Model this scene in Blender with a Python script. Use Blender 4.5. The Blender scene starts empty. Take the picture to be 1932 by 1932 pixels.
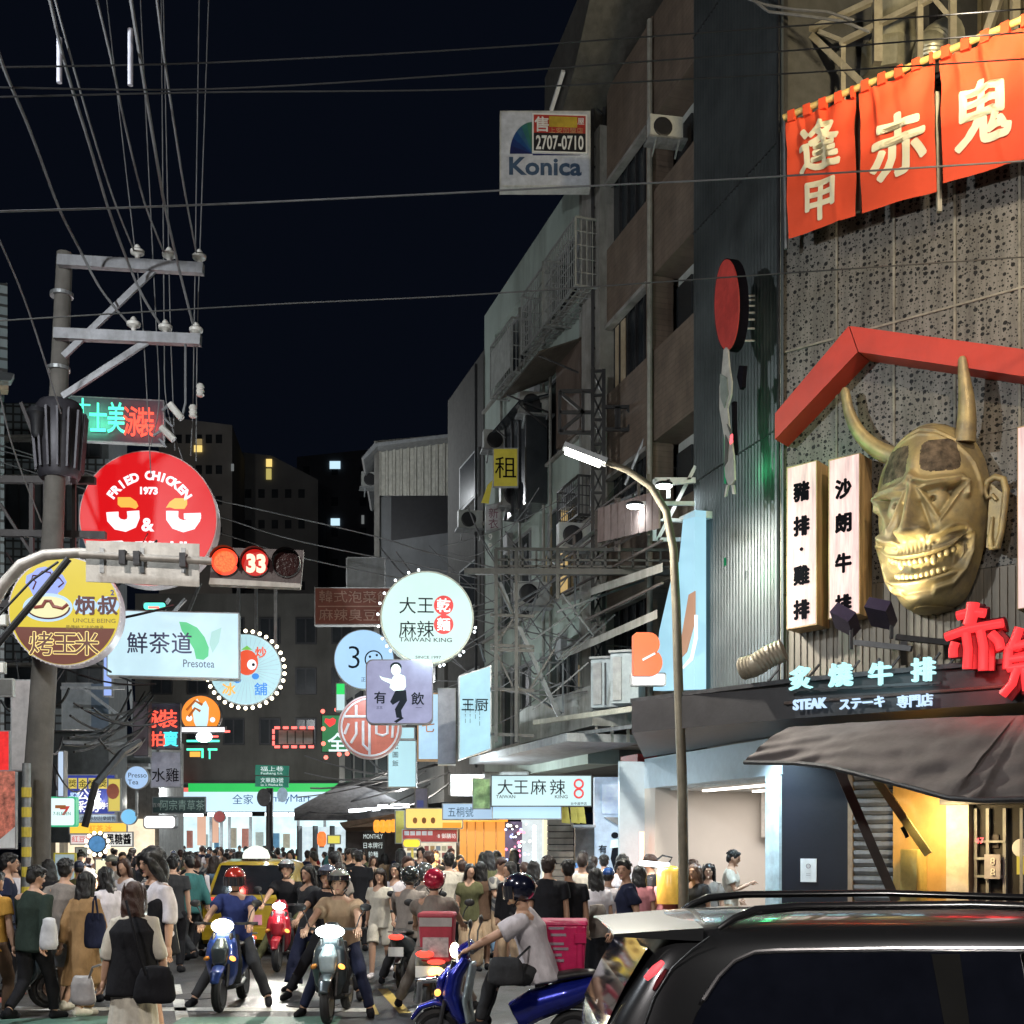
import bpy, bmesh, math, random
import numpy as np
from mathutils import Vector, Matrix, noise
random.seed(7)
S = bpy.context.scene
COL = S.collection
R = math.radians
# ---------------------------------------------------------------- camera, world, exposure
F, CX, HY, CH = 2300.0, 966.0, 1590.0, 1.95      # focal length, centre, horizon (in a 1932 px frame) and eye height in metres
cam_d = bpy.data.cameras.new('camera'); cam = bpy.data.objects.new('camera', cam_d); COL.objects.link(cam)
cam.location = (0, 0, CH); cam.rotation_euler = (R(90), 0, 0)
cam_d.sensor_width = 36; cam_d.lens = 36*F/1932; cam_d.shift_y = (HY-966)/1932; cam_d.clip_end = 900; cam_d.clip_start = .05
S.camera = cam
wd = bpy.data.worlds.new("World"); S.world = wd; wd.use_nodes = True
bg = wd.node_tree.nodes['Background']; bg.inputs[0].default_value = (.12, .18, .37, 1); bg.inputs[1].default_value = .017
S.view_settings.view_transform = 'Standard'; S.view_settings.look = 'None'; S.view_settings.exposure = 0; S.view_settings.gamma = 1
S.cycles.use_denoising = True; S.cycles.max_bounces = 5; S.cycles.diffuse_bounces = 2; S.cycles.glossy_bounces = 3
S.cycles.sample_clamp_indirect = 4; S.cycles.caustics_reflective = False; S.cycles.caustics_refractive = False
# ---------------------------------------------------------------- pixel -> world
def P(x, y, d): return Vector(((x-CX)/F*d, d, CH-(y-HY)/F*d))
def G(x, y, z=0.):
    d = (CH-z)*F/(y-HY); return Vector(((x-CX)/F*d, d, z))
def V(*a): return Vector(a)
class Fr:
    """vertical plane: origin o, yaw a; r = right as seen from outside, n = outward"""
    def __init__(s, o, a):
        s.o = Vector(o); s.a = a; s.r = V(math.cos(a), math.sin(a), 0); s.u = V(0, 0, 1); s.n = V(math.sin(a), -math.cos(a), 0)
    def at(s, x, y, w=0.):
        ray = V((x-CX)/F, 1, -(y-HY)/F); c = V(0, 0, CH)
        t = ((s.o + s.n*w) - c).dot(s.n)/ray.dot(s.n); return c + ray*t
    def atz(s, x, z, w=0.):
        p = s.at(x, HY, w); return V(p.x, p.y, z)
    def pt(s, u, v, w=0.): return s.o + s.r*u + s.u*v + s.n*w
    def m(s): return Matrix((s.r, s.u, s.n)).transposed()
def sf(x, y, d, a=0.): return Fr(P(x, y, d), a)
# ---------------------------------------------------------------- materials
MATS = {}
def nd(nt, t, **k):
    n = nt.nodes.new(t)
    for a, b in k.items(): setattr(n, a, b)
    return n
def mat(name, col=(.5, .5, .5), rough=.6, metal=0., em=0., emc=None, var=.25, scale=6., bump=.15, bscale=None, coat=0., dirt=0., alpha=1., stretch=(1, 1, 1), spec=.5, trans=0.):
    if name in MATS: return MATS[name]
    m = bpy.data.materials.new(name); m.use_nodes = True; nt = m.node_tree; b = nt.nodes['Principled BSDF']
    L = nt.links.new
    tc = nd(nt, 'ShaderNodeTexCoord'); mp = nd(nt, 'ShaderNodeMapping'); mp.inputs['Scale'].default_value = stretch; L(tc.outputs['Object'], mp.inputs[0])
    nz = nd(nt, 'ShaderNodeTexNoise'); nz.inputs['Scale'].default_value = scale; nz.inputs['Detail'].default_value = 5; nz.inputs['Roughness'].default_value = .6
    L(mp.outputs[0], nz.inputs[0])
    c = Vector(col[:3])
    mr = nd(nt, 'ShaderNodeMapRange'); mr.inputs[1].default_value = .3; mr.inputs[2].default_value = .7; mr.inputs[3].default_value = 1-var; mr.inputs[4].default_value = 1+var*.6
    L(nz.outputs[0], mr.inputs[0])
    mx = nd(nt, 'ShaderNodeVectorMath', operation='SCALE'); mx.inputs[0].default_value = c; L(mr.outputs[0], mx.inputs['Scale'])
    out = mx.outputs[0]
    if dirt:
        n2 = nd(nt, 'ShaderNodeTexNoise'); n2.inputs['Scale'].default_value = scale*.35; n2.inputs['Detail'].default_value = 9; n2.inputs['Roughness'].default_value = .7
        mp2 = nd(nt, 'ShaderNodeMapping'); mp2.inputs['Scale'].default_value = (3, 3, .5); L(tc.outputs['Object'], mp2.inputs[0]); L(mp2.outputs[0], n2.inputs[0])
        r2 = nd(nt, 'ShaderNodeMapRange'); r2.inputs[1].default_value = .45; r2.inputs[2].default_value = .7; r2.inputs[3].default_value = 0; r2.inputs[4].default_value = dirt
        L(n2.outputs[0], r2.inputs[0])
        mm = nd(nt, 'ShaderNodeMix', data_type='RGBA'); L(r2.outputs[0], mm.inputs[0]); L(out, mm.inputs[6]); mm.inputs[7].default_value = (c.x*.25+.01, c.y*.24+.01, c.z*.2+.01, 1); out = mm.outputs[2]
    L(out, b.inputs['Base Color'])
    b.inputs['Roughness'].default_value = rough; b.inputs['Metallic'].default_value = metal; b.inputs['Specular IOR Level'].default_value = spec
    if coat: b.inputs['Coat Weight'].default_value = coat; b.inputs['Coat Roughness'].default_value = .06
    if trans: b.inputs['Transmission Weight'].default_value = trans
    if bump:
        bn = nd(nt, 'ShaderNodeTexNoise'); bn.inputs['Scale'].default_value = bscale or scale*4; bn.inputs['Detail'].default_value = 4; L(mp.outputs[0], bn.inputs[0])
        bp = nd(nt, 'ShaderNodeBump'); bp.inputs['Strength'].default_value = bump; bp.inputs['Distance'].default_value = .02; L(bn.outputs[0], bp.inputs['Height']); L(bp.outputs[0], b.inputs['Normal'])
    if em:
        e = Vector((emc or col)[:3]); me = nd(nt, 'ShaderNodeVectorMath', operation='SCALE'); me.inputs[0].default_value = e
        mr2 = nd(nt, 'ShaderNodeMapRange'); mr2.inputs[1].default_value = .25; mr2.inputs[2].default_value = .75; mr2.inputs[3].default_value = 1-var*.35; mr2.inputs[4].default_value = 1+var*.2; L(nz.outputs[0], mr2.inputs[0])
        L(mr2.outputs[0], me.inputs['Scale']); L(me.outputs[0], b.inputs['Emission Color']); b.inputs['Emission Strength'].default_value = em
    if alpha < 1: b.inputs['Alpha'].default_value = alpha
    MATS[name] = m; return m
def glow(name, col, em, var=.12, scale=1.2, base=None):      # back-lit acrylic face or lamp tube
    b = base or tuple(c*.13+.01 for c in col)
    if em < 1.25: em *= 1.17
    return mat(name, b, rough=.4, em=em, emc=col, var=var, scale=scale, bump=0, spec=.25)
# common ones
m_steel = mat('galvanised_steel', (.32, .33, .34), .45, .7, scale=9, dirt=.5)
m_dsteel = mat('dark_steel', (.06, .06, .065), .5, .6, scale=9, dirt=.3)
m_black = mat('black_paint', (.015, .015, .018), .45, var=.3)
m_blackrub = mat('black_rubber', (.018, .018, .02), .75, var=.3)
m_white = mat('white_paint', (.75, .75, .74), .5, var=.1, dirt=.2)
m_grey = mat('grey_paint', (.3, .31, .32), .55, dirt=.3)
m_conc = mat('concrete', (.27, .26, .24), .85, scale=3, bump=.4, dirt=.6)
m_cable = mat('cable_sheath', (.12, .12, .125), .6, var=.3, bump=0)
m_cableb = mat('black_cable_sheath', (.012, .012, .014), .6, var=.3, bump=0)
m_chrome = mat('chrome', (.7, .7, .72), .12, 1., bump=0)
m_glassd = mat('dark_glass', (.012, .014, .018), .06, 0., bump=0, spec=.8)
m_inkb = mat('black_lettering', (.006, .005, .008), .9, var=.1, bump=0, spec=.05)
m_wlet = mat('white_lettering', (.75, .75, .73), .5, var=.1, bump=0)
m_tube = glow('lit_white_tube', (.9, .97, 1.), 9)
m_bulbw = glow('lit_warm_bulb', (1., .88, .62), 6)
m_bulbc = glow('lit_cool_bulb', (.85, .95, 1.), 5)
m_bulbr = glow('lit_red_bulb', (1., .16, .12), 3)
# ---------------------------------------------------------------- mesh builder
WM = {}                                  # world matrix of every parent-able object
def tag(o, label=None, cat=None, group=None, kind=None):
    if label: o['label'] = label
    if cat: o['category'] = cat
    if group: o['group'] = group
    if kind: o['kind'] = kind
    return o
def E(name, loc, label, cat, group=None, rz=0.):
    o = bpy.data.objects.new(name, None); COL.objects.link(o); o.location = loc; o.rotation_euler = (0, 0, rz); o.empty_display_size = .1
    WM[o.name] = Matrix.Translation(loc) @ Matrix.Rotation(rz, 4, 'Z')
    return tag(o, label, cat, group)
class MB:
    def __init__(s): s.v = []; s.f = []; s.mi = []
    def add(s, vs, fs, mi=0):
        n = len(s.v); s.v.extend([tuple(v) for v in vs]); s.f.extend([tuple(i+n for i in f) for f in fs]); s.mi.extend([mi]*len(fs)); return s
    def hexa(s, b, t, mi=0):             # 4 bottom points, 4 top points
        return s.add(list(b)+list(t), [(3, 2, 1, 0), (4, 5, 6, 7), (0, 1, 5, 4), (1, 2, 6, 5), (2, 3, 7, 6), (3, 0, 4, 7)], mi)
    def box(s, c, sx, sy, sz, r=None, mi=0):
        r = r or Matrix.Identity(3); c = Vector(c)
        q = [c + r @ V(x*sx/2, y*sy/2, z*sz/2) for z in (-1, 1) for x, y in ((-1, -1), (1, -1), (1, 1), (-1, 1))]
        return s.hexa(q[:4], q[4:], mi)
    def fbox(s, fr, u0, v0, u1, v1, w0, w1, mi=0):      # box in frame coordinates
        a = [fr.pt(u, v, w0) for u, v in ((u0, v0), (u1, v0), (u1, v1), (u0, v1))]; b = [fr.pt(u, v, w1) for u, v in ((u0, v0), (u1, v0), (u1, v1), (u0, v1))]
        return s.hexa(a, b, mi)
    def poly(s, pts, n, depth, mi=0):    # prism: outline pts (world, seen ccw from n), extruded by -n*depth
        k = len(pts); pts = [Vector(p) for p in pts]; n = Vector(n)
        vs = pts + [p - n*depth for p in pts]
        return s.add(vs, [tuple(range(k)), tuple(range(2*k-1, k-1, -1))] + [((i+1) % k, i, k+i, k+(i+1) % k) for i in range(k)], mi)
    def tube(s, pts, rs, n=8, ax=None, cap=True, mi=0, fold=None):
        """lofted tube; rs: radius or (rx, ry) per point; ax: fixed lateral axis"""
        pts = [Vector(p) for p in pts]; k = len(pts)
        if not hasattr(rs, '__len__'): rs = [rs]*k
        base = len(s.v); X0 = None; vs = []
        for i, p in enumerate(pts):
            t = (pts[min(i+1, k-1)]-pts[max(i-1, 0)]).normalized()
            if ax is not None: x = (ax - t*ax.dot(t)).normalized() if abs(ax.dot(t)) < .98 else V(0, 1, 0)
            elif X0 is None: x = t.orthogonal().normalized()
            else: x = (X0 - t*X0.dot(t)).normalized()
            X0 = x; y = t.cross(x); r = rs[i]; rx, ry = (r, r) if not hasattr(r, '__len__') else r
            for j in range(n):
                a = 2*math.pi*j/n; q = 1 + (fold[0]*math.sin(a*fold[1]+i*.25)*(i/(k-1)) if fold else 0)
                vs.append(p + x*(rx*q*math.cos(a)) + y*(ry*q*math.sin(a)))
        fs = [(i*n+j, i*n+(j+1) % n, (i+1)*n+(j+1) % n, (i+1)*n+j) for i in range(k-1) for j in range(n)]
        if cap: fs += [tuple(range(n-1, -1, -1)), tuple((k-1)*n+j for j in range(n))]
        return s.add(vs, fs, mi)
    def bar(s, p0, p1, w, h=None, mi=0):
        p0 = Vector(p0); p1 = Vector(p1); h = h or w; t = (p1-p0).normalized(); up = V(0, 0, 1) if abs(t.z) < .95 else V(0, 1, 0)
        x = t.cross(up).normalized(); y = x.cross(t)
        q = [x*sx*w/2 + y*sy*h/2 for sx, sy in ((-1, -1), (1, -1), (1, 1), (-1, 1))]
        return s.hexa([p0+a for a in q], [p1+a for a in q], mi)
    def ell(s, c, r, m=None, nu=12, nv=8, mi=0):
        c = Vector(c); m = m or Matrix.Identity(3); r = (r, r, r) if not hasattr(r, '__len__') else r
        vs = [c + m @ V(0, 0, r[2])]
        for i in range(1, nv):
            p = math.pi*i/nv
            for j in range(nu):
                a = 2*math.pi*j/nu; vs.append(c + m @ V(r[0]*math.sin(p)*math.cos(a), r[1]*math.sin(p)*math.sin(a), r[2]*math.cos(p)))
        vs.append(c + m @ V(0, 0, -r[2])); e = len(vs)-1
        fs = [(0, 1+j, 1+(j+1) % nu) for j in range(nu)]
        fs += [(1+i*nu+j, 1+(i+1)*nu+j, 1+(i+1)*nu+(j+1) % nu, 1+i*nu+(j+1) % nu) for i in range(nv-2) for j in range(nu)]
        fs += [(e, 1+(nv-2)*nu+(j+1) % nu, 1+(nv-2)*nu+j) for j in range(nu)]
        return s.add(vs, fs, mi)
    def lathe(s, c, prof, axis=V(0, 0, 1), n=16, mi=0):   # prof: (r, h)
        c = Vector(c); axis = Vector(axis).normalized(); x = axis.orthogonal().normalized(); y = axis.cross(x); k = len(prof)
        vs = [c + axis*h + x*r*math.cos(2*math.pi*j/n) + y*r*math.sin(2*math.pi*j/n) for r, h in prof for j in range(n)]
        fs = [(i*n+j, i*n+(j+1) % n, (i+1)*n+(j+1) % n, (i+1)*n+j) for i in range(k-1) for j in range(n)]
        fs += [tuple(range(n-1, -1, -1)), tuple((k-1)*n+j for j in range(n))]
        return s.add(vs, fs, mi)
    def disc(s, fr, u, v, r, w0, w1, n=40, mi=0, ry=None):
        ry = ry or r
        pts = [fr.pt(u+r*math.cos(2*math.pi*i/n), v+ry*math.sin(2*math.pi*i/n), w1) for i in range(n)]
        return s.poly(pts, fr.n, w1-w0, mi)
    def sheet(s, pts, mi=0): return s.add(pts, [tuple(range(len(pts)))], mi)
    def mesh(s, name, mats, inv=None):
        me = bpy.data.meshes.new(name)
        vs = s.v if inv is None else [tuple(inv @ Vector(v)) for v in s.v]
        me.from_pydata(vs, [], s.f)
        for m in (mats if isinstance(mats, (list, tuple)) else [mats]): me.materials.append(m)
        if any(s.mi): me.polygons.foreach_set('material_index', s.mi)
        return me
    def build(s, name, mats, parent=None, smooth=False, loc=None):
        if parent is None:
            if loc is None:
                a = np.array(s.v); loc = ((a[:, 0].min()+a[:, 0].max())/2, (a[:, 1].min()+a[:, 1].max())/2, a[:, 2].min())
            M = Matrix.Translation(loc)
        else: M = WM.get(parent.name, Matrix.Identity(4))
        me = s.mesh(name, mats, M.inverted()); fix(me)
        if smooth: smoothm(me, 40 if smooth is True else smooth)
        return link(name, me, parent, M)
def fix(me):
    b = bmesh.new(); b.from_mesh(me); bmesh.ops.recalc_face_normals(b, faces=b.faces); b.to_mesh(me); b.free()
def smoothm(me, ang=40):
    me.polygons.foreach_set('use_smooth', [True]*len(me.polygons))
    try: me.set_sharp_from_angle(angle=R(ang))
    except Exception: pass
def link(name, me, parent=None, M=None):
    o = bpy.data.objects.new(name, me); COL.objects.link(o)
    if parent is None: o.matrix_world = M or Matrix.Identity(4); WM[o.name] = M or Matrix.Identity(4)
    else: o.parent = parent; WM[o.name] = WM.get(parent.name, Matrix.Identity(4))
    return o
def kids(o): return [c for c in bpy.data.objects if c.parent == o]
KID = {}
def copy_tree(o, M=None, parent=None):
    c = o.copy(); COL.objects.link(c)
    if parent is not None: c.parent = parent
    elif M is not None: c.matrix_world = M; WM[c.name] = M
    if o.name not in KID: KID[o.name] = kids(o)
    for k in KID[o.name]: copy_tree(k, None, c)
    return c
# scratch scene for evaluating text and remesh modifiers
TS = bpy.data.scenes.new('scratch')
def evaluate(ob):
    TS.collection.objects.link(ob); vl = TS.view_layers[0]; vl.update(); dg = vl.depsgraph
    me = bpy.data.meshes.new_from_object(ob.evaluated_get(dg), depsgraph=dg); TS.collection.objects.unlink(ob); return me
def remesh(mb, vox, sm=4, name='m', wr=0., wf=14.):
    me = mb.mesh(name, []); ob = bpy.data.objects.new('t', me)
    md = ob.modifiers.new('r', 'REMESH'); md.mode = 'VOXEL'; md.voxel_size = vox; md.use_smooth_shade = True
    if sm: m2 = ob.modifiers.new('s', 'SMOOTH'); m2.factor = .5; m2.iterations = sm
    r = evaluate(ob); bpy.data.objects.remove(ob); bpy.data.meshes.remove(me); r.name = name
    if wr:
        n = len(r.vertices); co = np.empty(n*3); r.vertices.foreach_get('co', co); co = co.reshape(-1, 3)
        no = np.empty(n*3); r.vertices.foreach_get('normal', no); no = no.reshape(-1, 3)
        ph = co[:, 2]*wf
        w = np.sin(co[:, 0]*wf*1.3+ph*.9+np.sin(co[:, 1]*wf*.8)*1.7)*.5+np.sin(ph*1.7+co[:, 0]*wf*.7-co[:, 1]*wf*1.1+2)*.35+np.sin(ph*.6+co[:, 0]*wf*2.3)*.3
        co += no*(w*wr)[:, None]; r.vertices.foreach_set('co', co.ravel()); r.update()
    r.polygons.foreach_set('use_smooth', [True]*len(r.polygons))
    return r
def text_mesh(s, bold=0., ext=.0):
    cjk = any(ord(c) > 0x2000 for c in s)
    cu = bpy.data.curves.new('t', 'FONT'); cu.body = s; cu.size = 1; cu.offset = 0 if cjk and bold > 0 else bold; cu.extrude = ext; cu.resolution_u = 3
    ob = bpy.data.objects.new('t', cu); me = evaluate(ob); bpy.data.objects.remove(ob); bpy.data.curves.remove(cu)
    if cjk and bold > 0 and len(me.vertices):         # heavier weight: the same glyph laid over itself in eight directions
        b = bold*.8; bm = bmesh.new(); z = 0
        for dx, dy in ((0, 0), (b, 0), (-b, 0), (0, b), (0, -b), (b*.7, b*.7), (-b*.7, b*.7), (b*.7, -b*.7), (-b*.7, -b*.7)):
            n = len(bm.verts); bm.from_mesh(me); bm.verts.ensure_lookup_table()
            for v in bm.verts[n:]: v.co.x += dx; v.co.y += dy; v.co.z += z
            z += .004
        bm.to_mesh(me); bm.free()
    return me
def txt(s, fr, x, y, h, m, parent, wpx=None, bold=0., w=.012, ext=.004, rot=0., name='lettering', sc=None, shear=0., hpx=None):
    """lettering centred on pixel (x, y) of the frame's plane; h: em height in px; wpx: total width in px (stretches)"""
    p = fr.at(x, y, w); d = p.y; k = h/F*d*(sc or 1.)
    me = text_mesh(s, bold, ext/max(k, 1e-6)); n = len(me.vertices)
    if not n: return None
    co = np.empty(n*3); me.vertices.foreach_get('co', co); co = co.reshape(-1, 3)
    lo = co.min(0); hi = co.max(0); co -= (lo+hi)/2; co *= k
    if wpx: co[:, 0] *= (wpx/F*d)/max(1e-6, (hi[0]-lo[0])*k)
    if hpx: co[:, 1] *= (hpx/F*d)/max(1e-6, (hi[1]-lo[1])*k)
    if rot:
        c_, s_ = math.cos(rot), math.sin(rot); a = co.copy(); co[:, 0] = a[:, 0]*c_-a[:, 1]*s_; co[:, 1] = a[:, 0]*s_+a[:, 1]*c_
    M = np.array(fr.m()); co = co @ M.T + np.array(p)
    W = WM.get(parent.name, Matrix.Identity(4)).inverted(); Wn = np.array(W); co = co @ Wn[:3, :3].T + Wn[:3, 3]
    me.vertices.foreach_set('co', co.ravel()); me.materials.clear(); me.materials.append(m); me.update(); me.name = name
    return link(name, me, parent)
def column(s, fr, x, y0, y1, h, m, parent, **k):
    n = len(s)
    for i, c in enumerate(s):
        if c != ' ': txt(c, fr, x, y0+(y1-y0)*i/max(1, n-1), h, m, parent, **k)
def area(name, loc, target, size, power, col, sy=None, shape='RECTANGLE', parent=None, spread=None):
    l = bpy.data.lights.new(name, 'AREA'); l.energy = power; l.color = col; l.shape = shape; l.size = size
    if sy: l.size_y = sy
    if spread: l.spread = spread
    o = bpy.data.objects.new(name, l); COL.objects.link(o); loc = Vector(loc); o.location = loc
    o.rotation_euler = (Vector(target)-loc).to_track_quat('-Z', 'Y').to_euler(); return o
def spot(name, loc, target, power, col, ang=60, blend=.6, rad=.08):
    l = bpy.data.lights.new(name, 'SPOT'); l.energy = power; l.color = col; l.spot_size = R(ang); l.spot_blend = blend; l.shadow_soft_size = rad
    o = bpy.data.objects.new(name, l); COL.objects.link(o); loc = Vector(loc); o.location = loc
    o.rotation_euler = (Vector(target)-loc).to_track_quat('-Z', 'Y').to_euler(); return o
def sheet_grid(fn, nu, nv, thick=0.):
    mb = MB(); vs = [fn(i/nu, j/nv) for j in range(nv+1) for i in range(nu+1)]
    mb.add(vs, [(j*(nu+1)+i, j*(nu+1)+i+1, (j+1)*(nu+1)+i+1, (j+1)*(nu+1)+i) for j in range(nv) for i in range(nu)]); return mb
# ================================================================ frames of the two street walls, the corner facade and the far ends
FR = Fr((9.4, 0, 0), R(-72.9)); FC = Fr((3.94, 17.8, 0), R(-38.7)); FL = Fr((-2.5, 0, 0), R(107.1))
def uo(fr, x, w=0.): return (fr.atz(x, 0, w)-fr.o).dot(fr.r)
def uR(x): return uo(FR, x)
def uC(x): return uo(FC, x)
def zR(x, y): return FR.at(x, y).z
# ---------------------------------------------------------------- lamps that stand in the place, plus one added for the right facades
def street_lamp(name, base, z, arm, label, power, col=(1., .95, .82), pts=None, omni=0):
    t = E(name, base, label, 'street lamp')
    b = Vector(base)
    p = [b, b+V(0, 0, 1.2), b+V(0, 0, z*.78)] if pts is None else pts
    if pts is None: p += [b+V(arm[0]*.25, arm[1]*.25, z*.93), b+V(arm[0]*.7, arm[1]*.7, z), b+V(arm[0], arm[1], z+.03)]
    n = len(p); MB().tube(p, [.075-.035*i/(n-1) for i in range(n)], 12).build('pole', mat('lamp_pole_paint', (.15, .13, .095), .5, .2, dirt=.5), t, True)
    MB().lathe(b, [(.2, 0), (.2, .05), (.14, .09), (.12, .5), (.11, .52)]).build('base_collar', m_dsteel, t, True)
    e = p[-1]; d = (p[-1]-p[-2]).normalized()
    MB().bar(e-d*.05, e+d*.58, .2, .07).build('lamp_head', m_grey, t)
    MB().bar(e+d*.04-V(0, 0, .055), e+d*.56-V(0, 0, .055), .19, .045).build('diffuser', glow('street_lamp_diffuser', (1., 1., .88), 14), t)
    q = e+d*.3-V(0, 0, .14); area(name+'_light', q, q-V(0, 0, 1), .5, power, col, .2)
    if omni:
        l = bpy.data.lights.new('lamp_bulb', 'POINT'); l.energy = omni; l.color = col; l.shadow_soft_size = .2; o = bpy.data.objects.new('lamp_bulb', l); COL.objects.link(o); o.location = q-V(0, 0, .12)
    return t
lp = [P(1291, 1590, 16.8)]; lp[0].z = 0
def lpt(x, y, d=16.8): return P(x, y, d)
street_lamp('street_lamp', lp[0], 7, None, 'tan curved street lamp with one lit white head leaning over the crowd', 900,
            pts=[lp[0], lpt(1288, 1500), lpt(1280, 1289), lpt(1276, 1150), lpt(1271, 1040), lpt(1257, 965), lpt(1228, 918), lpt(1185, 888), lpt(1138, 870)])
street_lamp('street_lamp', (-6.2, -1.5, 0), 8.5, (1.8, 2.2), 'street lamp at the near corner on the left behind the viewer', 300, (1., .93, .86), omni=1450)
street_lamp('street_lamp', (7.5, -3.5, 0), 9, (-1.8, 2.6), 'street lamp at the near corner on the right behind the viewer', 300, (1., .95, .86), omni=1250)
street_lamp('street_lamp', (-9.5, 7.5, 0), 9.5, (1.6, 1.8), 'street lamp added left outside the frame to light the right facades', 100, (.92, .98, 1.), omni=2600)  # lamp added out of view to light the right facades from the front
# ---------------------------------------------------------------- ground
def ground_mat():
    m = mat('asphalt', (.062, .062, .066), .5, scale=1.3, var=.35, bump=.5, bscale=70, dirt=.35)
    nt = m.node_tree; b = nt.nodes['Principled BSDF']; n = nd(nt, 'ShaderNodeTexNoise'); n.inputs['Scale'].default_value = .7; n.inputs['Detail'].default_value = 6
    r = nd(nt, 'ShaderNodeMapRange'); r.inputs[1].default_value = .35; r.inputs[2].default_value = .65; r.inputs[3].default_value = .3; r.inputs[4].default_value = .62
    tc = nd(nt, 'ShaderNodeTexCoord'); nt.links.new(tc.outputs['Object'], n.inputs[0]); nt.links.new(n.outputs[0], r.inputs[0]); nt.links.new(r.outputs[0], b.inputs['Roughness']); return m
m_asph = ground_mat()
tag(MB().sheet([(-400, -60, 0), (400, -60, 0), (400, 700, 0), (-400, 700, 0)]).build('road', m_asph, loc=(0, 0, 0)), kind='structure')
m_mark = mat('road_marking_white', (.62, .62, .6), .6, dirt=.7, scale=14); m_marky = mat('road_marking_yellow', (.5, .36, .08), .6, dirt=.7, scale=14)
m_markg = mat('road_paint_green', (.1, .2, .16), .6, dirt=.5, scale=10); m_markr = mat('road_paint_red', (.4, .13, .1), .6, dirt=.6, scale=10)
def mark(name, a, b, w, m, z=.004):
    a = Vector(a); b = Vector(b); a.z = b.z = z; t = (b-a).normalized(); s = V(-t.y, t.x, 0)*w/2
    tag(MB().sheet([a-s, a+s, b+s, b-s]).build(name, m), kind='structure')
mark('stop_line', G(20, 1903), G(700, 1906), .3, m_mark)
mark('stop_line', G(770, 1906), G(900, 1908), .3, m_mark)
mark('yellow_line', G(686, 1872), G(706, 1915), .12, m_marky); mark('yellow_line', G(722, 1866), G(765, 1912), .14, m_marky)
mark('lane_line', G(1100, 1880), G(1150, 1905), .14, m_mark); mark('lane_line', G(330, 1858), G(345, 1925), .14, m_mark)
mark('crossing_paint', G(-60, 1935), G(205, 1926), .7, m_markg, .008); mark('crossing_paint', G(330, 1930), G(640, 1928), .75, m_markg, .008)
mark('red_line', G(-10, 1893), G(36, 1875), .22, m_markr, .008)
mark('crossing_stripe', G(-10, 1945), G(140, 1941), .35, m_mark, .012)
for i in range(5): mark('crossing_stripe', (-3.2+i*1.6, 11.9, 0), (-3.2+i*1.6+.9, 12.0, 0), .9, m_mark, .012)
def kerb(name, pts, h, m):
    tag(MB().poly([V(p[0], p[1], h) for p in pts], (0, 0, 1), h+.05).build(name, m), kind='structure')
mp_pave = mat('paving', (.16, .15, .14), .7, scale=5, dirt=.5)
def fpt(fr, u, w, z=0.): return fr.pt(u, z, w)
kerb('pavement', [fpt(FR, uR(1475), .9), fpt(FR, uR(630), .9), fpt(FR, uR(630), -.2), fpt(FR, uR(1475), -.2)][::-1], .13, mp_pave)
kerb('pavement', [fpt(FL, -80, 1.2), fpt(FL, -21, 1.2), fpt(FL, -21, -.2), fpt(FL, -80, -.2)], .13, mp_pave)
# manholes
for x, y in ((590, 1895), (370, 1880)):
    g = G(x, y); MB().lathe(g, [(.32, 0), (.32, .008), (.27, .01), (.26, .006)], n=24).build('manhole_cover', m_dsteel, loc=g)
    o = bpy.data.objects['manhole_cover' if x == 590 else 'manhole_cover.001']
    tag(o, 'round iron manhole cover in the road '+('in front of the beige-shirted rider' if x == 590 else 'beside the blue scooter'), 'manhole cover')
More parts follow.
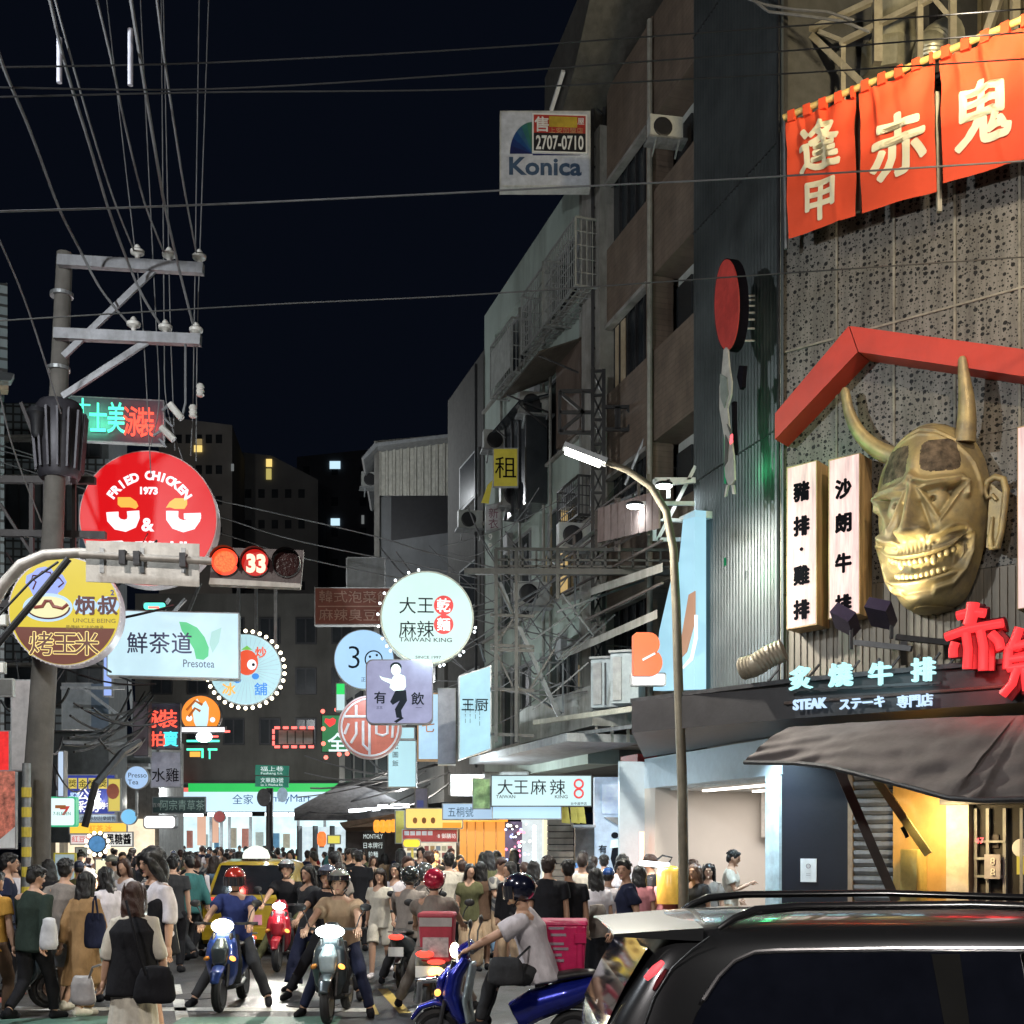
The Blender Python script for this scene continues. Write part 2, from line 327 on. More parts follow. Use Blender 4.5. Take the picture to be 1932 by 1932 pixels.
# ---------------------------------------------------------------- corner steak house: perforated facade
def perf_mat():
    m = mat('perforated_metal', (.185, .172, .155), .5, .35, var=.42, scale=2.2, stretch=(4, 4, .35), bump=.1, dirt=.35)
    nt = m.node_tree; L = nt.links.new; b = nt.nodes['Principled BSDF']
    geo = nd(nt, 'ShaderNodeNewGeometry'); d = nd(nt, 'ShaderNodeVectorMath', operation='DOT_PRODUCT'); d.inputs[1].default_value = tuple(FC.r); L(geo.outputs['Position'], d.inputs[0])
    sx = nd(nt, 'ShaderNodeSeparateXYZ'); L(geo.outputs['Position'], sx.inputs[0]); cb = nd(nt, 'ShaderNodeCombineXYZ'); L(d.outputs['Value'], cb.inputs[0]); L(sx.outputs[2], cb.inputs[1])
    src = b.inputs['Base Color'].links[0].from_socket; prev = None
    for sc, th, ran in ((10.5, .31, .62), (19, .22, .7)):
        v = nd(nt, 'ShaderNodeTexVoronoi', voronoi_dimensions='2D'); v.inputs['Scale'].default_value = sc; v.inputs['Randomness'].default_value = ran; L(cb.outputs[0], v.inputs['Vector'])
        s3 = nd(nt, 'ShaderNodeSeparateColor'); L(v.outputs['Color'], s3.inputs[0])
        t = nd(nt, 'ShaderNodeMath', operation='MULTIPLY_ADD'); L(s3.outputs[0], t.inputs[0]); t.inputs[1].default_value = th*.75; t.inputs[2].default_value = th*.22
        lt = nd(nt, 'ShaderNodeMath', operation='LESS_THAN'); L(v.outputs['Distance'], lt.inputs[0]); L(t.outputs[0], lt.inputs[1])
        if prev is None: prev = lt.outputs[0]
        else:
            a = nd(nt, 'ShaderNodeMath', operation='MAXIMUM'); L(prev, a.inputs[0]); L(lt.outputs[0], a.inputs[1]); prev = a.outputs[0]
    mx = nd(nt, 'ShaderNodeMix', data_type='RGBA'); L(prev, mx.inputs[0]); L(src, mx.inputs[6]); mx.inputs[7].default_value = (.006, .006, .006, 1); L(mx.outputs[2], b.inputs['Base Color'])
    iv = nd(nt, 'ShaderNodeMath', operation='SUBTRACT'); iv.inputs[0].default_value = 1; L(prev, iv.inputs[1])
    bp = nd(nt, 'ShaderNodeBump'); bp.inputs['Strength'].default_value = .8; bp.inputs['Distance'].default_value = .02; L(iv.outputs[0], bp.inputs['Height']); L(bp.outputs[0], b.inputs['Normal'])
    return m
m_perf = perf_mat()
m_groove = mat('grooved_metal', (.2, .175, .145), .5, .3, var=.35, scale=3, stretch=(1, 1, .25), dirt=.4)
steak = E('steak_house', FC.pt(1.5, 0), 'corner steak house with perforated metal facade behind a giant golden demon mask', 'building')
u1 = uC(2080)
MB().fbox(FC, -.02, 0, u1, 12.2, -7, -.12).build('wall', mat('dark_backing', (.03, .028, .026), .8), steak)
zs = [4.0, 5.55, 7.3, 9.1, 10.8, 12.28]
us = [0.02+i*.83 for i in range(8)]; random.seed(3)
for i in range(7):
    if us[i] > u1: break
    for j in range(5):
        j0 = random.uniform(-.006, .006)
        mb = MB(); mb.fbox(FC, us[i]+.003, zs[j]+.003, us[i+1]-.003, zs[j+1]-.003, -.05, j0)
        if j == 0:
            for k in range(8): mb.fbox(FC, us[i]+.03+k*.1, zs[j]+.02, us[i]+.075+k*.1, zs[j+1]-.02, j0, j0+.02)
        mb.build('facade_panel', m_perf if j else m_groove, steak)
m_seam = mat('pale_seam_light', (.27, .25, .21), .6, .2, var=.4, dirt=.3)  # pale strips stand in for light shining through the panel joints
for i in range(1, 6): MB().fbox(FC, us[i]-.016, 5.6, us[i]+.016, 12.2, .004, .02).build('seam_light_strip', m_seam, steak)
MB().fbox(FC, .05, 9.08, u1, 9.11, .006, .024).build('seam_light_strip', m_seam, steak)
MB().fbox(FC, 0.0, 4, .018, 12.3, -.12, .05).build('corner_trim', mat('pale_corner_trim', (.4, .37, .3), .5, .5), steak)
# lower front under the awning
m_navy = mat('navy_panel', (.006, .007, .013), .45, var=.3, scale=2)
MB().fbox(FC, 0, 0, uC(1600), 3.5, -.1, 0).build('dark_panel', m_navy, steak)
MB().fbox(FC, uC(1601), 0, uC(1610), 3.4, -.1, .03).build('door_post', mat('worn_wood_post', (.3, .22, .15), .7), steak)
pn = sf(1525, 1642, FC.at(1525, 1642, .02).y, FC.a)
pw = MB().fbox(FC, uC(1511), zR(1, 1) if 0 else FC.at(1525, 1664).z, uC(1541), FC.at(1525, 1620).z, .0, .015).build('paper_notice', m_white, steak)
txt('○', FC, 1525, 1634, 12, mat('notice_print', (.35, .3, .3), .7), pw, w=.02); txt('::::', FC, 1525, 1650, 10, MATS['notice_print'], pw, w=.02)
sh = mat('shutter_metal', (.3, .31, .33), .45, .6, scale=4, dirt=.4)
zz = .3; k = 0
while zz < 3.3:
    MB().add([FC.pt(u, z, w) for u in (uC(1612), uC(1728)) for z, w in ((zz, -.02), (zz+.05, .03), (zz+.1, .03), (zz+.115, -.02))], [(0, 4, 5, 1), (1, 5, 6, 2), (2, 6, 7, 3), (0, 1, 2, 3), (7, 6, 5, 4)]).build('shutter_slat', sh, steak); zz += .12; k += 1
m_ply = mat('yellow_plywood', (.5, .3, .09), .6, scale=2, var=.3, dirt=.3)
MB().fbox(FC, uC(1690), 0, uC(1790), 3.3, .05, .1).build('plywood_panel', m_ply, steak)
MB().fbox(FC, uC(1725), 0, uC(1755), FC.at(1740, 1602).z, .12, .5).build('yellow_post', mat('pale_yellow_paint', (.62, .5, .16), .5), steak)
MB().fbox(FC, uC(1790), 2.45, u1, 3.5, -.1, .35).build('fascia', m_black, steak)
MB().fbox(FC, uC(1790), 0, uC(1832), 2.45, -.1, .1).build('cream_panel', mat('cream_wall', (.5, .45, .36), .6), steak)
MB().fbox(FC, uC(1832), 0, u1, 2.45, -2., -1.9).build('shop_back_wall', mat('wood_wall', (.25, .13, .07), .6, scale=3), steak)
for x in (1835, 1858, 1890, 1922): MB().fbox(FC, uC(x), .2, uC(x+6), 2.4, -.1, -.04).build('shelf_upright', m_grey, steak)
for y in (1590, 1622, 1656): MB().fbox(FC, uC(1835), FC.at(1860, y).z, uC(1895), FC.at(1860, y).z+.03, -.3, -.03).build('shelf', m_grey, steak)
MB().fbox(FC, uC(1862), FC.at(1860, 1600).z, uC(1880), FC.at(1860, 1575).z, -.2, -.1).build('price_display', mat('price_display_face', (.02, .01, .01), .4), steak)
txt('47', FC, 1848, 1586, 16, glow('red_display_digits', (1, .1, .12), 2.5), steak, w=0)
MB().fbox(FC, uC(1858), FC.at(1860, 1658).z, uC(1888), FC.at(1860, 1612).z, -.02, .02).build('glass_poster', mat('pale_poster', (.4, .38, .42), .4), steak)
txt('8\n8', FC, 1873, 1635, 20, m_wlet, steak, w=.03)
MB().disc(FC, uC(1925), FC.at(1925, 1600).z, .12, -.1, -.05, 20).build('round_clock', m_white, steak)
MB().fbox(FC, uC(1916), FC.at(1925, 1650).z, uC(1935), FC.at(1925, 1615).z, -.08, -.05).build('yellow_notice', glow('yellow_notice_face', (.9, .7, .1), .5), steak)
MB().fbox(FC, uC(1840), 2.38, uC(1940), 2.42, -1.2, -.4).build('ceiling_tube', glow('warm_shop_tube', (1, .85, .55), 7), steak)
area('shop_light', FC.pt(uC(1880), 2.3, -.9), FC.pt(uC(1880), 0, -.6), .8, 70, (1, .8, .5)); q = FC.at(1760, 1530, .8); area('shop_light', q, q-FC.n-V(0, 0, .8), .3, 40, (1, .72, .35))
# diagonal beams under the awning
MB().bar(FC.at(1578, 1440, 1.2), FC.at(1690, 1700, .9), .16, .12).build('brace_beam', mat('rusty_dark_beam', (.05, .035, .03), .6, .3, dirt=.5), steak)
MB().bar(FC.at(1640, 1450, .9), FC.at(1752, 1612, .7), .2, .1).build('awning_arm', mat('olive_beam', (.22, .2, .08), .55, .2, dirt=.4), steak)
MB().bar(FC.at(1702, 1560, .75), FC.at(1712, 1580, .72), .05).build('arm_bracket', m_black, steak)
# canopy slab, as on the photograph running past the bakery
slab = E('canopy', P(1340, 1590, 16.5), 'black flat steel canopy running over the bakery and the steak house', 'canopy')
slab.location.z = 3.5; WM[slab.name] = Matrix.Translation(slab.location)
def gp(x, d, z): p = P(x, HY, d); return V(p.x, p.y, z)
fp = [(1192, 17.4), (1500, 15.4), (2080, 13.1), (2120, 15.5), (1932, 15.75), (1475, 17.85), (1215, 22.5)]
MB().poly([gp(x, d, 3.96) for x, d in fp], (0, 0, 1), .44).build('slab', mat('canopy_black', (.035, .033, .036), .5, .2, scale=3, dirt=.2), slab)
MB().poly([gp(x, d, 4.02) for x, d in ((1189, 17.5), (1499, 15.3), (2080, 13.05), (2080, 13.2), (1500, 15.5), (1196, 17.6))], (0, 0, 1), .055).build('edge_trim', m_dsteel, slab)
FA = Fr(gp(1500, 15.4, 0), math.atan2((gp(2080, 13.1, 0)-gp(1500, 15.4, 0)).y, (gp(2080, 13.1, 0)-gp(1500, 15.4, 0)).x))
mb = MB()
mb.tube([FA.at(1480, 1327, .02), FA.at(1932, 1292, .02), FA.at(2000, 1287, .02)], .022)
for x in (1500, 1560, 1640, 1720, 1790, 1860, 1925): mb.tube([FA.atz(x, 3.98, -.05), FA.atz(x, FA.at(x, 1320-(x-1480)*.078, -.05).z, -.05)], .015, 6)
mb.build('pipe_rail', mat('rail_paint', (.12, .09, .08), .5, .5), slab)
mb = MB()
for a, b in (((1405, 1300), (1475, 1290)),): pass
for i in range(14):
    x = 1440+i*38; mb.bar(FA.atz(x, 4.02, -.5), FA.atz(x+30, 4.25, -.5), .025)
mb.build('strut_row', m_dsteel, slab)
# corrugated duct elbow
t = E('exhaust_duct', FR.at(1440, 1262, .8), 'ribbed grey flexible exhaust duct beside the corrugated wall above the canopy', 'duct')
pts = [FA.at(1400, 1262, .1), FA.at(1425, 1255, .1), FA.at(1452, 1238, .05), FA.at(1482, 1225, .0)]; q = []
for a, b in zip(pts, pts[1:]):
    for k in range(8): q.append(a.lerp(b, k/8))
MB().tube(q, [.14+.012*(i % 2) for i in range(len(q))], 14).build('hose', mat('foil_duct', (.28, .24, .18), .5, .4), t, True)
# fabric awning
aw = E('fabric_awning', P(1700, 1590, 14), 'wrinkled dark grey fabric awning hanging below the black canopy', 'awning')
top = [(1488, 1372, 15.3), (1600, 1364, 14.8), (1700, 1358, 14.4), (1800, 1353, 14.0), (1910, 1350, 13.6), (1960, 1349, 13.4), (2080, 1349, 13.1)]
bot = [(1405, 1437, 15.6), (1500, 1438, 14.8), (1560, 1444, 14.3), (1680, 1474, 13.6), (1790, 1504, 13.0), (1850, 1508, 12.8), (2080, 1502, 12.4)]
TB = [(P(*a), P(*b)) for a, b in zip(top, bot)]
def awn(u, v):
    q = u*6; i = min(5, int(q)); f = q-i; a = TB[i][0].lerp(TB[i+1][0], f); b = TB[i][1].lerp(TB[i+1][1], f); p = a.lerp(b, v)
    w = .05*math.sin(u*40+v*7)*v*(.5+.5*math.sin(u*13))+.035*math.sin((u*1.3+v)*23)*v+.14*math.sin(math.pi*v)*(1 if u < .7 else .4)
    w += -.16*max(0, 1-abs(u-.79-.06*v)*26)*v+.03*noise.noise(V(u*20, v*6, 0))
    return p+V(-.4, -.75, .25)*w*.7
m_aw = mat('grey_awning_fabric', (.105, .088, .086), .85, var=.2, scale=3, bump=.4, bscale=9, dirt=.25)
g = sheet_grid(awn, 140, 26)
g.build('fabric', m_aw, aw, 60)
mb = MB(); mb.tube([P(*b)+V(0, 0, -.01) for b in bot], .03); mb.build('front_bar', m_dsteel, aw, True)
txt('Tuna\nCoffee', FA, 1838, 1432, 13, mat('faded_print', (.2, .18, .18), .8), aw, w=1.2) if 0 else None
# red house-shaped frame (thick red beams)
fr_ = E('roof_outline', FC.at(1700, 720, .4), 'bright red house shaped beam framing the demon mask', 'decoration')
m_red = mat('red_frame_paint', (.55, .045, .025), .45, var=.12, scale=2, dirt=.15)
def wedge(pts, w0, w1, name):
    MB().poly([FC.at(x, y, w1) for x, y in pts], FC.n, w1-w0).build(name, m_red, fr_)
wedge([(1462, 780), (1462, 829), (1618, 664), (1601, 615)], .0, .42, 'sloping_beam')
wedge([(1603, 615), (1620, 664), (1940, 711), (2080, 731), (2080, 680), (1940, 660)], .0, .425, 'top_beam')
# ---------------------------------------------------------------- corrugated dark wall with its canopy corner
cw = E('corrugated_building', FR.pt((uR(1310)+uR(1475))/2, 0), 'dark corrugated metal clad side of the corner building', 'building')
ua, ub = uR(1310), uR(1475); mb = MB(); vs = []; n = 0; uu = ua; pr = []
while uu < ub: pr += [(uu+.1*k/6, .018-.018*math.cos(2*math.pi*k/6)) for k in range(6)]; uu += .1
vs = [FR.pt(u, z, w) for z in (3.9, 19) for u, w in pr]; k = len(pr)
mb.add(vs, [(i, i+1, k+i+1, k+i) for i in range(k-1)])
m_corr = mat('dark_corrugated_metal', (.095, .106, .11), .38, .5, var=.3, scale=1.5, bump=.08, dirt=.15)
mb.build('cladding', m_corr, cw, 80)
MB().fbox(FR, ua, 3.9, ub-.3, 19, -6, -.02).build('wall', mat('dark_render', (.06, .06, .06), .8), cw)
for z in (8.0, 12.2, 15.5): MB().fbox(FR, ua, z, ub, z+.02, .0, .034).build('cladding_joint', m_dsteel, cw)
MB().fbox(FR, ub-.06, 3.9, ub, 19, -.1, .05).build('corner_trim', m_dsteel, cw)
# ---------------------------------------------------------------- brown building with balconies
m_brown = mat('brown_tile_wall', (.17, .125, .095), .75, var=.25, scale=2.5, dirt=.4)
m_dwin = mat('dark_window_glass', (.03, .035, .04), .25, .0, var=.3, scale=1.5, dirt=.4)
m_lite = mat('pale_balcony_wall', (.5, .53, .51), .8, dirt=.45, scale=1.5)
bb = E('brown_apartment_building', FR.pt((uR(1145)+uR(1310))/2, 0), 'brown apartment building with dark window bands and open balconies', 'building')
u0, um, uc, uz = uR(1145), uR(1222), uR(1242), uR(1310)
MB().fbox(FR, u0, 3.9, uz-.01, 16.9, -9, -1.5).build('wall', m_lite, bb)
for z0, z1 in ((15.15, 17.0), (12.28, 13.8), (9.25, 10.9), (6.6, 7.9), (3.9, 5.2)):
    MB().fbox(FR, u0, z0, um, z1, -1.5, 0).build('spandrel', m_brown, bb)
    MB().fbox(FR, um+.25, z0, uz, z1, -1.5, 0).build('spandrel', m_brown, bb)
    MB().fbox(FR, u0, z0-.08, um, z0, -.1, .05).build('sill_ledge', m_conc, bb)
for z0, z1 in ((13.8, 15.15), (10.9, 12.28), (7.9, 9.25), (5.2, 6.6)):
    w = MB().fbox(FR, u0, z0, um, z1, -.25, -.15).build('window_band', m_dwin, bb)
    for k in range(1, 5): MB().fbox(FR, u0+(um-u0)*k/5-.025, z0, u0+(um-u0)*k/5+.025, z1, -.15, -.1).build('mullion', m_dsteel, bb)
    MB().fbox(FR, um+.26, z0+.004, uz-.004, z1-.004, -1.4, -.5).build('balcony_wall', m_lite, bb)
    MB().fbox(FR, um+.28, z0+.1, um+.9, z1-.2, -.49, -.45).build('balcony_window', m_dwin, bb)
    MB().fbox(FR, uz-.8, z0+.01, uz-.3, z1-.2, -.49, -.45).build('balcony_door', mat('balcony_door_metal', (.25, .25, .24), .5, .3), bb)
MB().fbox(FR, um, 3.9, um+.25, 17, -.4, .03).build('pilaster', m_brown, bb)
MB().tube([FR.pt(um+.28, 4, .08), FR.pt(um+.28, 16.9, .08)], .05).build('drainpipe', mat('grey_pvc', (.28, .27, .24), .5), bb, True)
# sheet-metal rooftop hut
mb = MB(); mb.poly([FR.pt(u0-1.6, 16.0, .8), FR.pt(u0+.2, 17.0, .8), FR.pt(u0+1.9, 18.6, .8), FR.pt(u0-1.5, 18.0, .8)], FR.n, 5)
mb.build('roof_hut', mat('hut_sheet_metal', (.1, .095, .085), .6, .3, dirt=.5), bb)
MB().bar(FR.at(1040, 208, .9), FR.at(1063, 134, .9), .07).build('gutter', m_white, bb)
# concrete party column
pc = MB(); pc.fbox(FR, uR(1110), 3.9, uR(1144.5), 16.3, -2, .15)
pc = pc.build('concrete_column', m_conc); tag(pc, 'stained vertical concrete column between the green and brown buildings', 'column')
# ---------------------------------------------------------------- green building
m_green = mat('pale_green_render', (.36, .43, .39), .85, var=.15, scale=1.2, dirt=.45)
gb = E('green_apartment_building', FR.pt((uR(914)+uR(1110))/2, 0), 'pale green rendered apartment building with caged windows and tin awnings', 'building')
g0, g1 = uR(914), uR(1109.5)
MB().fbox(FR, g0, 3.6, g1, 16.15, -9, -.7).build('wall', mat('dark_recess_wall', (.12, .12, .11), .85, dirt=.4), gb)  # one dark grey render for the whole recessed wall body
for z0, z1 in ((15.3, 16.2), (12.65, 13.6), (9.65, 10.6), (6.4, 7.4), (3.6, 4.4)): MB().fbox(FR, g0, z0, g1, z1, -.7, 0).build('spandrel', m_green, gb)
for zb, zt in ((13.6, 15.3), (10.6, 12.65), (7.4, 9.65), (4.4, 6.4)):
    for a, b in ((g0, g0+1.0), (g0+4.1, g0+4.7), (g1-.5, g1)): MB().fbox(FR, a, zb, b, zt, -.7, -.004).build('pier', m_green, gb)
    for a, b in ((g0+1.0, g0+4.1), (g0+4.7, g1-.5)):
        f = MB(); f.fbox(FR, a, zb, b, zb+.06, -.3, -.2); f.fbox(FR, a, zt-.06, b, zt, -.3, -.2)
        nn = 4
        for k in range(nn+1): x = a+(b-a-.05)*k/nn; f.fbox(FR, x, zb+.06, x+.05, zt-.06, -.3, -.2)
        w = f.build('window_frame', m_grey, gb)
        for k in range(nn): MB().fbox(FR, a+(b-a-.05)*k/nn+.06, zb+.06, a+(b-a-.05)*(k+1)/nn-.01, zt-.06, -.27, -.25).build('pane', m_dwin, w)
    MB().fbox(FR, g0, zb-.07, g1, zb, -.1, .08).build('ledge', m_conc, gb)
def cage(name, x0, x1, y0, y1, dep, label, nx=8, nz=5, m=None, bars=.018):
    """projecting window guard on the wall between pixel columns, heights taken at x0"""
    a, b = uo(FR, x0, dep), uo(FR, x1, dep); z0, z1 = FR.at(x0, y1, dep).z, FR.at(x0, y0, dep).z; t = E(name, FR.pt((a+b)/2, z0), label, 'window guard', 'steel window guards on the upper walls of the street'); m = m or mat('white_bars', (.27, .28, .27), .5, .2)
    f = MB()
    for z in (z0, z1):
        for p, q in (((a, 0), (a, dep)), ((a, dep), (b, dep)), ((b, dep), (b, 0))): f.bar(FR.pt(p[0], z, p[1]), FR.pt(q[0], z, q[1]), .04)
    for u in (a, b): f.bar(FR.pt(u, z0, dep), FR.pt(u, z1, dep), .04)
    f.build('frame', m, t)
    f = MB()
    for k in range(1, nx*2): u = a+(b-a)*k/nx/2; f.bar(FR.pt(u, z0, dep), FR.pt(u, z1, dep), bars)
    for k in range(1, nz): z = z0+(z1-z0)*k/nz; f.bar(FR.pt(a, z, dep), FR.pt(b, z, dep), bars); f.bar(FR.pt(b, z, dep), FR.pt(b, z, 0), bars); f.bar(FR.pt(a, z, dep), FR.pt(a, z, 0), bars)
    for k in range(1, 5): w = dep*k/5; f.bar(FR.pt(b, z0, w), FR.pt(b, z1, w), bars); f.bar(FR.pt(a, z0, w), FR.pt(b, z0, w), bars)
    for k in range(1, nx): u = a+(b-a)*k/nx; f.bar(FR.pt(u, z0, 0), FR.pt(u, z0, dep), bars)
    f.build('bars', m, t); return t
cage('window_guard', 1028, 1086, 492, 612, .6, 'white steel window guard high on the green building beside the concrete column')
cage('window_guard', 984, 1024, 560, 668, .5, 'white steel window guard in the middle of the top floor of the green building', 6, 4)
c3 = cage('window_guard', 926, 966, 655, 752, .5, 'panelled white window guard at the far corner of the green building', 6, 4)
MB().fbox(FR, uo(FR, 928, .5), FR.at(926, 740, .5).z, uo(FR, 964, .5), FR.at(926, 668, .5).z, .505, .52).build('panel', mat('dull_white_panel', (.38, .4, .38), .6, dirt=.3), c3)
cage('window_guard', 1052, 1092, 930, 1000, .4, 'dark window guard in front of the lit window on the green building', 6, 4, m_dsteel)
MB().fbox(FR, uR(1044), 7.6, uR(1056), 9.5, -.19, -.17).build('lit_window_pane', glow('dim_yellow_window', (.8, .55, .22), .55), gb)
def tin_awning(x0, x1, y, dep, drop, label, m=None):
    a, b = uR(x0), uR(x1); z = zR(x0, y); t = E('tin_awning', FR.pt((a+b)/2, z, 0), label, 'awning', 'tin awnings on the upper walls')
    mb = MB(); mb.poly([FR.pt(a, z, 0), FR.pt(b, z, 0), FR.pt(b+.1, z-drop, dep), FR.pt(a-.1, z-drop, dep)], V(0, 0, 1), .04); mb.build('sheet', m or mat('rusty_tin', (.09, .075, .06), .6, .4, dirt=.5), t)
    mb = MB()
    for u in (a+.1, b-.1): mb.bar(FR.pt(u, z-.8, .02), FR.pt(u, z-drop, dep-.05), .03)
    mb.build('stay', m_dsteel, t)
tin_awning(1035, 1108, 715, 1.1, .5, 'dark rusty tin awning over the upper bay of the green building')
tin_awning(990, 1040, 795, .8, .3, 'dark tin awning on the middle floor of the green building', m_dwin)
MB().fbox(FR, uR(1062), 10.62, uR(1107), 12.5, .02, .16).build('tin_enclosure', mat('brown_corrugated_sheet', (.16, .12, .1), .6, .3, dirt=.6, stretch=(8, 8, .3)), gb)
bz = MB().fbox(FR, uR(990), 9.7, uR(1034), 12.0, .02, .5).build('glazed_bay', m_dwin, gb)
for k in range(4): MB().fbox(FR, uR(990)+.04+k*(uR(1034)-uR(990)-.08)/3-.03, 9.7, uR(990)+.04+k*(uR(1034)-uR(990)-.08)/3+.03, 12, .5, .53).build('bay_mullion', m_dsteel, gb)
# AC units (whole group: small boxes with a fan)
ACP = None
def ac_unit(p, fr, label, s=1.):
    global ACP
    M = Matrix.Translation(p) @ fr.m().to_4x4() @ Matrix.Scale(s, 4)
    if ACP is None:
        t = E('air_conditioner', (0, 0, 0), label, 'air conditioner', 'outdoor air conditioner units on the walls'); WM[t.name] = Matrix.Identity(4)
        L = Fr((0, 0, 0), 0)
        mb = MB(); mb.box((0, 0, -.16), .85, .6, .32); mb.build('casing', mat('ac_casing', (.42, .43, .41), .5, dirt=.4), t)
        mb = MB(); mb.lathe((-.1, 0, .0), [(.24, 0), (.24, .02), (.2, .03)], (0, 0, 1), 20); mb.build('fan_grille', m_black, t)
        mb = MB(); mb.box((0, -.33, -.1), 1.0, .05, .5); mb.bar((.3, -.33, .1), (.3, -.6, -.3), .04); mb.bar((-.3, -.33, .1), (-.3, -.6, -.3), .04); mb.build('bracket', m_steel, t)
        ACP = t; t.matrix_world = M; return t
    c = copy_tree(ACP, M); c['label'] = label; return c
FRs = Fr((0, 0, 0), R(10))
ac_unit(FR.at(1258, 240, .35)+V(0, 0, 0), FRs, 'air conditioner high on the balcony of the brown building', .68)
ac_unit(P(1005, 1120, 27), FRs, 'air conditioner on the green wall above the slanted billboard brace', .9)
ac_unit(P(703, 905, 47), FRs, 'small air conditioner on the edge of the corrugated rooftop shed', 1.)
ac_unit(P(975, 935, 29), FRs, 'air conditioner beside the yellow rental sign', .9)
for i, (x, y) in enumerate(((1140, 1282), (1178, 1272))):
    t = E('water_heater_cabinet', FR.at(x, y+40, .9), ('left' if i == 0 else 'right')+' one of two pale metal cabinets standing beside the big letter B', 'cabinet')
    f2 = Fr(FR.at(x, y, .9), R(-20)); MB().fbox(f2, -.25, -.5, .25, .38, -.5, 0).build('body', mat('pale_cabinet', (.27, .31, .33), .4, .3, dirt=.3), t)
    MB().fbox(f2, -.2, -.45, -.05, .3, .0, .03).build('door', m_grey, t); MB().fbox(f2, -.27, .38, .27, .42, -.52, .05).build('lid', m_grey, t)
# ---------------------------------------------------------------- next buildings down the right side
m_dk = mat('dark_stained_render', (.11, .11, .105), .85, dirt=.5, scale=1.5)
db = E('dark_apartment_building', FR.pt((uR(845)+uR(913))/2, 0), 'dark stained apartment building beyond the green one', 'building')
MB().fbox(FR, uR(845), 3.4, uR(913.4), 15.3, -9, 0).build('wall', mat('near_black_render', (.05, .048, .045), .9, dirt=.5), db)
for z in (5.5, 8.5, 11.5):
    w = MB().fbox(FR, uR(870), z, uR(905), z+1.3, .0, .06).build('window_frame', m_grey, db); MB().fbox(FR, uR(872), z+.06, uR(903), z+1.24, .06, .07).build('pane', m_dwin, w)
MB().tube([FR.pt(uR(908), 4, .15), FR.pt(uR(908), 15, .15)], .04).build('drainpipe', m_dsteel, db)
sb = E('rooftop_shed_building', P(780, 1590, 47), 'grey building topped by a shed of pale vertical corrugated sheets', 'building')
FS = Fr(P(700, 1590, 46), R(4))
def fS(x, y, w=0.): return FS.at(x, y, w)
def polyS(pts, name, m, w0=-6, w1=0.): return MB().poly([FS.at(x, y, w1) for x, y in pts], FS.n, w1-w0).build(name, m, sb)
polyS([(706, 1400), (706, 938), (900, 938), (900, 1400)], 'wall', mat('grey_render', (.22, .23, .24), .85, dirt=.5, scale=.8))
polyS([(738, 1020), (738, 936), (880, 936), (880, 1000)], 'dark_opening', m_black, -.1, .02)
vs = []; x = 706; n = 0; ps = []
while x < 880: ps += [(x, 0), (x+7, 0), (x+8.5, .1), (x+12, .1)]; x += 13.5
mb = MB(); k = len(ps); vs = [FS.at(x, 832-(x-706)*.09, w+.3) for x, w in ps]+[FS.at(x, 935, w+.3) for x, w in ps]; mb.add(vs, [(i, i+1, k+i+1, k+i) for i in range(k-1)])
mb.build('corrugated_wall', mat('pale_corrugated_sheet', (.55, .54, .48), .6, .2, dirt=.3), sb)
polyS([(682, 864), (706, 836), (885, 814), (885, 820), (712, 842), (686, 868)], 'roof', m_grey, -6, 1.0)
polyS([(706, 1400), (706, 838), (716, 838), (716, 1400)], 'corner_pilaster', m_conc, -2, .4)
lr = E('low_building', FR.pt(uR(760), 0), 'low dark building row behind the hanging signs on the right', 'building')
MB().fbox(FR, uR(640), 3.2, uR(838), 9.5, -9, 0).build('wall', m_dk, lr)
for k in range(7):
    u = uR(650)+(uR(830)-uR(650))*k/7; MB().fbox(FR, u+.4, 4.6, u+2.2, 6.1, 0, .05).build('window', m_dwin, lr); MB().fbox(FR, u+.4, 7, u+2.2, 8.3, 0, .05).build('window', m_dwin, lr)
# ---------------------------------------------------------------- street end: convenience store building and dark blocks
FM = Fr(P(470, 1590, 62), R(3))
fm = E('convenience_store', FM.pt(0, 0), 'convenience store with a white and green lit fascia at the end of the street', 'shop')
def qF(pts, name, m, w0, w1, par=None, fr=FM): return MB().poly([fr.at(x, y, w1) for x, y in pts], fr.n, w1-w0).build(name, m, par or fm)
def rF(x0, y0, x1, y1, name, m, w0, w1, par=None, fr=FM): return qF([(x0, y1), (x1, y1), (x1, y0), (x0, y0)], name, m, w0, w1, par, fr)
rF(255, 1120, 720, 1476, 'wall', mat('sooty_wall', (.13, .125, .115), .9, dirt=.5, scale=.6), -8, 0)
for i in range(6):
    for j in range(3):
        w = rF(285+i*68, 1165+j*95, 325+i*68, 1215+j*95, 'window', m_dsteel, 0, .1); rF(288+i*68, 1168+j*95, 303+i*68, 1212+j*95, 'pane', m_dwin, .1, .12, w); rF(306+i*68, 1168+j*95, 322+i*68, 1212+j*95, 'pane', m_dwin, .1, .12, w)
rF(288, 1494, 690, 1530, 'fascia', glow('store_fascia', (.62, .86, 1.), .95), 0, 1.2)
rF(355, 1478, 690, 1494, 'green_band', glow('green_band', (.03, .62, .12), .8), 1.2, 1.25); rF(355, 1479, 690, 1493, 'band_housing', m_dsteel, 0, 1.2); rF(288, 1486, 355, 1494, 'red_band', glow('red_band', (1, .2, .15), .8), 0, 1.26)
txt('全家', FM, 458, 1508, 20, mat('blue_lettering', (.0, .12, .4), .5, bump=0), fm, w=1.28); txt('FamilyMart', FM, 541, 1508, 20, MATS['blue_lettering'], fm, w=1.28, wpx=90)
for x in (292, 340, 392, 432, 500, 545, 590): rF(x, 1533, x+42, 1540, 'light_tube', glow('store_tubes', (.9, 1., 1.), 5), .9, 1.1)
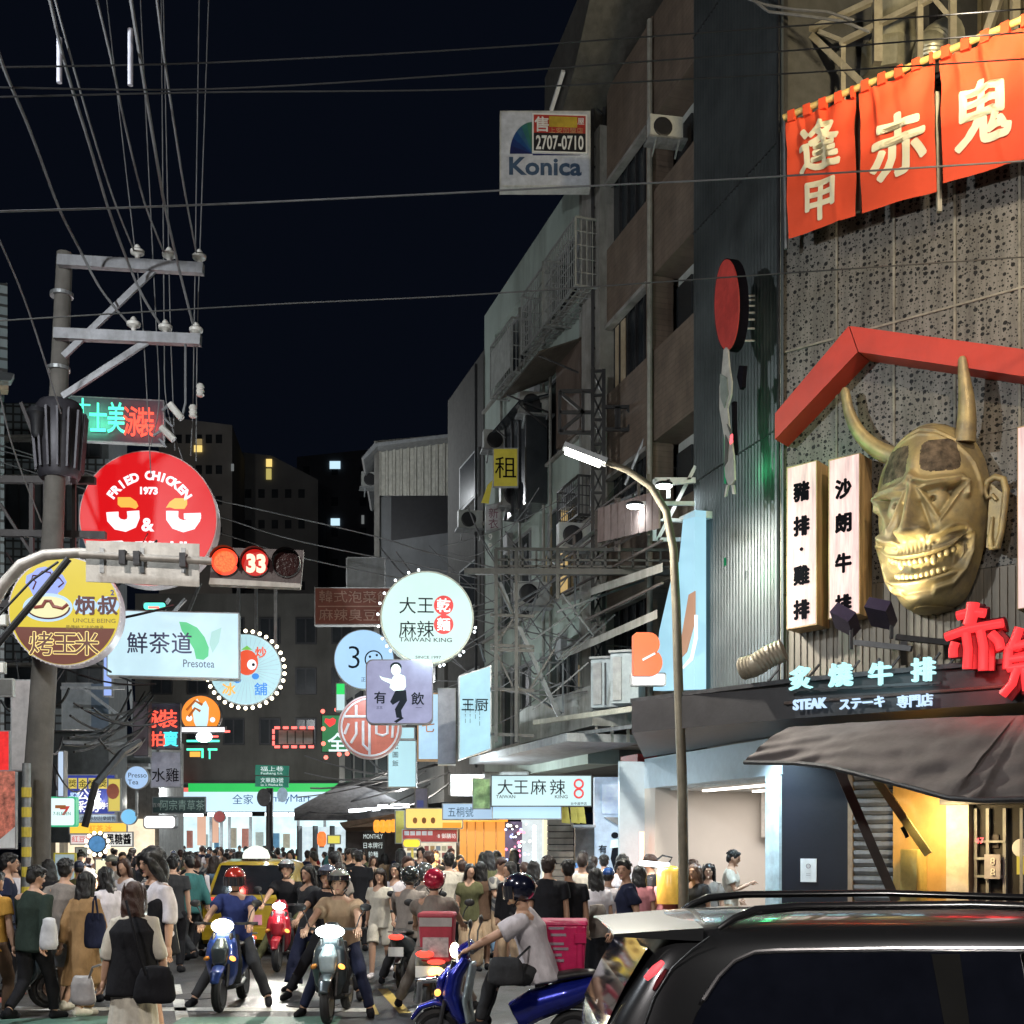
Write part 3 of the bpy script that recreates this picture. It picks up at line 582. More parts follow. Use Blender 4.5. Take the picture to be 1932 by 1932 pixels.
rF(288, 1540, 690, 1610, 'shop_interior', glow('bright_shop_interior', (.7, .92, .95), 1.25, var=.9, scale=.9), -3, -2.9)
for x in (335, 395, 415, 430, 470, 505, 560, 610, 655): rF(x, 1540, x+5, 1650, 'mullion', m_grey, .0, .1)
for i in range(14):
    x = 300+i*26; rF(x, 1560+random.randint(0, 14), x+random.randint(8, 18), 1600, 'display', mat('shelf_goods_%d' % (i % 4), [(.1, .25, .4), (.45, .4, .3), (.5, .2, .15), (.5, .55, .5)][i % 4], .5, em=.35), -2.5, -2.2)
rF(395, 1542, 412, 1590, 'warm_poster', glow('warm_poster_face', (.85, .5, .35), .7), -.4, -.3); rF(372, 1540, 388, 1595, 'warm_poster', MATS['warm_poster_face'], -.4, -.3)
p = FM.at(480, 1538, 1.6); area('store_light', p, p-V(0, .6, 2), 12, 600, (.85, .97, 1.), .6)
fb = [(-70, 300, 1, 780, 70, 'dark house block with a grey upper storey left of the street end'), (300, 438, 785, 802, 84, 'tall dark apartment block with one warm lit window at its edge'), (425, 600, 850, 905, 92, 'dark gabled block with a tall yellow window'),
      (560, 905, 862, 862, 110, 'almost black apartment block with two small bluish windows')]
m_far = [mat('far_wall_%d' % i, c, .9, dirt=.3, scale=.3) for i, c in enumerate(((.2, .19, .17), (.22, .21, .2), (.15, .15, .15), (.1, .1, .11)))]
FB = []
for i, (x0, x1, y0, y1, d, lab) in enumerate(fb):
    if i == 0: FB.append(None); continue
    f = Fr(P((x0+x1)/2, 1590, d), R(6)); t = E('apartment_block', f.pt(0, 0), lab, 'building'); FB.append((f, t))
    MB().poly([f.at(x0, 1590, 0)-V(0, 0, 1.95), f.at(x1, 1590, 0)-V(0, 0, 1.95), f.at(x1, y1, 0), f.at((x0+x1)/2, (y0+y1)/2-(18 if i > 1 else 0), 0), f.at(x0, y0, 0)], f.n, 12).build('wall', m_far[i], t)
    for a in range(6):
        for b in range(5):
            xx = x0+12+(x1-x0-24)*a/6; yy = max(y0, y1)+18+b*58
            MB().poly([f.at(xx, yy+16, .05), f.at(xx+12, yy+16, .05), f.at(xx+12, yy, .05), f.at(xx, yy, .05)], f.n, .1).build('window', m_dwin, t)
ym = glow('lit_yellow_window', (1., .72, .22), .9); cm = glow('lit_cool_window', (.6, .85, 1.), .9)
def lw(i, x0, y0, x1, y1, m): f, t = FB[i]; MB().poly([f.at(x0, y1, .14), f.at(x1, y1, .14), f.at(x1, y0, .14), f.at(x0, y0, .14)], f.n, .1).build('lit_window', m, t)
lw(1, 366, 840, 381, 852, ym); lw(1, 369, 828, 381, 838, glow('dim_yellow_window2', (.5, .36, .15), .5)); lw(1, 436, 875, 441, 888, glow('dim_window', (.3, .32, .32), .4))
lw(2, 502, 866, 513, 880, ym); lw(2, 502, 884, 512, 904, glow('dim_yellow2', (.6, .5, .15), .7))
lw(3, 622, 870, 642, 884, cm); lw(3, 624, 978, 641, 991, cm); lw(3, 682, 972, 687, 988, MATS['dim_window'])
# ---------------------------------------------------------------- left side
def tile_mat():
    m = mat('small_white_tiles', (.3, .34, .36), .4, var=.15, scale=2, dirt=.4)
    nt = m.node_tree; b = nt.nodes['Principled BSDF']; br = nd(nt, 'ShaderNodeTexBrick'); br.offset = 0
    geo = nd(nt, 'ShaderNodeNewGeometry'); sx = nd(nt, 'ShaderNodeSeparateXYZ'); cb = nd(nt, 'ShaderNodeCombineXYZ'); L = nt.links.new
    L(geo.outputs['Position'], sx.inputs[0]); L(sx.outputs[0], cb.inputs[0]); L(sx.outputs[2], cb.inputs[1]); L(cb.outputs[0], br.inputs['Vector'])
    br.inputs['Scale'].default_value = 1; br.inputs['Brick Width'].default_value = .22; br.inputs['Row Height'].default_value = .22; br.inputs['Mortar Size'].default_value = .03
    br.inputs['Mortar'].default_value = (.05, .05, .05, 1); L(b.inputs['Base Color'].links[0].from_socket, br.inputs['Color1']); br.inputs['Color2'].default_value = (.22, .26, .28, 1)
    L(br.outputs['Color'], b.inputs['Base Color']); return m
m_tile = tile_mat()
def wall_tiles(m, fr, w_, h_, mort, k=.45):
    nt = m.node_tree; b = nt.nodes['Principled BSDF']; br = nd(nt, 'ShaderNodeTexBrick'); geo = nd(nt, 'ShaderNodeNewGeometry'); d = nd(nt, 'ShaderNodeVectorMath', operation='DOT_PRODUCT'); d.inputs[1].default_value = tuple(fr.r); sx = nd(nt, 'ShaderNodeSeparateXYZ'); cb = nd(nt, 'ShaderNodeCombineXYZ'); L = nt.links.new
    L(geo.outputs['Position'], d.inputs[0]); L(geo.outputs['Position'], sx.inputs[0]); L(d.outputs['Value'], cb.inputs[0]); L(sx.outputs[2], cb.inputs[1]); L(cb.outputs[0], br.inputs['Vector']); br.inputs['Scale'].default_value = 1; br.inputs['Brick Width'].default_value = w_; br.inputs['Row Height'].default_value = h_; br.inputs['Mortar Size'].default_value = mort
    src = b.inputs['Base Color'].links[0].from_socket; sc = nd(nt, 'ShaderNodeVectorMath', operation='SCALE'); L(src, sc.inputs[0]); sc.inputs['Scale'].default_value = .9; s2 = nd(nt, 'ShaderNodeVectorMath', operation='SCALE'); L(src, s2.inputs[0]); s2.inputs['Scale'].default_value = k
    L(src, br.inputs['Color1']); L(sc.outputs[0], br.inputs['Color2']); L(s2.outputs[0], br.inputs['Mortar']); L(br.outputs['Color'], b.inputs['Base Color'])
wall_tiles(m_brown, FR, .3, .1, .008, .75)
FT = Fr(P(100, 1590, 34), R(7)); tb = E('tiled_building', FT.pt(0, 0), 'white tiled building with dark window bands behind the concrete utility pole', 'building')
rF(-140, 760, 205, 1590, 'wall', mat('sooty_tile_wall', (.1, .11, .115), .7, dirt=.4), -3, -.3, tb, FT)
for y0, y1 in ((762, 820), (866, 895), (1010, 1110), (1180, 1250), (1335, 1380)): rF(-140, y0, 205, y1, 'tile_band', m_tile, -.3, 0, tb, FT)
for y0, y1 in ((820, 866), (895, 1010), (1110, 1180), (1250, 1335)):
    for i in range(5):
        x = -120+i*66
        w = rF(x, y0+3, x+46, y1-3, 'window_frame', m_dsteel, -.3, -.2, tb, FT); rF(x+2, y0+6, x+22, y1-6, 'pane', m_dwin, -.2, -.17, w, FT); rF(x+25, y0+6, x+44, y1-6, 'pane', m_dwin, -.2, -.17, w, FT)
    rF(-140, y0, 205, y0+5, 'ledge', m_conc, -.3, .25, tb, FT)
nb = E('tiled_corner_building', P(-20, 1590, 25), 'upper corner of a tiled building at the left edge with a projecting eave', 'building'); FN = Fr(P(0, 1590, 25), R(25))
rF(-200, 534, 14, 700, 'wall', m_tile, -6, 0, nb, FN); rF(-200, 700, 8, 1590, 'wall', m_tile, -6, -.1, nb, FN)
MB().poly([FN.at(-60, 715, 1.2), FN.at(20, 718, 1.2), FN.at(27, 705, 0), FN.at(-60, 690, 0)], V(0, 0, 1), .1).build('eave', m_grey, nb); rF(-60, 718, 16, 735, 'eave_fascia', mat('tan_fascia', (.4, .28, .2), .7), .9, 1.2, nb, FN)
# left row of shops (grazing plane) and a low block under the tiled building
FLs = Fr(P(150, 1590, 48), R(4)); ls = E('shop_row', FLs.pt(0, 0), 'row of low shops with grey awnings left of the street end', 'shop')
rF(60, 1385, 300, 1640, 'wall', mat('shop_row_wall', (.2, .19, .18), .8, dirt=.5), -6, -1, ls, FLs)
rF(110, 1395, 285, 1440, 'upper_board', mat('grey_board', (.18, .2, .2), .7, dirt=.4), -1, 0, ls, FLs)
rF(105, 1545, 290, 1640, 'shop_interior', glow('warm_shop_interior', (1., .84, .6), 1.25, var=.9, scale=1.5), -1, -.8, ls, FLs)
rF(112, 1440, 280, 1446, 'awning_edge', m_grey, -1, 1, ls, FLs); p = FLs.at(200, 1545, 1.2); area('shop_row_light', p, p-V(0, .5, 2), 5, 150, (1, .9, .72), .5)
rF(112, 1470, 120, 1640, 'pier', m_conc, -.8, -.2, ls, FLs)
lo = E('shop_row', FL.pt(-35, 0), 'shops along the left pavement seen almost edge on', 'shop')
MB().fbox(FL, -62, 0, -23.5, 3.6, -6, -1.6).build('wall', MATS['shop_row_wall'], lo); MB().fbox(FL, -62, 3.6, -23.5, 8.5, -7, -.3).build('upper_wall', m_dk, lo)
for k in range(7): MB().fbox(FL, -60+k*5, .3, -56+k*5, 2.7, -1.6, -1.5).build('shop_window', glow('left_shop_glow_%d' % (k % 2), ((.8, .7, .5), (.65, .8, .9))[k % 2], .8), lo)
for k in range(3): p = FL.pt(-28-k*12, 3.2, .6); area('left_shop_light', p, p+V(.8, 0, -2), 4, 120, ((1, .85, .65), (.9, .97, 1))[k % 2], .5)
# ================================================================ signs
def box_sign(label, x0, y0, x1, y1, d, face, a=6., th=.25, side=None, cat='sign', group=None, name='sign', rim=2., rad=0, fr=None, em_light=0, dy=0):
    fr = fr or sf((x0+x1)/2, (y0+y1)/2, d, R(a)); t = E(name, fr.at((x0+x1)/2, y1, 0)-V(0, 0, 0), label, cat, group)
    def out(e):
        X0, Y0, X1, Y1 = x0-e, y0-e, x1+e, y1+e
        if not rad: return [(X0, Y1), (X1, Y1+dy), (X1, Y0+dy), (X0, Y0)]
        q = []
        for cx, cy, s in ((X1-rad, Y1-rad, 0), (X1-rad, Y0+rad, 1), (X0+rad, Y0+rad, 2), (X0+rad, Y1-rad, 3)):
            for k in range(7):
                th_ = math.pi/2*(1-k/6)-math.pi/2*s; q.append((cx+rad*math.cos(th_), cy+rad*math.sin(th_)))
        return q[::1]
    MB().poly([fr.at(x, y, .0) for x, y in out(rim)], fr.n, th).build('housing', side or m_grey, t)
    MB().poly([fr.at(x, y, .006) for x, y in out(0)], fr.n, .012).build('face', face, t); return t, fr
def disc_sign(label, x, y, r, d, face, a=6., th=.25, side=None, cat='sign', rim=1.5, bulbs=0, bm=None, br=3., brr=None, group=None):
    fr = sf(x, y, d, R(a)); k = d/F; t = E('round_sign', fr.o-V(0, 0, r*k), label, cat, group)
    MB().disc(fr, 0, 0, (r+rim)*k, -th, 0, 56).build('housing', side or m_grey, t)
    MB().disc(fr, 0, 0, r*k, 0, .01, 56).build('face', face, t)
    if bulbs:
        for i in range(bulbs):
            an = 2*math.pi*(i+.5)/bulbs; MB().ell(fr.pt(math.cos(an)*(brr or r+6)*k, math.sin(an)*(brr or r+6)*k, -.02), br*k, nu=8, nv=6).build('bulb', bm, t)
    return t, fr
def dec(t, fr, pts, m, w=.012, name='graphic', th=.003): return MB().poly([fr.at(x, y, w) for x, y in pts], fr.n, th).build(name, m, t)
def circ(x, y, rx, ry=None, n=20, a0=0, a1=360): return [(x+rx*math.cos(R(a0+(a1-a0)*i/n)), y-(ry or rx)*math.sin(R(a0+(a1-a0)*i/n))) for i in range(n if a1-a0 == 360 else n+1)]
def stroke(t, fr, pts, wpx, m, w=.014, name='graphic'):
    P3 = [fr.at(x, y, w) for x, y in pts]; d = P3[0].y; return MB().tube(P3, wpx/2/F*d, 6).build(name, m, t)
def strut(label, pts, r, name='sign_bracket', m=None, cat='bracket'):
    t = MB()
    for p in pts: t.tube(p, r, 6)
    return tag(t.build(name, m or m_steel), label, cat)
# --- Konica board
t, f = box_sign('unlit white film brand sign with a blue fan logo and a phone number board', 946, 212, 1111, 349, 24, mat('film_sign_white', (.46, .47, .5), .4, em=.05, emc=(.6, .65, .75)), 1.5, .3, mat('aged_white_metal', (.5, .5, .48), .5, dirt=.3), rim=3)
txt('Konica', f, 1029, 314, 46, mat('navy_lettering', (.05, .09, .16), .5, bump=0), t, wpx=137, bold=.028, hpx=34)
cols = [(.01, .015, .09), (.01, .03, .14), (.01, .06, .2), (.03, .1, .2), (.03, .14, .14), (.04, .16, .1)]
for i in range(6):
    a0 = 180-i*15; dec(t, f, [(1005, 290)]+circ(1005, 290, 43, 60, 3, a0-15, a0)[::-1] if 0 else [(1005, 290)]+[(1005+43*math.cos(R(a)), 290-60*math.sin(R(a))) for a in (a0, a0-5, a0-10, a0-15)][::-1], mat('fan_%d' % i, cols[i], .5, bump=0))
dec(t, f, [(1005, 293), (1095, 293), (1095, 287), (1005, 287)], mat('fan_0', cols[0]))
bd = MB().poly([f.at(x, y, .06) for x, y in ((1004, 287), (1108, 290), (1108, 216), (1004, 213))], f.n, .05).build('phone_board', m_white, t)
dec(t, f, [(1007, 284), (1105, 287), (1105, 252), (1007, 250)], m_black, .065); dec(t, f, [(1007, 250), (1105, 252), (1105, 219), (1007, 216)], mat('sale_red', (.42, .04, .03), .5, bump=0), .065)
dec(t, f, [(1036, 239), (1089, 241), (1089, 221), (1036, 219)], mat('sale_yellow', (.5, .35, .04), .5, bump=0), .07)
txt('2707-0710', f, 1056, 269, 34, m_wlet, bd, wpx=90, hpx=27, bold=.02, w=.07); txt('售', f, 1022, 234, 30, m_wlet, bd, bold=.02, w=.07); txt('上安加盟店', f, 1068, 246, 11, mat('faded_yellow_print', (.5, .3, .15), .6), bd, wpx=64, w=.072); txt('屋', f, 1096, 229, 14, m_wlet, bd, w=.072)
# mast carrying it
mb = MB()
for dx in (0, 22): mb.bar(P(1118+dx, 150, 24.6), P(1118+dx, 760, 24.6), .06)
for i in range(16): mb.bar(P(1118, 160+i*38, 24.6), P(1140, 180+i*38, 24.6), .03)
tag(mb.build('sign_mast', m_dsteel), 'thin dark mast rising behind the unlit film brand sign', 'mast')
# --- lattice tower and billboard arms
mt = MB(); D = 23.3
def TP(x, y, dd=0): return P(x, y, D+dd)
for x in (1118, 1139):
    for dd in (0, .5): mt.bar(TP(x, 697, dd), TP(x, 1290, dd), .07)
for i in range(13):
    y = 700+i*46; mt.bar(TP(1118, y), TP(1139, y), .045); mt.bar(TP(1118, y), TP(1139, y+46), .035); mt.bar(TP(1139, y), TP(1118, y+46), .035)
t = E('lattice_tower', TP(1128, 1290), 'black lattice steel tower for a missing billboard on the right wall', 'steel frame'); mt.build('tower', m_black, t)
mt = MB()
for a, b in (((1055, 738), (1118, 738)), ((1055, 778), (1118, 778)), ((1055, 816), (1118, 816)), ((1056, 738), (1056, 816)), ((1100, 738), (1100, 816)), ((1140, 768), (1224, 768)), ((1140, 810), (1224, 812)), ((1223, 760), (1223, 816)), ((1163, 768), (1163, 810)), ((1168, 768), (1168, 810)), ((1184, 808), (1216, 772)), ((1184, 772), (1216, 808)), ((1058, 742), (1098, 776)), ((1058, 814), (1098, 780))):
    mt.bar(TP(*a), TP(*b), .06)
mt.build('arm_frame', m_black, t)
mt = MB()
for a, b in (((1309, 860), (1195, 935)), ((1270, 892), (1240, 960)), ((1222, 815), (1180, 915)), ((1195, 935), (1150, 955)), ((876+700*.2407, 1063), (876+1250*.2407, 894+270*.2407))): mt.tube([P(*a, 22.6), P(*b, 23)], .04, 6)
tag(mt.build('brace_pipes', m_steel), 'pair of thin slanting steel braces between the lattice tower and the balcony', 'steel frame')
# --- catwalk of the missing signboard
t = E('billboard_catwalk', P(1100, 1075, 21.4), 'long grey steel catwalk with railing crossing above the round signs', 'steel frame'); mb = MB(); D2 = 21.4
for y, w in ((1036, .05), (1056, .035), (1068, .035), (1078, .1)): mb.bar(P(934 if y < 1070 else 876, y, D2), P(1276, y+2, D2), w)
for x in range(934, 1280, 26): mb.bar(P(x, 1036, D2), P(x, 1078, D2), .035)
for x in (936, 974): mb.bar(P(x, 1036, D2), P(x, 1400, D2), .06)
mb.bar(P(1052, 1036, D2), P(1052, 1130, D2), .06)
mb.bar(P(876, 1080, D2+.8), P(1276, 1082, D2+.8), .08); 
for x in range(900, 1270, 40): mb.bar(P(x, 1079, D2), P(x+14, 1080, D2+.8), .03)
mb.build('walkway', mat('weathered_steel', (.065, .063, .06), .6, .5, dirt=.5), t)
mb = MB()
for y in (1160, 1217, 1225, 1300, 1385): mb.bar(P(925, y, D2+.1), P(1008, y+3, D2+.1), .05)
for a, b in (((936, 1095), (970, 1160)), ((970, 1165), (936, 1217)), ((936, 1230), (970, 1300)), ((1000, 1300), (1046, 1225))): mb.bar(P(*a, D2+.1), P(*b, D2+.1), .03)
mb.build('lattice', MATS['weathered_steel'], t)
mb = MB()
for i, (a, b, w) in enumerate((((938, 1091), (1054, 1351), .12), ((1040, 1213), (1118, 1130), .04), ((1052, 1245), (1125, 1180), .04), ((972, 1291), (1059, 1346), .07), ((905, 1215), (915, 1250), .05), ((1060, 1120), (1120, 1200), .05), ((1010, 1205), (1170, 1090), .045), ((1000, 1300), (1160, 1160), .045), ((1005, 1340), (1110, 1250), .04), ((1062, 1250), (1062, 1345), .05), ((1020, 1250), (1066, 1250), .05), ((1085, 1090), (1085, 1160), .06), ((1142, 1250), (1142, 1330), .05), ((1180, 1245), (1180, 1340), .05), ((1050, 1155), (1215, 1095), .06))):
    mb.bar(P(*a, 21.8+.1*(i % 3)), P(*b, 22+.1*(i % 4)), w*.62)
mb.build('diagonal_braces', mat('brace_paint', (.11, .12, .13), .5, .5, dirt=.4), t)
# stair rails rising to the right on the wall
t = E('stair_railing', FR.at(1130, 1080, .8), 'rusty railings and stair landings climbing along the right wall', 'railing'); mb = MB()
for (a, b) in (((1052, 1030), (1115, 985)), ((1052, 1065), (1115, 1020)), ((1052, 1100), (1250, 975)), ((1125, 965), (1205, 905)), ((1125, 1000), (1205, 945)), ((1130, 1035), (1215, 985)), ((1060, 1120), (1250, 1020)), ((1105, 1170), (1250, 1100))):
    mb.bar(FR.at(*a, 1.), FR.at(*b, 1.), .035)
for x, y0, y1 in ((1052, 1030, 1110), (1083, 1008, 1100), (1125, 965, 1040), (1162, 940, 1040), (1168, 940, 1040), (1205, 905, 1010), (1223, 895, 1010)): mb.bar(FR.at(x, y0, 1.), FR.at(x, y1, 1.), .05)
mb.build('rails', mat('rusty_rail', (.13, .105, .095), .6, .4, dirt=.5), t)
mb = MB()
for x0, y0, x1, y1 in ((1060, 1128, 1250, 1062), (1060, 1230, 1240, 1150)): mb.poly([FR.at(x0, y0, 1.1), FR.at(x1, y1, 1.1), FR.at(x1, y1, .0), FR.at(x0, y0, .0)], V(0, 0, 1), .14)
mb.build('landing', m_conc, t)
cloth = MB(); random.seed(5)
for i in range(9):
    x = 1128+i*13; cloth.poly([FR.at(x, 960+i*-4, 1.06), FR.at(x+10, 956-i*4, 1.06), FR.at(x+11, 1020-i*3, 1.1), FR.at(x-1, 1024-i*3, 1.1)], FR.n, .03)
tag(cloth.build('laundry', mat('faded_pink_cloth', (.3, .22, .2), .9)), 'faded pink cloth hung along the railing left of the light panel', 'laundry')
# small roof sheets above the white board
t = E('shop_canopy', FR.at(1130, 1430, .5), 'old pale concrete shop canopy with broken plaster over the white noodle board', 'canopy')
MB().fbox(FR, uR(1062), 4.1, uR(1213), 4.85, -.1, 1.0).build('beam', mat('pale_plaster', (.3, .31, .3), .8, dirt=.7, scale=3), t)
MB().bar(FR.at(1010, 1363, 1.3), FR.at(1213, 1335, 1.1), .09).build('pipe', mat('cream_pipe', (.5, .48, .4), .5, dirt=.3), t); MB().bar(FR.at(1060, 1388, 1.2), FR.at(1213, 1368, 1.), .06).build('pipe', m_steel, t)
for x in (1090, 1125, 1155, 1185): MB().bar(FR.at(x, 1370, .9), FR.at(x, 1400, .9), .05).build('post', m_conc, t)
MB().fbox(FR, uR(1000), 3.8, uR(1213), 3.95, 0, 1.5).build('soffit', m_grey, t)
# flood lamps on arms, right
for i, (x0, y0, x1, y1) in enumerate(((1240, 917, 1312, 914), (1185, 955, 1310, 956))):
    q = 20.3-i*.4
    t = E('flood_lamp', P(x1, y1, q), ('upper' if i == 0 else 'lower')+' of two white lit flood lamps on arms reaching left from the dark wall', 'lamp')
    MB().bar(P(x0+25, y0-5+i*0, q), P(x1, y1-6, q), .06).build('arm', m_white, t); MB().ell(P(x0+13, y0, q), (.14, .1, .05), nu=14).build('lens', glow('flood_lens', (.92, 1., 1.), 8), t, True); MB().ell(P(x0+13, y0-4, q), (.15, .11, .05)).build('hood', m_black, t, True)
    area('flood_light', P(x0+13, y0+5, q), FR.at(1290, 1150, .0), .08, 10, (.85, .97, 1.))
mb = MB(); fz = 20.5
for a, b in (((1235, 905), (1312, 905)), ((1235, 905), (1235, 1020)), ((1237, 980), (1311, 984)), ((1240, 1018), (1284, 1018)), ((1240, 1020), (1312, 880)), ((1261, 905), (1261, 940))): mb.bar(P(*a, fz), P(*b, fz), .06)
tag(mb.build('lamp_frame', m_white), 'white steel frame with slanting brace beside the lit flood lamps', 'steel frame')
# --- bakery light panel, letter B
t = E('billboard', FR.at(1270, 1290, .3), 'tall pale blue lit panel with a bread picture left of the dark corrugated wall', 'sign')
MB().poly([FR.at(x, y, .35) for x, y in ((1232, 1303), (1311, 1300), (1311, 962), (1289, 975), (1281, 1060), (1271, 1072), (1244, 1190))], FR.n, .2).build('face', glow('pale_blue_panel', (.42, .74, .9), .85, var=.3, scale=.5), t)
MB().poly([FR.at(x, y, .37) for x, y in ((1286, 1240), (1295, 1230), (1311, 1170), (1311, 1115), (1299, 1122), (1285, 1205))], FR.n, .015).build('bread_picture', glow('bread_tan', (.62, .34, .22), .6), t)
MB().poly([FR.at(x, y, .39) for x, y in ((1284, 1262), (1302, 1240), (1310, 1200), (1310, 1160), (1315, 1160), (1315, 1205), (1306, 1245), (1288, 1262))], FR.n, .015).build('curve_stroke', glow('white_acrylic', (.95, .97, 1.), .95), t)
MB().poly([FR.at(x, y, .35) for x, y in ((1311, 962), (1311, 975), (1283, 982), (1281, 976))], FR.n, 1.).build('cap', m_white, t)
fB = sf(1224, 1225, 19.2, R(8)); t = E('letter_sign', fB.at(1224, 1295, 0), 'glowing orange letter B standing over a white lit plate', 'sign')
B = [(1196, 1274), (1196, 1198), (1201, 1193)]+circ(1225, 1215, 20, 22, 8, 90, -60)[0:]+circ(1228, 1250, 22, 25, 10, 50, -90)+[(1200, 1275)]
MB().poly([fB.at(x, y, .1) for x, y in B][::-1], fB.n, .14).build('letter_body', mat('orange_shade', (.5, .12, .05)), t); MB().poly([fB.at(x, y, .105) for x, y in B][::-1], fB.n, .004).build('letter_face', glow('orange_acrylic', (1., .17, .055), .95), t)
dec(t, fB, [(1212, 1243), (1235, 1231), (1237, 1234), (1213, 1247)], MATS['white_acrylic'], .115)
rr = box_sign('white lit plate under the orange letter B', 1193, 1271, 1255, 1292, 19.2, MATS['white_acrylic'], 8, .12, rad=4)
# --- bakery shopfront
bk = E('bakery', FR.pt((uR(1215)+uR(1470))/2, 0), 'bright bakery with pale blue portal and beige interior under the black canopy', 'shop')
ub0, ub1 = uR(1216), uR(1474); m_blw = mat('pale_blue_plaster', (.6, .7, .78), .6, var=.08); m_bei = mat('beige_plaster', (.66, .59, .53), .7, var=.06, scale=1)
MB().fbox(FR, ub0, 2.95, ub1, 3.5, -.3, .0).build('header', m_blw, bk); MB().fbox(FR, ub0, 0, uR(1236), 2.95, -4.5, .0).build('far_wall', m_bei, bk)
MB().fbox(FR, ub0-.06, 0, ub0-.0, 3.45, -.3, .5).build('side_fin', m_blw, bk)
MB().fbox(FR, uR(1236), .0, ub1, 2.95, -4.5, -4.3).build('back_wall', m_bei, bk); MB().fbox(FR, uR(1236), 0, ub1, .14, -4.3, .1).build('shop_floor', m_conc, bk)
MB().fbox(FR, uR(1236)+.01, 2.9, ub1-.01, 2.95, -4.3, -.3).build('ceiling', m_white, bk)
pc2 = MB(); 
for w in (-.8, -1.8, -2.8, -3.6): pc2.fbox(FR, uR(1240)+.3, 2.87, ub1-.3, 2.9, w-.05, w+.05)
pc2.build('ceiling_light', glow('bakery_light', (1., .9, .78), 7), bk)
p = FR.pt(uR(1350), 2.85, -1.8); area('bakery_light_source', p, p-V(0, 0, 1), 2.5, 120, (1, .95, .9), 2.5)
for x in (1235, 1330, 1430): p = FR.at(x, 1380, .5); MB().lathe(p, [(.05, 0), (.05, .05)], n=10).build('downlight', m_tube, bk); area('downlight_source', p-V(0, 0, .03), p-V(0, 0, 2), .1, 85, (.62, .86, 1.), spread=R(130))
MB().fbox(FR, uR(1446), 0, uR(1472), 2.95, -.35, .02).build('pillar', mat('cool_white_pillar', (.6, .72, .75), .4), bk)
fB2 = Fr(FR.at(1380, 1590, -1.6), R(-20))
MB().fbox(fB2, -.1, 2.0, 1.1, 2.6, -.25, 0).build('wall_air_conditioner', m_white, bk)
c = MB().fbox(fB2, .55, .1, 1.3, 1.15, -.7, 0).build('counter', mat('counter_white', (.6, .55, .5), .5), bk)
MB().fbox(fB2, .9, .14, 1.2, 2.1, -.9, -.75).build('glass_cabinet', mat('steel_cabinet', (.25, .3, .33), .2, .6), bk)
txt('回', sf(1310, 1385, FR.at(1310, 1385, .02).y, 0), 1310, 1386, 30, MATS['white_acrylic'], bk, bold=.05, w=.02)
tw = MB().fbox(FR, uR(1180), 0, uR(1212), 3.6, -.3, .1); tw.build('red_pillar', mat('deep_red_paint', (.35, .05, .05), .5), bk); MB().bar(FR.atz(1211, .6, .2), FR.atz(1211, 2.15, .2), .08, .05).build('pink_tube', glow('pink_orange_tube', (1., .42, .28), 3.5), bk)
# desk lamp thing in front: tube lamp on stall
t = E('stall_lamp', P(1245, 1632, 17), 'glowing white bar lamp over a yellow drinks jar stall', 'lamp'); MB().bar(P(1207, 1628, 17), P(1262, 1633, 17), .1, .07).build('tube', m_tube, t); MB().tube([P(1262, 1628, 17), P(1268, 1618, 17), P(1250, 1614, 17), P(1240, 1622, 17)], .015).build('arm', m_black, t); area('stall_light', P(1235, 1638, 17), P(1235, 1700, 17), .5, 14, (1, .97, .9))
t = E('drink_dispenser', P(1262, 1720, 17), 'yellow drinks dispenser beside the lamp pole', 'dispenser'); MB().lathe(P(1262, 1705, 17), [(.17, 0), (.17, .45), (.14, .5), (.08, .53)], n=20).build('jar', mat('yellow_drink', (.75, .45, .08), .2, em=.25), t, True); MB().lathe(P(1262, 1640, 17), [(.09, 0), (.09, .04)]).build('lid', m_white, t)
# --- central round and square signs
t, f = disc_sign('largest round sign, pale and lit, four black characters with a red figure eight', 806, 1165, 85, 22, glow('pale_mint_face', (.63, .86, .82), .88, var=.15), 5, .35, mat('cream_housing', (.5, .5, .42), .5), rim=3)
for i in range(20):
    an = R([100, 112, 150, 163, 176, 190, 215, 222, 240, 246, 262, 267, 285, 290, 312, 318, 345, 350, 205, 130][i]); k = 22/F; MB().ell(f.pt(93*math.cos(an)*k, 93*math.sin(an)*k, -.1), 2.6*k, nu=8, nv=6).build('bulb', m_bulbc, t)
m_dk2 = mat('charcoal_lettering', (.012, .015, .02), .9, var=.1, bump=0, spec=.05); m_redl = mat('red_lettering', (.5, .03, .03), .5, em=.5, emc=(.75, .05, .05), bump=0)
for c_, x, y in (('大', 769, 1142), ('王', 803, 1142), ('麻', 769, 1187), ('辣', 803, 1187)): txt(c_, f, x, y, 34, m_dk2, t)
txt('TAIWAN KING', f, 803, 1207, 11, m_dk2, t, wpx=99); txt('SINCE 1997', f, 808, 1240, 7, m_dk2, t, wpx=48)
dec(t, f, circ(837, 1142, 18.5, n=28), m_redl); dec(t, f, circ(837, 1178, 18.5, n=28), m_redl, .013); m_wl2 = mat('lit_white_lettering', (.7, .8, .8), .5, em=.8, bump=0)
txt('乾', f, 837, 1142, 27, m_wl2, t, w=.02, bold=.02); txt('麵', f, 837, 1178, 26, m_wl2, t, w=.02, bold=.02)
t, f = disc_sign('round pale blue lit sign with a thin 3 and a cookie shaped zero', 687, 1244, 55, 24, glow('pale_blue_face', (.42, .68, .95), .85, var=.2, scale=2), 5, .25)
txt('3', f, 668, 1240, 62, m_dk2, t, bold=-.012); stroke(t, f, circ(705, 1244, 16, 16, 24)+[(721, 1244)], 2.5, m_dk2)
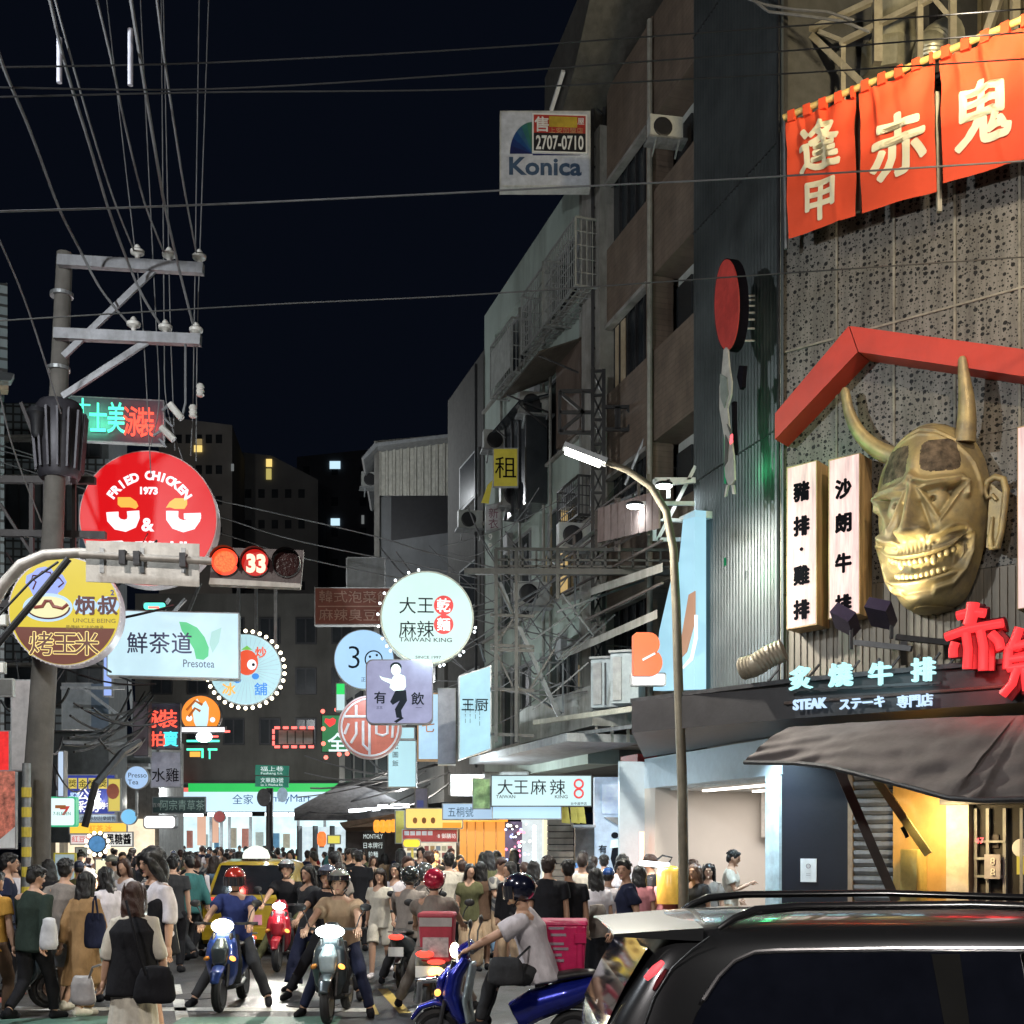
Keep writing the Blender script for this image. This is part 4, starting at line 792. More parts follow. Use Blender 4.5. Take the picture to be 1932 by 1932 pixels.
for a in ((698, 1239), (708, 1248), (711, 1236), (702, 1252)): dec(t, f, circ(a[0], a[1], 2.4, n=8), m_dk2)
txt('正一', f, 690, 1282, 9, m_dk2, t)
t, f = box_sign('rounded lavender sign with a drawn figure in black trousers between two characters', 692, 1246, 815, 1364, 20.5, glow('lavender_face', (.36, .37, .58), .62, var=.3, scale=5), 3, .25, mat('dark_trim', (.1, .09, .1)), rad=13)
txt('有', f, 717, 1316, 24, m_dk2, t, bold=.02); txt('飲', f, 788, 1318, 25, m_dk2, t, bold=.02)
m_pal = mat('pale_print', (.6, .75, .7), .5, em=.6, bump=0)
dec(t, f, [(735, 1297), (741, 1278), (750, 1270), (764, 1276), (766, 1295), (760, 1304), (744, 1304)][::-1], m_pal); dec(t, f, [(741, 1292), (720, 1282), (716, 1275), (722, 1278), (745, 1283)][::-1], m_pal); dec(t, f, circ(747, 1264, 9, 11, 14), m_pal, .016)
dec(t, f, circ(747, 1258, 11, 9, 14), m_dk2, .013); dec(t, f, [(746, 1303), (766, 1302), (768, 1322), (757, 1340), (759, 1355), (748, 1354), (745, 1338), (754, 1322), (741, 1330), (736, 1324)][::-1], m_dk2, .014)
dec(t, f, [(743, 1361), (758, 1352), (762, 1355), (748, 1364)][::-1], m_dk2, .014); txt('三三', f, 716, 1335, 6, m_dk2, t); txt('一一', f, 790, 1335, 6, m_dk2, t)
t, f = disc_sign('round brick red sign with a white ornamental seal emblem', 698, 1372, 57, 23, mat('brick_red_face', (.34, .09, .06), .5, em=.35, emc=(.42, .1, .06)), 4, .25, mat('pinkish_rim', (.4, .28, .27), .5), rim=3)
m_seal = mat('grey_white_strokes', (.5, .5, .52), .5, em=.25, bump=0)
for q in ([(650, 1352), (745, 1352)], [(672, 1330), (672, 1352)], [(697, 1320), (697, 1425)], [(672, 1362), (672, 1385), (662, 1402)], [(685, 1360), (685, 1405), (695, 1415)], [(710, 1360), (710, 1384), (722, 1388), (731, 1384), (731, 1360)], [(742, 1362), (740, 1392)], [(722, 1332), (722, 1352)], [(658, 1365), (650, 1385)]): stroke(t, f, q, 5.5, m_seal)
stroke(t, f, circ(698, 1372, 54, 54, 36)+[(752, 1372)], 4, m_seal)
t, f = box_sign('unlit brown sign with two rows of faded characters', 595, 1110, 740, 1177, 26, mat('faded_brown_face', (.17, .055, .04), .7, em=.04, emc=(.5, .15, .1)), 4, .25, m_steel)
mfb = mat('faded_beige_lettering', (.42, .28, .23), .7, bump=0); txt('韓式泡菜餃', f, 670, 1126, 24, mfb, t, wpx=135); txt('麻辣臭豆腐', f, 670, 1160, 24, mfb, t, wpx=135); dec(t, f, [(600, 1145), (735, 1145), (735, 1143), (600, 1143)], mfb)
t, f = box_sign('blank grey back of a sign above the faded brown sign', 655, 1053, 725, 1112, 27, mat('grey_sign_back', (.2, .21, .22), .6, dirt=.3), 3, .15, m_steel, rad=4)
# narrow vertical signs on the right
t, f = box_sign('tall slanting pale blue light box below the largest round sign', 868, 1277, 925, 1432, 21.5, glow('cyan_stripe_face', (.42, .72, .85), .8, var=.5, scale=1.6), 6, .35, m_steel, dy=-20)
for x, y in ((878, 1330), (887, 1330), (897, 1322), (905, 1335)): column('||!|', f, x, y, y+30, 9, m_dk2, t)
txt('王厨', f, 896, 1330, 26, m_dk2, t, bold=.01)
t, f = box_sign('grey edge-on light box beside the slanting pale blue one', 828, 1300, 858, 1440, 23.5, mat('grey_violet_side', (.28, .28, .32), .5, em=.08), 3, .5, m_grey)
t, f = box_sign('lit light box with orange rim and a small figure, left of the grey box', 790, 1310, 828, 1432, 24, glow('blue_white_face', (.5, .75, .95), .85, var=.5, scale=2), 3, .3, mat('wood_rim', (.5, .26, .12), .5), rim=3)
txt('七', f, 808, 1370, 26, mat('orange_print', (.6, .2, .05), .5, bump=0), t)
t, f = box_sign('pale cyan hanging light box with small black print', 733, 1398, 784, 1484, 25, glow('pale_cyan_face', (.5, .8, .88), .85, var=.15, scale=2), 3, .25, m_grey)
column('松圖飯', f, 746, 1408, 1440, 12, m_dk2, t)
t, f = box_sign('small pale cyan box peeking above the hanging light box', 756, 1373, 781, 1393, 25.5, MATS['pale_cyan_face'], 3, .25, m_grey)
t, f = box_sign('narrow green and white lit sign between the round signs', 635, 1290, 650, 1340, 27, glow('mint_white_face', (.6, .85, .9), .8), 3, .2, m_grey)
dec(t, f, [(635, 1310), (650, 1310), (650, 1290), (635, 1290)], glow('bright_green_face', (.03, .75, .15), .9))
t, f = box_sign('green sign ringed by red bulbs with a heart and a white character', 608, 1350, 700, 1418, 28, glow('green_sign_face', (.06, .33, .13), .5), 3, .25, m_dsteel)
for x, y in ((609, 1345), (635, 1342), (610, 1378), (610, 1406), (615, 1432), (655, 1425), (680, 1426), (640, 1426)): MB().ell(f.at(x, y-3, .05), .05, nu=8, nv=6).build('bulb', m_bulbr, t)
txt('全', f, 637, 1400, 38, glow('white_cool_letter', (.8, .95, 1.), .95), t, bold=.02); txt('家', f, 668, 1402, 36, MATS['white_cool_letter'], t, bold=.02); dec(t, f, [(622, 1372), (612, 1362), (614, 1355), (622, 1357), (628, 1354), (634, 1358), (632, 1366)][::-1], glow('red_heart', (1, .06, .06), .9))
t, f = box_sign('small grey sign outlined by glowing red neon dashes', 526, 1378, 590, 1404, 29, mat('grey_cells', (.3, .3, .3), .6), 4, .2, m_dsteel)
for x in (541, 556, 571): dec(t, f, [(x, 1403), (x+2, 1403), (x+2, 1379), (x, 1379)], m_black)
mr = glow('red_neon', (1., .12, .1), 3)
for x in range(518, 592, 16):
    for y in (1373, 1409): stroke(t, f, [(x, y), (x+10, y)], 5, mr, .05, 'neon_dash')
for y in range(1376, 1406, 11): stroke(t, f, [(516, y), (516, y+8)], 5, mr, .05, 'neon_dash')
# rental sign
t, f = box_sign('yellow rental sign with one black character on the green building', 932, 847, 976, 917, 28, mat('yellow_board', (.5, .42, .04), .5, em=.12, var=.15), 3, .08, m_grey)
txt('租', f, 954, 882, 50, m_inkb, t, hpx=40, wpx=40); tag(MB().poly([P(930, 905, 28.2), P(922, 950, 28.2), P(908, 948, 28.2), P(920, 915, 28.2)], V(0, -1, 0), .03).build('yellow_flag', MATS['yellow_board']), 'torn yellow cloth hanging left below the rental sign', 'cloth')
t, f = box_sign('narrow white sign with dim characters under the rental sign', 918, 955, 944, 1000, 29, mat('dim_white_face', (.4, .4, .42), .6, dirt=.3), 5, .2, m_grey, dy=-6); column('新衣', f, 931, 968, 988, 20, mat('maroon_print', (.15, .05, .08), .6), t); txt('9\n9', f, 925, 1022, 17, m_wlet, t, w=.05)
# --- white noodle board and neighbours on the right pavement
t, f = box_sign('wide white noodle board with four thin characters and a red figure eight', 928, 1464, 1115, 1520, 22.5, glow('white_board_face', (.62, .85, .88), .82, var=.12, scale=2), 1, .25, m_dsteel)
for c_, x in zip('大王麻辣', (953, 983, 1016, 1052)): txt(c_, f, x, 1479+6, 31, m_dk2, t)
txt('TAIWAN', f, 954, 1503, 9, m_dk2, t, wpx=36); txt('KING', f, 1059, 1503, 9, m_dk2, t, wpx=24); txt('台中逢甲店', f, 1092, 1516, 6, m_dk2, t, wpx=30)
stroke(t, f, circ(1092, 1479, 8, 8, 20)+[(1100, 1479)], 3.6, m_redl); stroke(t, f, circ(1092, 1497, 8, 8, 20)+[(1100, 1497)], 3.6, m_redl)
t, f = box_sign('long pale blue lit strip board under the white noodle board', 930, 1522, 1058, 1544, 22.6, glow('ice_blue_face', (.5, .76, .98), .85), 1, .3, m_grey)
t, f = box_sign('pale blue board with blue shop characters, left of the long strip board', 836, 1517, 940, 1545, 24.5, glow('ice_blue_face2', (.48, .68, .9), .75), 2, .3, m_grey); txt('五桐號', f, 869, 1532, 20, mat('blue_print', (.03, .1, .2), .5), t, wpx=48)
t, f = box_sign('orange yellow lit sign with three round icons', 766, 1526, 872, 1562, 27, glow('amber_face', (1., .68, .18), .95), 2, .3, m_grey, rad=3)
for x in (783, 800, 817): dec(t, f, circ(x, 1548, 4.5, 6, 10), mat('brown_icon', (.3, .12, .03), .6)); 
dec(t, f, [(835, 1562), (870, 1562), (870, 1552), (835, 1552)], glow('deep_orange', (1, .35, .03), .95))
t, f = box_sign('red and blue menu board with small prices under the amber sign', 760, 1566, 862, 1588, 27.3, mat('menu_red', (.45, .06, .07), .5, em=.3), 2, .08, m_white)
for i in range(5): dec(t, f, [(763+i*11, 1576), (772+i*11, 1576), (772+i*11, 1568), (763+i*11, 1568)], mat('menu_white', (.6, .62, .7), .5, em=.4))
txt('·8 御膳坊', f, 842, 1577, 10, m_wl2, t, wpx=36)
t, f = box_sign('narrow olive vertical sign left of the amber sign', 747, 1530, 762, 1590, 27.5, mat('olive_yellow_face', (.4, .36, .08), .5, em=.35), 2, .12, m_grey)
t, f = box_sign('glowing yellow cloud shaped sign on a yellow pole', 761, 1584, 792, 1598, 26, glow('yellow_cloud', (1., .72, .05), .98), 2, .15, m_grey, rad=6); MB().bar(P(778, 1598, 26.1), P(778, 1640, 26.1), .05).build('pole', MATS['olive_yellow_face'], t)
# green bamboo picture left of the noodle board
t, f = box_sign('green bamboo banner left of the white noodle board', 893, 1470, 924, 1525, 23, mat('bamboo_green', (.25, .4, .18), .6, var=.8, scale=6, em=.35), 2, .05, m_grey)
# orange lit shop
t = E('lantern_shop', FR.pt(uR(920), 0), 'shop with glowing orange slatted doors behind the crowd on the right', 'shop')
fo = Fr(P(930, 1590, 28.5), R(5)); rF(868, 1545, 958, 1700, 'orange_wall', glow('orange_wall_face', (1., .42, .08), .75, var=.2), -.2, 0, t, fo)
for x in (880, 896, 912, 935): rF(x, 1545, x+2, 1700, 'slat', mat('orange_wood', (.5, .2, .05), .6), 0, .06, t, fo)
rF(868, 1545, 958, 1550, 'orange_valance', glow('bright_orange_valance', (1, .33, .02), 1.2), 0, .3, t, fo)
q = fo.at(915, 1570, 1.0); area('orange_shop_light', q, q-V(0, 1, 1), 1.5, 45, (1, .6, .25))
t = E('claw_machine_shop', FR.pt(uR(980), 0), 'white lit shop front with string lights right of the orange doors', 'shop')
rF(985, 1545, 1026, 1700, 'bright_interior', glow('white_interior', (.8, .88, .9), .75, var=.5, scale=3), -.4, -.2, t, fo); rF(1026, 1520, 1034, 1700, 'cream_frame', glow('cream_frame_face', (.9, .85, .6), .9), -.2, .1, t, fo)
random.seed(11); 
for i in range(60):
    x = random.gauss(972, 11); y = random.uniform(1555, 1690); MB().ell(fo.at(x, y, .3), random.uniform(.015, .045), nu=6, nv=4).build('fairy_light', glow('string_%d' % (i % 4), ((1, .95, .8), (1, .2, .3), (.4, .5, 1), (.9, 1, 1))[i % 4], 3), t)
rF(953, 1550, 985, 1700, 'dark_post', mat('purple_post', (.1, .07, .12), .5), -.1, .05, t, fo)
for i in range(26): MB().ell(fo.at(1008, 1560+i*6, .35), .045, nu=6, nv=4).build('bulb', m_bulbc, t)
q = fo.at(1000, 1580, 1.0); area('claw_light', q, q-V(0, 1, 1), 1., 30, (.9, .95, 1))
# slatted wall, shutter, pale blue shop with drawn figure
FV = Fr(P(1120, 1590, 23.6), R(2))
t = E('drink_shop', FV.at(1160, 1700), 'pale blue drink shop front with a drawn figure on its wall', 'shop')
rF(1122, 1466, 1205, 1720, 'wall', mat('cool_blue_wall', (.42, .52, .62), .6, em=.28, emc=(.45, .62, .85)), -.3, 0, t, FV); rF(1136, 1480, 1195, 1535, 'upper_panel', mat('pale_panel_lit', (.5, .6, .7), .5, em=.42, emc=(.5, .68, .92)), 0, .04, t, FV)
MB().poly([FV.at(x, y, .05) for x, y in ((1140, 1542), (1190, 1542), (1190, 1570))][::-1], FV.n, .05).build('folded_canvas', mat('grey_canvas', (.3, .3, .28), .8), t)
txt('有', FV, 1137, 1602, 17, m_dk2, t, w=.02, bold=.02); txt('飲', FV, 1189, 1608, 17, m_dk2, t, w=.02, bold=.02)
dec(t, FV, circ(1160, 1576, 7, 6, 12), m_dk2, .02); dec(t, FV, [(1151, 1600), (1153, 1585), (1166, 1583), (1172, 1600)], m_pal, .018); dec(t, FV, [(1155, 1600), (1172, 1598), (1173, 1612), (1163, 1625), (1168, 1640), (1158, 1640), (1152, 1620)][::-1], m_dk2, .02)
MB().lathe(FV.at(1174, 1500, .4), [(.04, 0), (.06, .12), (.03, .2)]).build('pendant', m_black, t)
q = FV.at(1160, 1480, .9); area('drink_light', q, q-V(0, .6, 2), 1.2, 30, (.75, .88, 1.))
t = E('slatted_shop', FV.at(1060, 1700), 'closed shop front of grey brown horizontal boards under the noodle board', 'shop')
for i in range(15): rF(1033, 1546+i*12, 1082, 1556.5+i*12, 'wall_board', mat('grey_brown_boards', (.22, .19, .16), .7, dirt=.3), -.1, .0+.01*(i % 2), t, FV)
rF(1085, 1560, 1122, 1700, 'shutter', mat('dim_shutter', (.16, .15, .14), .6), -.2, -.1, t, FV); rF(1082, 1556, 1124, 1561, 'beam', m_grey, 0, .5, t, FV)
for i, x in enumerate((1060, 1078, 1090)): MB().poly([FV.at(x, 1552, .5), FV.at(x+16, 1554, .5), FV.at(x+12, 1522, .5), FV.at(x-2, 1520, .5)], FV.n, .03).build('yellow_sheet', mat('yellow_menu', (.5, .42, .08), .6, em=.15), t)
rF(1084, 1628, 1098, 1655, 'blue_notice', mat('blue_notice', (.12, .28, .6), .5, em=.3), .3, .32, t, FV)
# dark stall with chalk board and lanterns, centre
t = E('dark_stall', P(720, 1700, 33), 'dark shop corner with a black menu board of white characters', 'shop'); fD = Fr(P(720, 1590, 33), R(4))
rF(655, 1545, 760, 1700, 'wall', mat('dark_brown_wall', (.06, .05, .05), .8), -.5, 0, t, fD); rF(683, 1560, 726, 1625, 'menu_board', m_black, 0, .05, t, fD)
for i, s_ in enumerate(('MONTHLY', '日本牌行', '拉麵')): txt(s_, fD, 704, 1578+i*17, 12, m_wl2, t, wpx=36 if i < 2 else 18, w=.06)
fl = MB().poly([P(640, 1552, 32), P(745, 1535, 30.5), P(762, 1540, 30.5), P(765, 1556, 30.5), P(650, 1562, 32)], V(0, -1, .2), .5); fl.build('tan_awning', mat('tan_canvas', (.3, .22, .16), .8), t)
lg = 'glowing paper lanterns in front of the dark stall'
for i, (x, y, rx, ry, c_) in enumerate(((711, 1559, 7, 12, 0), (722, 1559, 7, 12, 0), (733, 1559, 7, 12, 0), (743, 1558, 7, 12, 0), (607, 1583, 9, 14, 1))):
    k = 30/F; t = E('paper_lantern', P(x, y+ry, 30), ['first from the left in the row of four orange lanterns', 'second from the left in the row of four orange lanterns', 'third from the left in the row of four orange lanterns', 'rightmost in the row of four orange lanterns beside the olive sign', 'single red orange lantern left of the dark stall'][i], 'lantern', lg)
    MB().lathe(P(x, y+ry, 30), [(rx*k*.5, 0), (rx*k*.9, ry*k*.35), (rx*k, ry*k), (rx*k*.9, ry*k*1.65), (rx*k*.5, ry*k*2)], n=14).build('shade', glow('lantern_%d' % c_, ((1., .38, .04), (1., .22, .05))[c_], 1.1, var=.6, scale=12), t, True); MB().lathe(P(x, y+ry, 30), [(rx*k*.5, -.03), (rx*k*.5, 0)], n=10).build('base_ring', m_black, t)
t, f = box_sign('small yellow lit tag right of the red orange lantern', 619, 1577, 641, 1591, 30, glow('lime_yellow', (.85, .75, .12), .8), 2, .05)
# parked awning / umbrella cluster with grey fabric, centre right above the stall
t = E('market_umbrella', P(640, 1560, 40), 'large grey curved stall awning in front of the convenience store fascia', 'awning')
def umb(u, v):
    a = math.pi*u; x = 555+u*205; y = 1548-v*(46+20*math.sin(a))*math.sin(a*.6+.5); return P(x, y, 40-v*1.5)
sheet_grid(umb, 24, 6).build('canopy', mat('grey_tarp', (.32, .32, .34), .7, dirt=.4), t, True)
mb = MB()
for i in range(5): mb.tube([P(560+i*6, 1545-i*5, 39.8), P(640, 1512-i*8, 39.5), P(755, 1482-i*3, 39)], .05)
mb.tube([P(700, 1548, 39), P(820, 1563, 38)], .06); mb.build('cable_bundle', m_cable, t, True)
mb = MB(); mb.bar(P(715, 1522, 38.5), P(770, 1520, 38), .12); mb.bar(P(660, 1530, 38.5), P(715, 1526, 38), .1); mb.build('tube_light', m_tube, t)
for x, y in ((776, 1548), (782, 1547), (768, 1430)): MB().ell(P(x, y, 38), .08).build('bulb', m_bulbc, t)
t, f = box_sign('small violet board hanging near the cable bundle', 784, 1488, 806, 1545, 33, mat('violet_board', (.25, .25, .35), .5, em=.15), 3, .1); dec(t, f, [(787, 1540), (799, 1540), (799, 1510), (787, 1510)], mat('blue_poster', (.1, .12, .35), .5, em=.4))
t, f = box_sign('beige blank panel above the amber sign', 852, 1463, 912, 1500, 28, mat('beige_panel', (.55, .45, .33), .6, em=.35), 2, .1)
t, f = box_sign('pale grey panel right of the beige blank panel', 912, 1458, 995, 1492, 29, mat('pale_grey_panel', (.35, .4, .4), .6, em=.1), 2, .1)
# ================================================================ left side signs
# LED board
t, f = box_sign('LED board with green characters on the left and red ones on the right', 131, 748, 307, 828, 24, mat('led_back', (.05, .045, .06), .6, em=.05, emc=(.4, .38, .5)), 5, .15, m_steel, dy=9)
for c_, x, y, s_, m in (('士', 188, 787, 62, 0), ('美', 215+7, 788, 62, 0), ('泳', 262-10, 795, 60, 1), ('裝', 302-24, 797, 60, 1)):
    txt(c_, f, x-3, y, s_, glow(('led_cyan_green', 'led_red')[m], ((.1, 1., .62), (1., .1, .06))[m], (1.6, 1.6)[m]), t, bold=.014, wpx=32, w=.03)
txt('十', f, 156, 765, 30, MATS['led_cyan_green'], t, bold=.02, wpx=28, w=.03)
q = f.at(165, 790, .5); area('led_spill', f.at(175, 790, .25), f.at(175, 790, -1), .6, 12, (.1, 1, .5)); area('led_spill', f.at(265, 795, .25), f.at(265, 795, -1), .6, 8, (1, .08, .05))
# JG disc
t, f = disc_sign('big round red fried chicken sign with white letters and yellow crests', 280, 978, 126, 20, glow('bright_red_face', (.78, .008, .012), .8, var=.08), 4, .35, mat('pale_trim', (.55, .4, .38), .5), rim=2)
wl = glow('white_lit_letter', (.97, .95, 1.), .97); yl = glow('amber_lit', (1., .5, .08), .95)
s_ = 'FRIED CHICKEN'
for i, c_ in enumerate(s_):
    an = R(145-i*(145-35)/(len(s_)-1))
    if c_ != ' ': txt(c_, f, 281+86*math.cos(an), 982-85*math.sin(an), 22, wl, t, bold=.05, rot=an-R(90))
txt('1973', f, 281, 926, 18, wl, t, bold=.05)
def arcband(cx, cy, r0, r1, a0, a1, n=16): return circ(cx, cy, r1, r1, n, a0, a1)+circ(cx, cy, r0, r0, n, a0, a1)[::-1]
def letter(pts, m, w=.015): return MB().poly([f.at(x, y, w) for x, y in pts], f.n, .005).build('lettering', m, t)
def fstroke(pts, wpx, m, w=.016): P3 = [f.at(x, y, w) for x, y in pts]; return MB().tube(P3, [(.006, wpx/2/F*P3[0].y)]*len(P3), 8, f.n).build('lettering', m, t)
fstroke([(212, 966), (213, 979), (222, 989), (236, 992), (248, 987), (252, 976), (251, 964)], 23, wl); fstroke([(325, 964), (325, 978), (332, 988), (346, 993), (360, 989), (367, 978), (368, 970)], 23, wl); fstroke([(347, 974), (379, 973)], 11, wl, .018)
letter([(222, 938), (246, 938), (257, 946), (261, 955), (256, 960), (245, 957), (228, 957), (222, 952)], yl, .016); letter([(353, 940), (330, 940), (320, 947), (313, 958), (320, 957), (330, 960), (348, 960), (353, 952)], yl, .016)
txt('&', f, 279, 990, 34, wl, t, bold=.035); txt('香 雞 排', f, 277, 1032, 24, wl, t, bold=.03, wpx=165)
# uncle corn disc
t, f = disc_sign('round yellow and brown roast corn sign with a chef hat drawing', 122, 1153, 101, 17, glow('yellow_face', (.72, .56, .03), .82, var=.15), 5, .3, mat('beaded_rim', (.5, .45, .5), .5, em=.15), rim=2.5)
br = [(122+100.5*math.cos(R(a)), 1153-100.5*math.sin(R(a))) for a in range(197, 345, 6)]; dec(t, f, br, glow('brown_face', (.2, .055, .035), .6), .013)
for i in range(72): an = R(i*5); MB().ell(f.pt(103.4*math.cos(an)*17/F, 103.4*math.sin(an)*17/F, -.01), .012, nu=6, nv=4).build('rim_bead', mat('bead', (.6, .58, .6), .4, em=.4), t)
hb = glow('hat_blue', (.33, .42, .95), .8); hw = glow('halo_blue', (.5, .7, .95), .85); ink = mat('dark_brown_ink', (.09, .01, .012), .5, bump=0)
dec(t, f, [(55, 1108), (48, 1100), (50, 1086), (62, 1080), (70, 1072), (85, 1069), (97, 1073), (103, 1083), (118, 1084), (126, 1098), (120, 1110), (110, 1118), (105, 1128), (65, 1128)][::-1], hb, .014)
dec(t, f, circ(90, 1146, 47, 27, 28), hw, .0145); dec(t, f, circ(91, 1146, 40, 21, 26), glow('pale_yellow', (.85, .8, .45), .85), .016)
stroke(t, f, circ(91, 1146, 40, 21, 20, 180, 360), 3, ink, .018); stroke(t, f, [(57, 1140), (66, 1146), (80, 1144), (86, 1134), (95, 1134), (101, 1144), (118, 1148), (128, 1140)], 7, mat('brown_moustache', (.25, .05, .04), .5, bump=0), .02)
stroke(t, f, [(62, 1112), (68, 1098), (60, 1092), (62, 1086), (72, 1086), (80, 1078), (95, 1080), (100, 1092), (112, 1090), (120, 1100), (110, 1108)], 3, ink, .018)
for c_, x in (('炳', 160), ('叔', 203)):
    dec(t, f, circ(x, 1142, 22, 17, 16), hw, .0135); txt(c_, f, x, 1142, 38, ink, t, bold=.035, w=.02)
dec(t, f, circ(224, 1126, 8, 9, 12), hw, .015) if 0 else None; txt('2', f, 212, 1118, 14, mat('navy_ink', (.03, .04, .25), .5), t, bold=.03, w=.02)
txt('UNCLE BEING', f, 178, 1171, 11, mat('olive_ink', (.22, .15, .02), .5), t, wpx=78); txt('最傳統工法的傳承', f, 160, 1184, 9, MATS['olive_ink'], t, wpx=70)
for c_, x in (('烤', 78), ('玉', 123), ('米', 164)):
    txt(c_, f, x, 1214, 47, glow('pale_yellow_letter', (1., .78, .28), .95), t, bold=.045, w=.018); txt(c_, f, x, 1214, 47, mat('ink_brown2', (.13, .04, .03), .5, bump=0), t, bold=.006, w=.024)
# Presotea
t, f = box_sign('wide pale blue lit tea shop sign with a green leaf logo', 203, 1152, 449, 1273, 21, glow('tea_face', (.55, .77, .86), .93, var=.22, scale=1.5), 8, .35, m_grey, dy=6)
for c_, x in (('鮮', 259), ('茶', 301), ('道', 343)): txt(c_, f, x, 1213, 40, mat('navy_brush', (.02, .03, .1), .5, bump=0), t, bold=.008, hpx=40)
txt('Presotea', f, 375, 1252, 21, MATS['navy_brush'], t, wpx=57, bold=-.004); dec(t, f, [(338, 1173), (352, 1174), (372, 1184), (386, 1202), (394, 1222), (393, 1238), (384, 1245), (370, 1243), (366, 1225), (355, 1207), (343, 1190)][::-1], glow('leaf_green', (.12, .68, .3), .75), .01)
dec(t, f, [(399, 1192), (418, 1184), (413, 1212), (401, 1232), (395, 1215)][::-1], glow('leaf_pale', (.45, .75, .72), .8), .01)
# round ice sign with bulbs
t, f = disc_sign('round pale sign with radiating lines and a red fruit, ringed by warm bulbs', 463, 1263, 66, 22, glow('ice_face', (.5, .78, .85), .82), 5, .25, m_steel, bulbs=34, bm=m_bulbw, br=3.6, brr=73)
for i in range(40): an = R(i*9); stroke(t, f, [(466+20*math.cos(an), 1263+20*math.sin(an)), (464+63*math.cos(an), 1263+63*math.sin(an))], .8, mat('pale_grey_line', (.35, .5, .58), .5, em=.45), .011)
dec(t, f, circ(466, 1250, 21, 24, 22), glow('tomato_red', (.85, .1, .04), .85), .016); dec(t, f, circ(475, 1254, 9, 10, 14), wl, .018); dec(t, f, circ(478, 1254, 3, n=8), m_inkb, .022); dec(t, f, [(455, 1226), (466, 1218), (476, 1226)][::-1], glow('stem_green', (.2, .6, .1), .8), .02)
txt('炒', f, 492, 1231, 22, MATS['tomato_red'], t, bold=.03); txt('冰', f, 432, 1300, 25, yl, t, bold=.03); txt('舖', f, 492, 1300, 25, glow('blue_lit_letter', (.05, .3, .85), .8), t, bold=.02)
dec(t, f, circ(482, 1276, 7, 6, 10), MATS['blue_lit_letter'], .018); dec(t, f, circ(448, 1283, 7, 6, 10), MATS['blue_lit_letter'], .018)
# orange round sign with a hand
t, f = disc_sign('round orange lit sign with a pale hand graphic, above neon bars', 379, 1349, 36, 26, glow('orange_face', (1., .3, .03), .9), 4, .2, m_dsteel)
dec(t, f, [(362, 1330), (372, 1318), (380, 1330), (388, 1322), (394, 1335), (393, 1358), (388, 1380), (374, 1380), (366, 1362)][::-1], glow('pale_hand', (.65, .9, .95), .9), .014)
for q in ([(352, 1340), (368, 1322), (382, 1330)], [(356, 1352), (368, 1336), (378, 1342)]): stroke(t, f, q, 5, glow('dark_orange_stroke', (.6, .15, .02), .6), .02)
dec(t, f, circ(401, 1358, 5, n=10), wl, .016); dec(t, f, circ(357, 1355, 6, n=10), wl, .016)
t, f = box_sign('white neon shelf with a glaring white spotlight over green and orange neon', 336, 1372, 424, 1381, 25.8, wl, 4, .15, m_dsteel)
for x0, y0, x1, y1, m, n_ in ((352, 1396, 414, 1400, 'led_cyan_green', 0), (352, 1412, 384, 1416, 'led_cyan_green', 0), (392, 1412, 410, 1416, 'led_cyan_green', 0), (394, 1416, 397, 1432, 'led_cyan_green', 0), (380, 1416, 384, 1430, 'led_cyan_green', 0), (358, 1418, 378, 1428, 'amber_lit', 0), (424, 1378, 434, 1382, 'red_neon', 0), (398, 1388, 412, 1391, 'red_neon', 0)):
    dec(t, f, [(x0, y1), (x1, y1), (x1, y0), (x0, y0)], MATS[m], .05, 'neon_bar')
MB().ell(f.at(385, 1390, .1), (.17, .06, .12)).build('spotlight_lens', m_tube, t)
t, f = box_sign('dark LED board with red and cyan swimwear characters', 278, 1328, 338, 1412, 24.5, mat('led_back2', (.05, .05, .08), .6, em=.05), 4, .15, m_dsteel)
for c_, x, y, m in (('泳', 288, 1356, 'led_red'), ('裝', 317, 1356, 'led_red'), ('拍', 297, 1394, 'led_red'), ('賣', 322, 1394, 'led_cyan')):
    txt(c_, f, x, y, 36 if y < 1370 else 30, glow('led_cyan', (.1, .85, .95), 1.1) if m == 'led_cyan' else MATS[m], t, bold=.02, w=.03)
t, f = box_sign('glowing green lamp strip shaped like a small capsule above the tea sign', 271, 1137, 312, 1150, 23, glow('green_capsule', (.15, .95, .7), 1.2), 4, .1, m_dsteel, rad=5); dec(t, f, [(280, 1148), (300, 1148), (300, 1144), (280, 1144)], mr, .03)
# unlit tall dark maroon sign edge
t, f = box_sign('dark maroon upright sign edge left of the swimwear board', 286-34, 1325, 281-3, 1425, 24, mat('maroon_panel', (.1, .07, .085), .6), 4, .3, m_dsteel)
t, f = box_sign('tall pale grey blank light box at the far left', 22, 1284, 56, 1452, 19, mat('pale_grey_vinyl', (.4, .37, .36), .6, em=.12, dirt=.2), 5, .3, m_steel)
t, f = box_sign('tall narrow sign with glowing white and yellow edge left of the utility pole', 59+14, 1270, 80, 1450, 18.6, glow('edge_glow', (.85, .85, .6), .9), 3, .3, m_grey)
t, f = box_sign('violet and yellow corner of a sign left of the utility pole', 63, 1425, 80, 1455, 18.9, mat('violet_face', (.35, .33, .5), .5, em=.25), 3, .3, m_grey)
for i, (y0, y1) in enumerate(((1160, 1178), (1250, 1268), (1282, 1312))): t, f = box_sign(('topmost', 'middle', 'lowest')[i]+' small white sign cut by the left edge of the photo', -14, y0, (10, 6, 22)[i], y1, 16, m_white if i < 2 else mat('black_white_print', (.1, .1, .1), .5), 4, .1)
t, f = box_sign('deep blue upright glowing strip right of the utility pole', 196, 1240, 210, 1312, 25, glow('blue_strip', (.35, .5, 1.), .8), 4, .15)
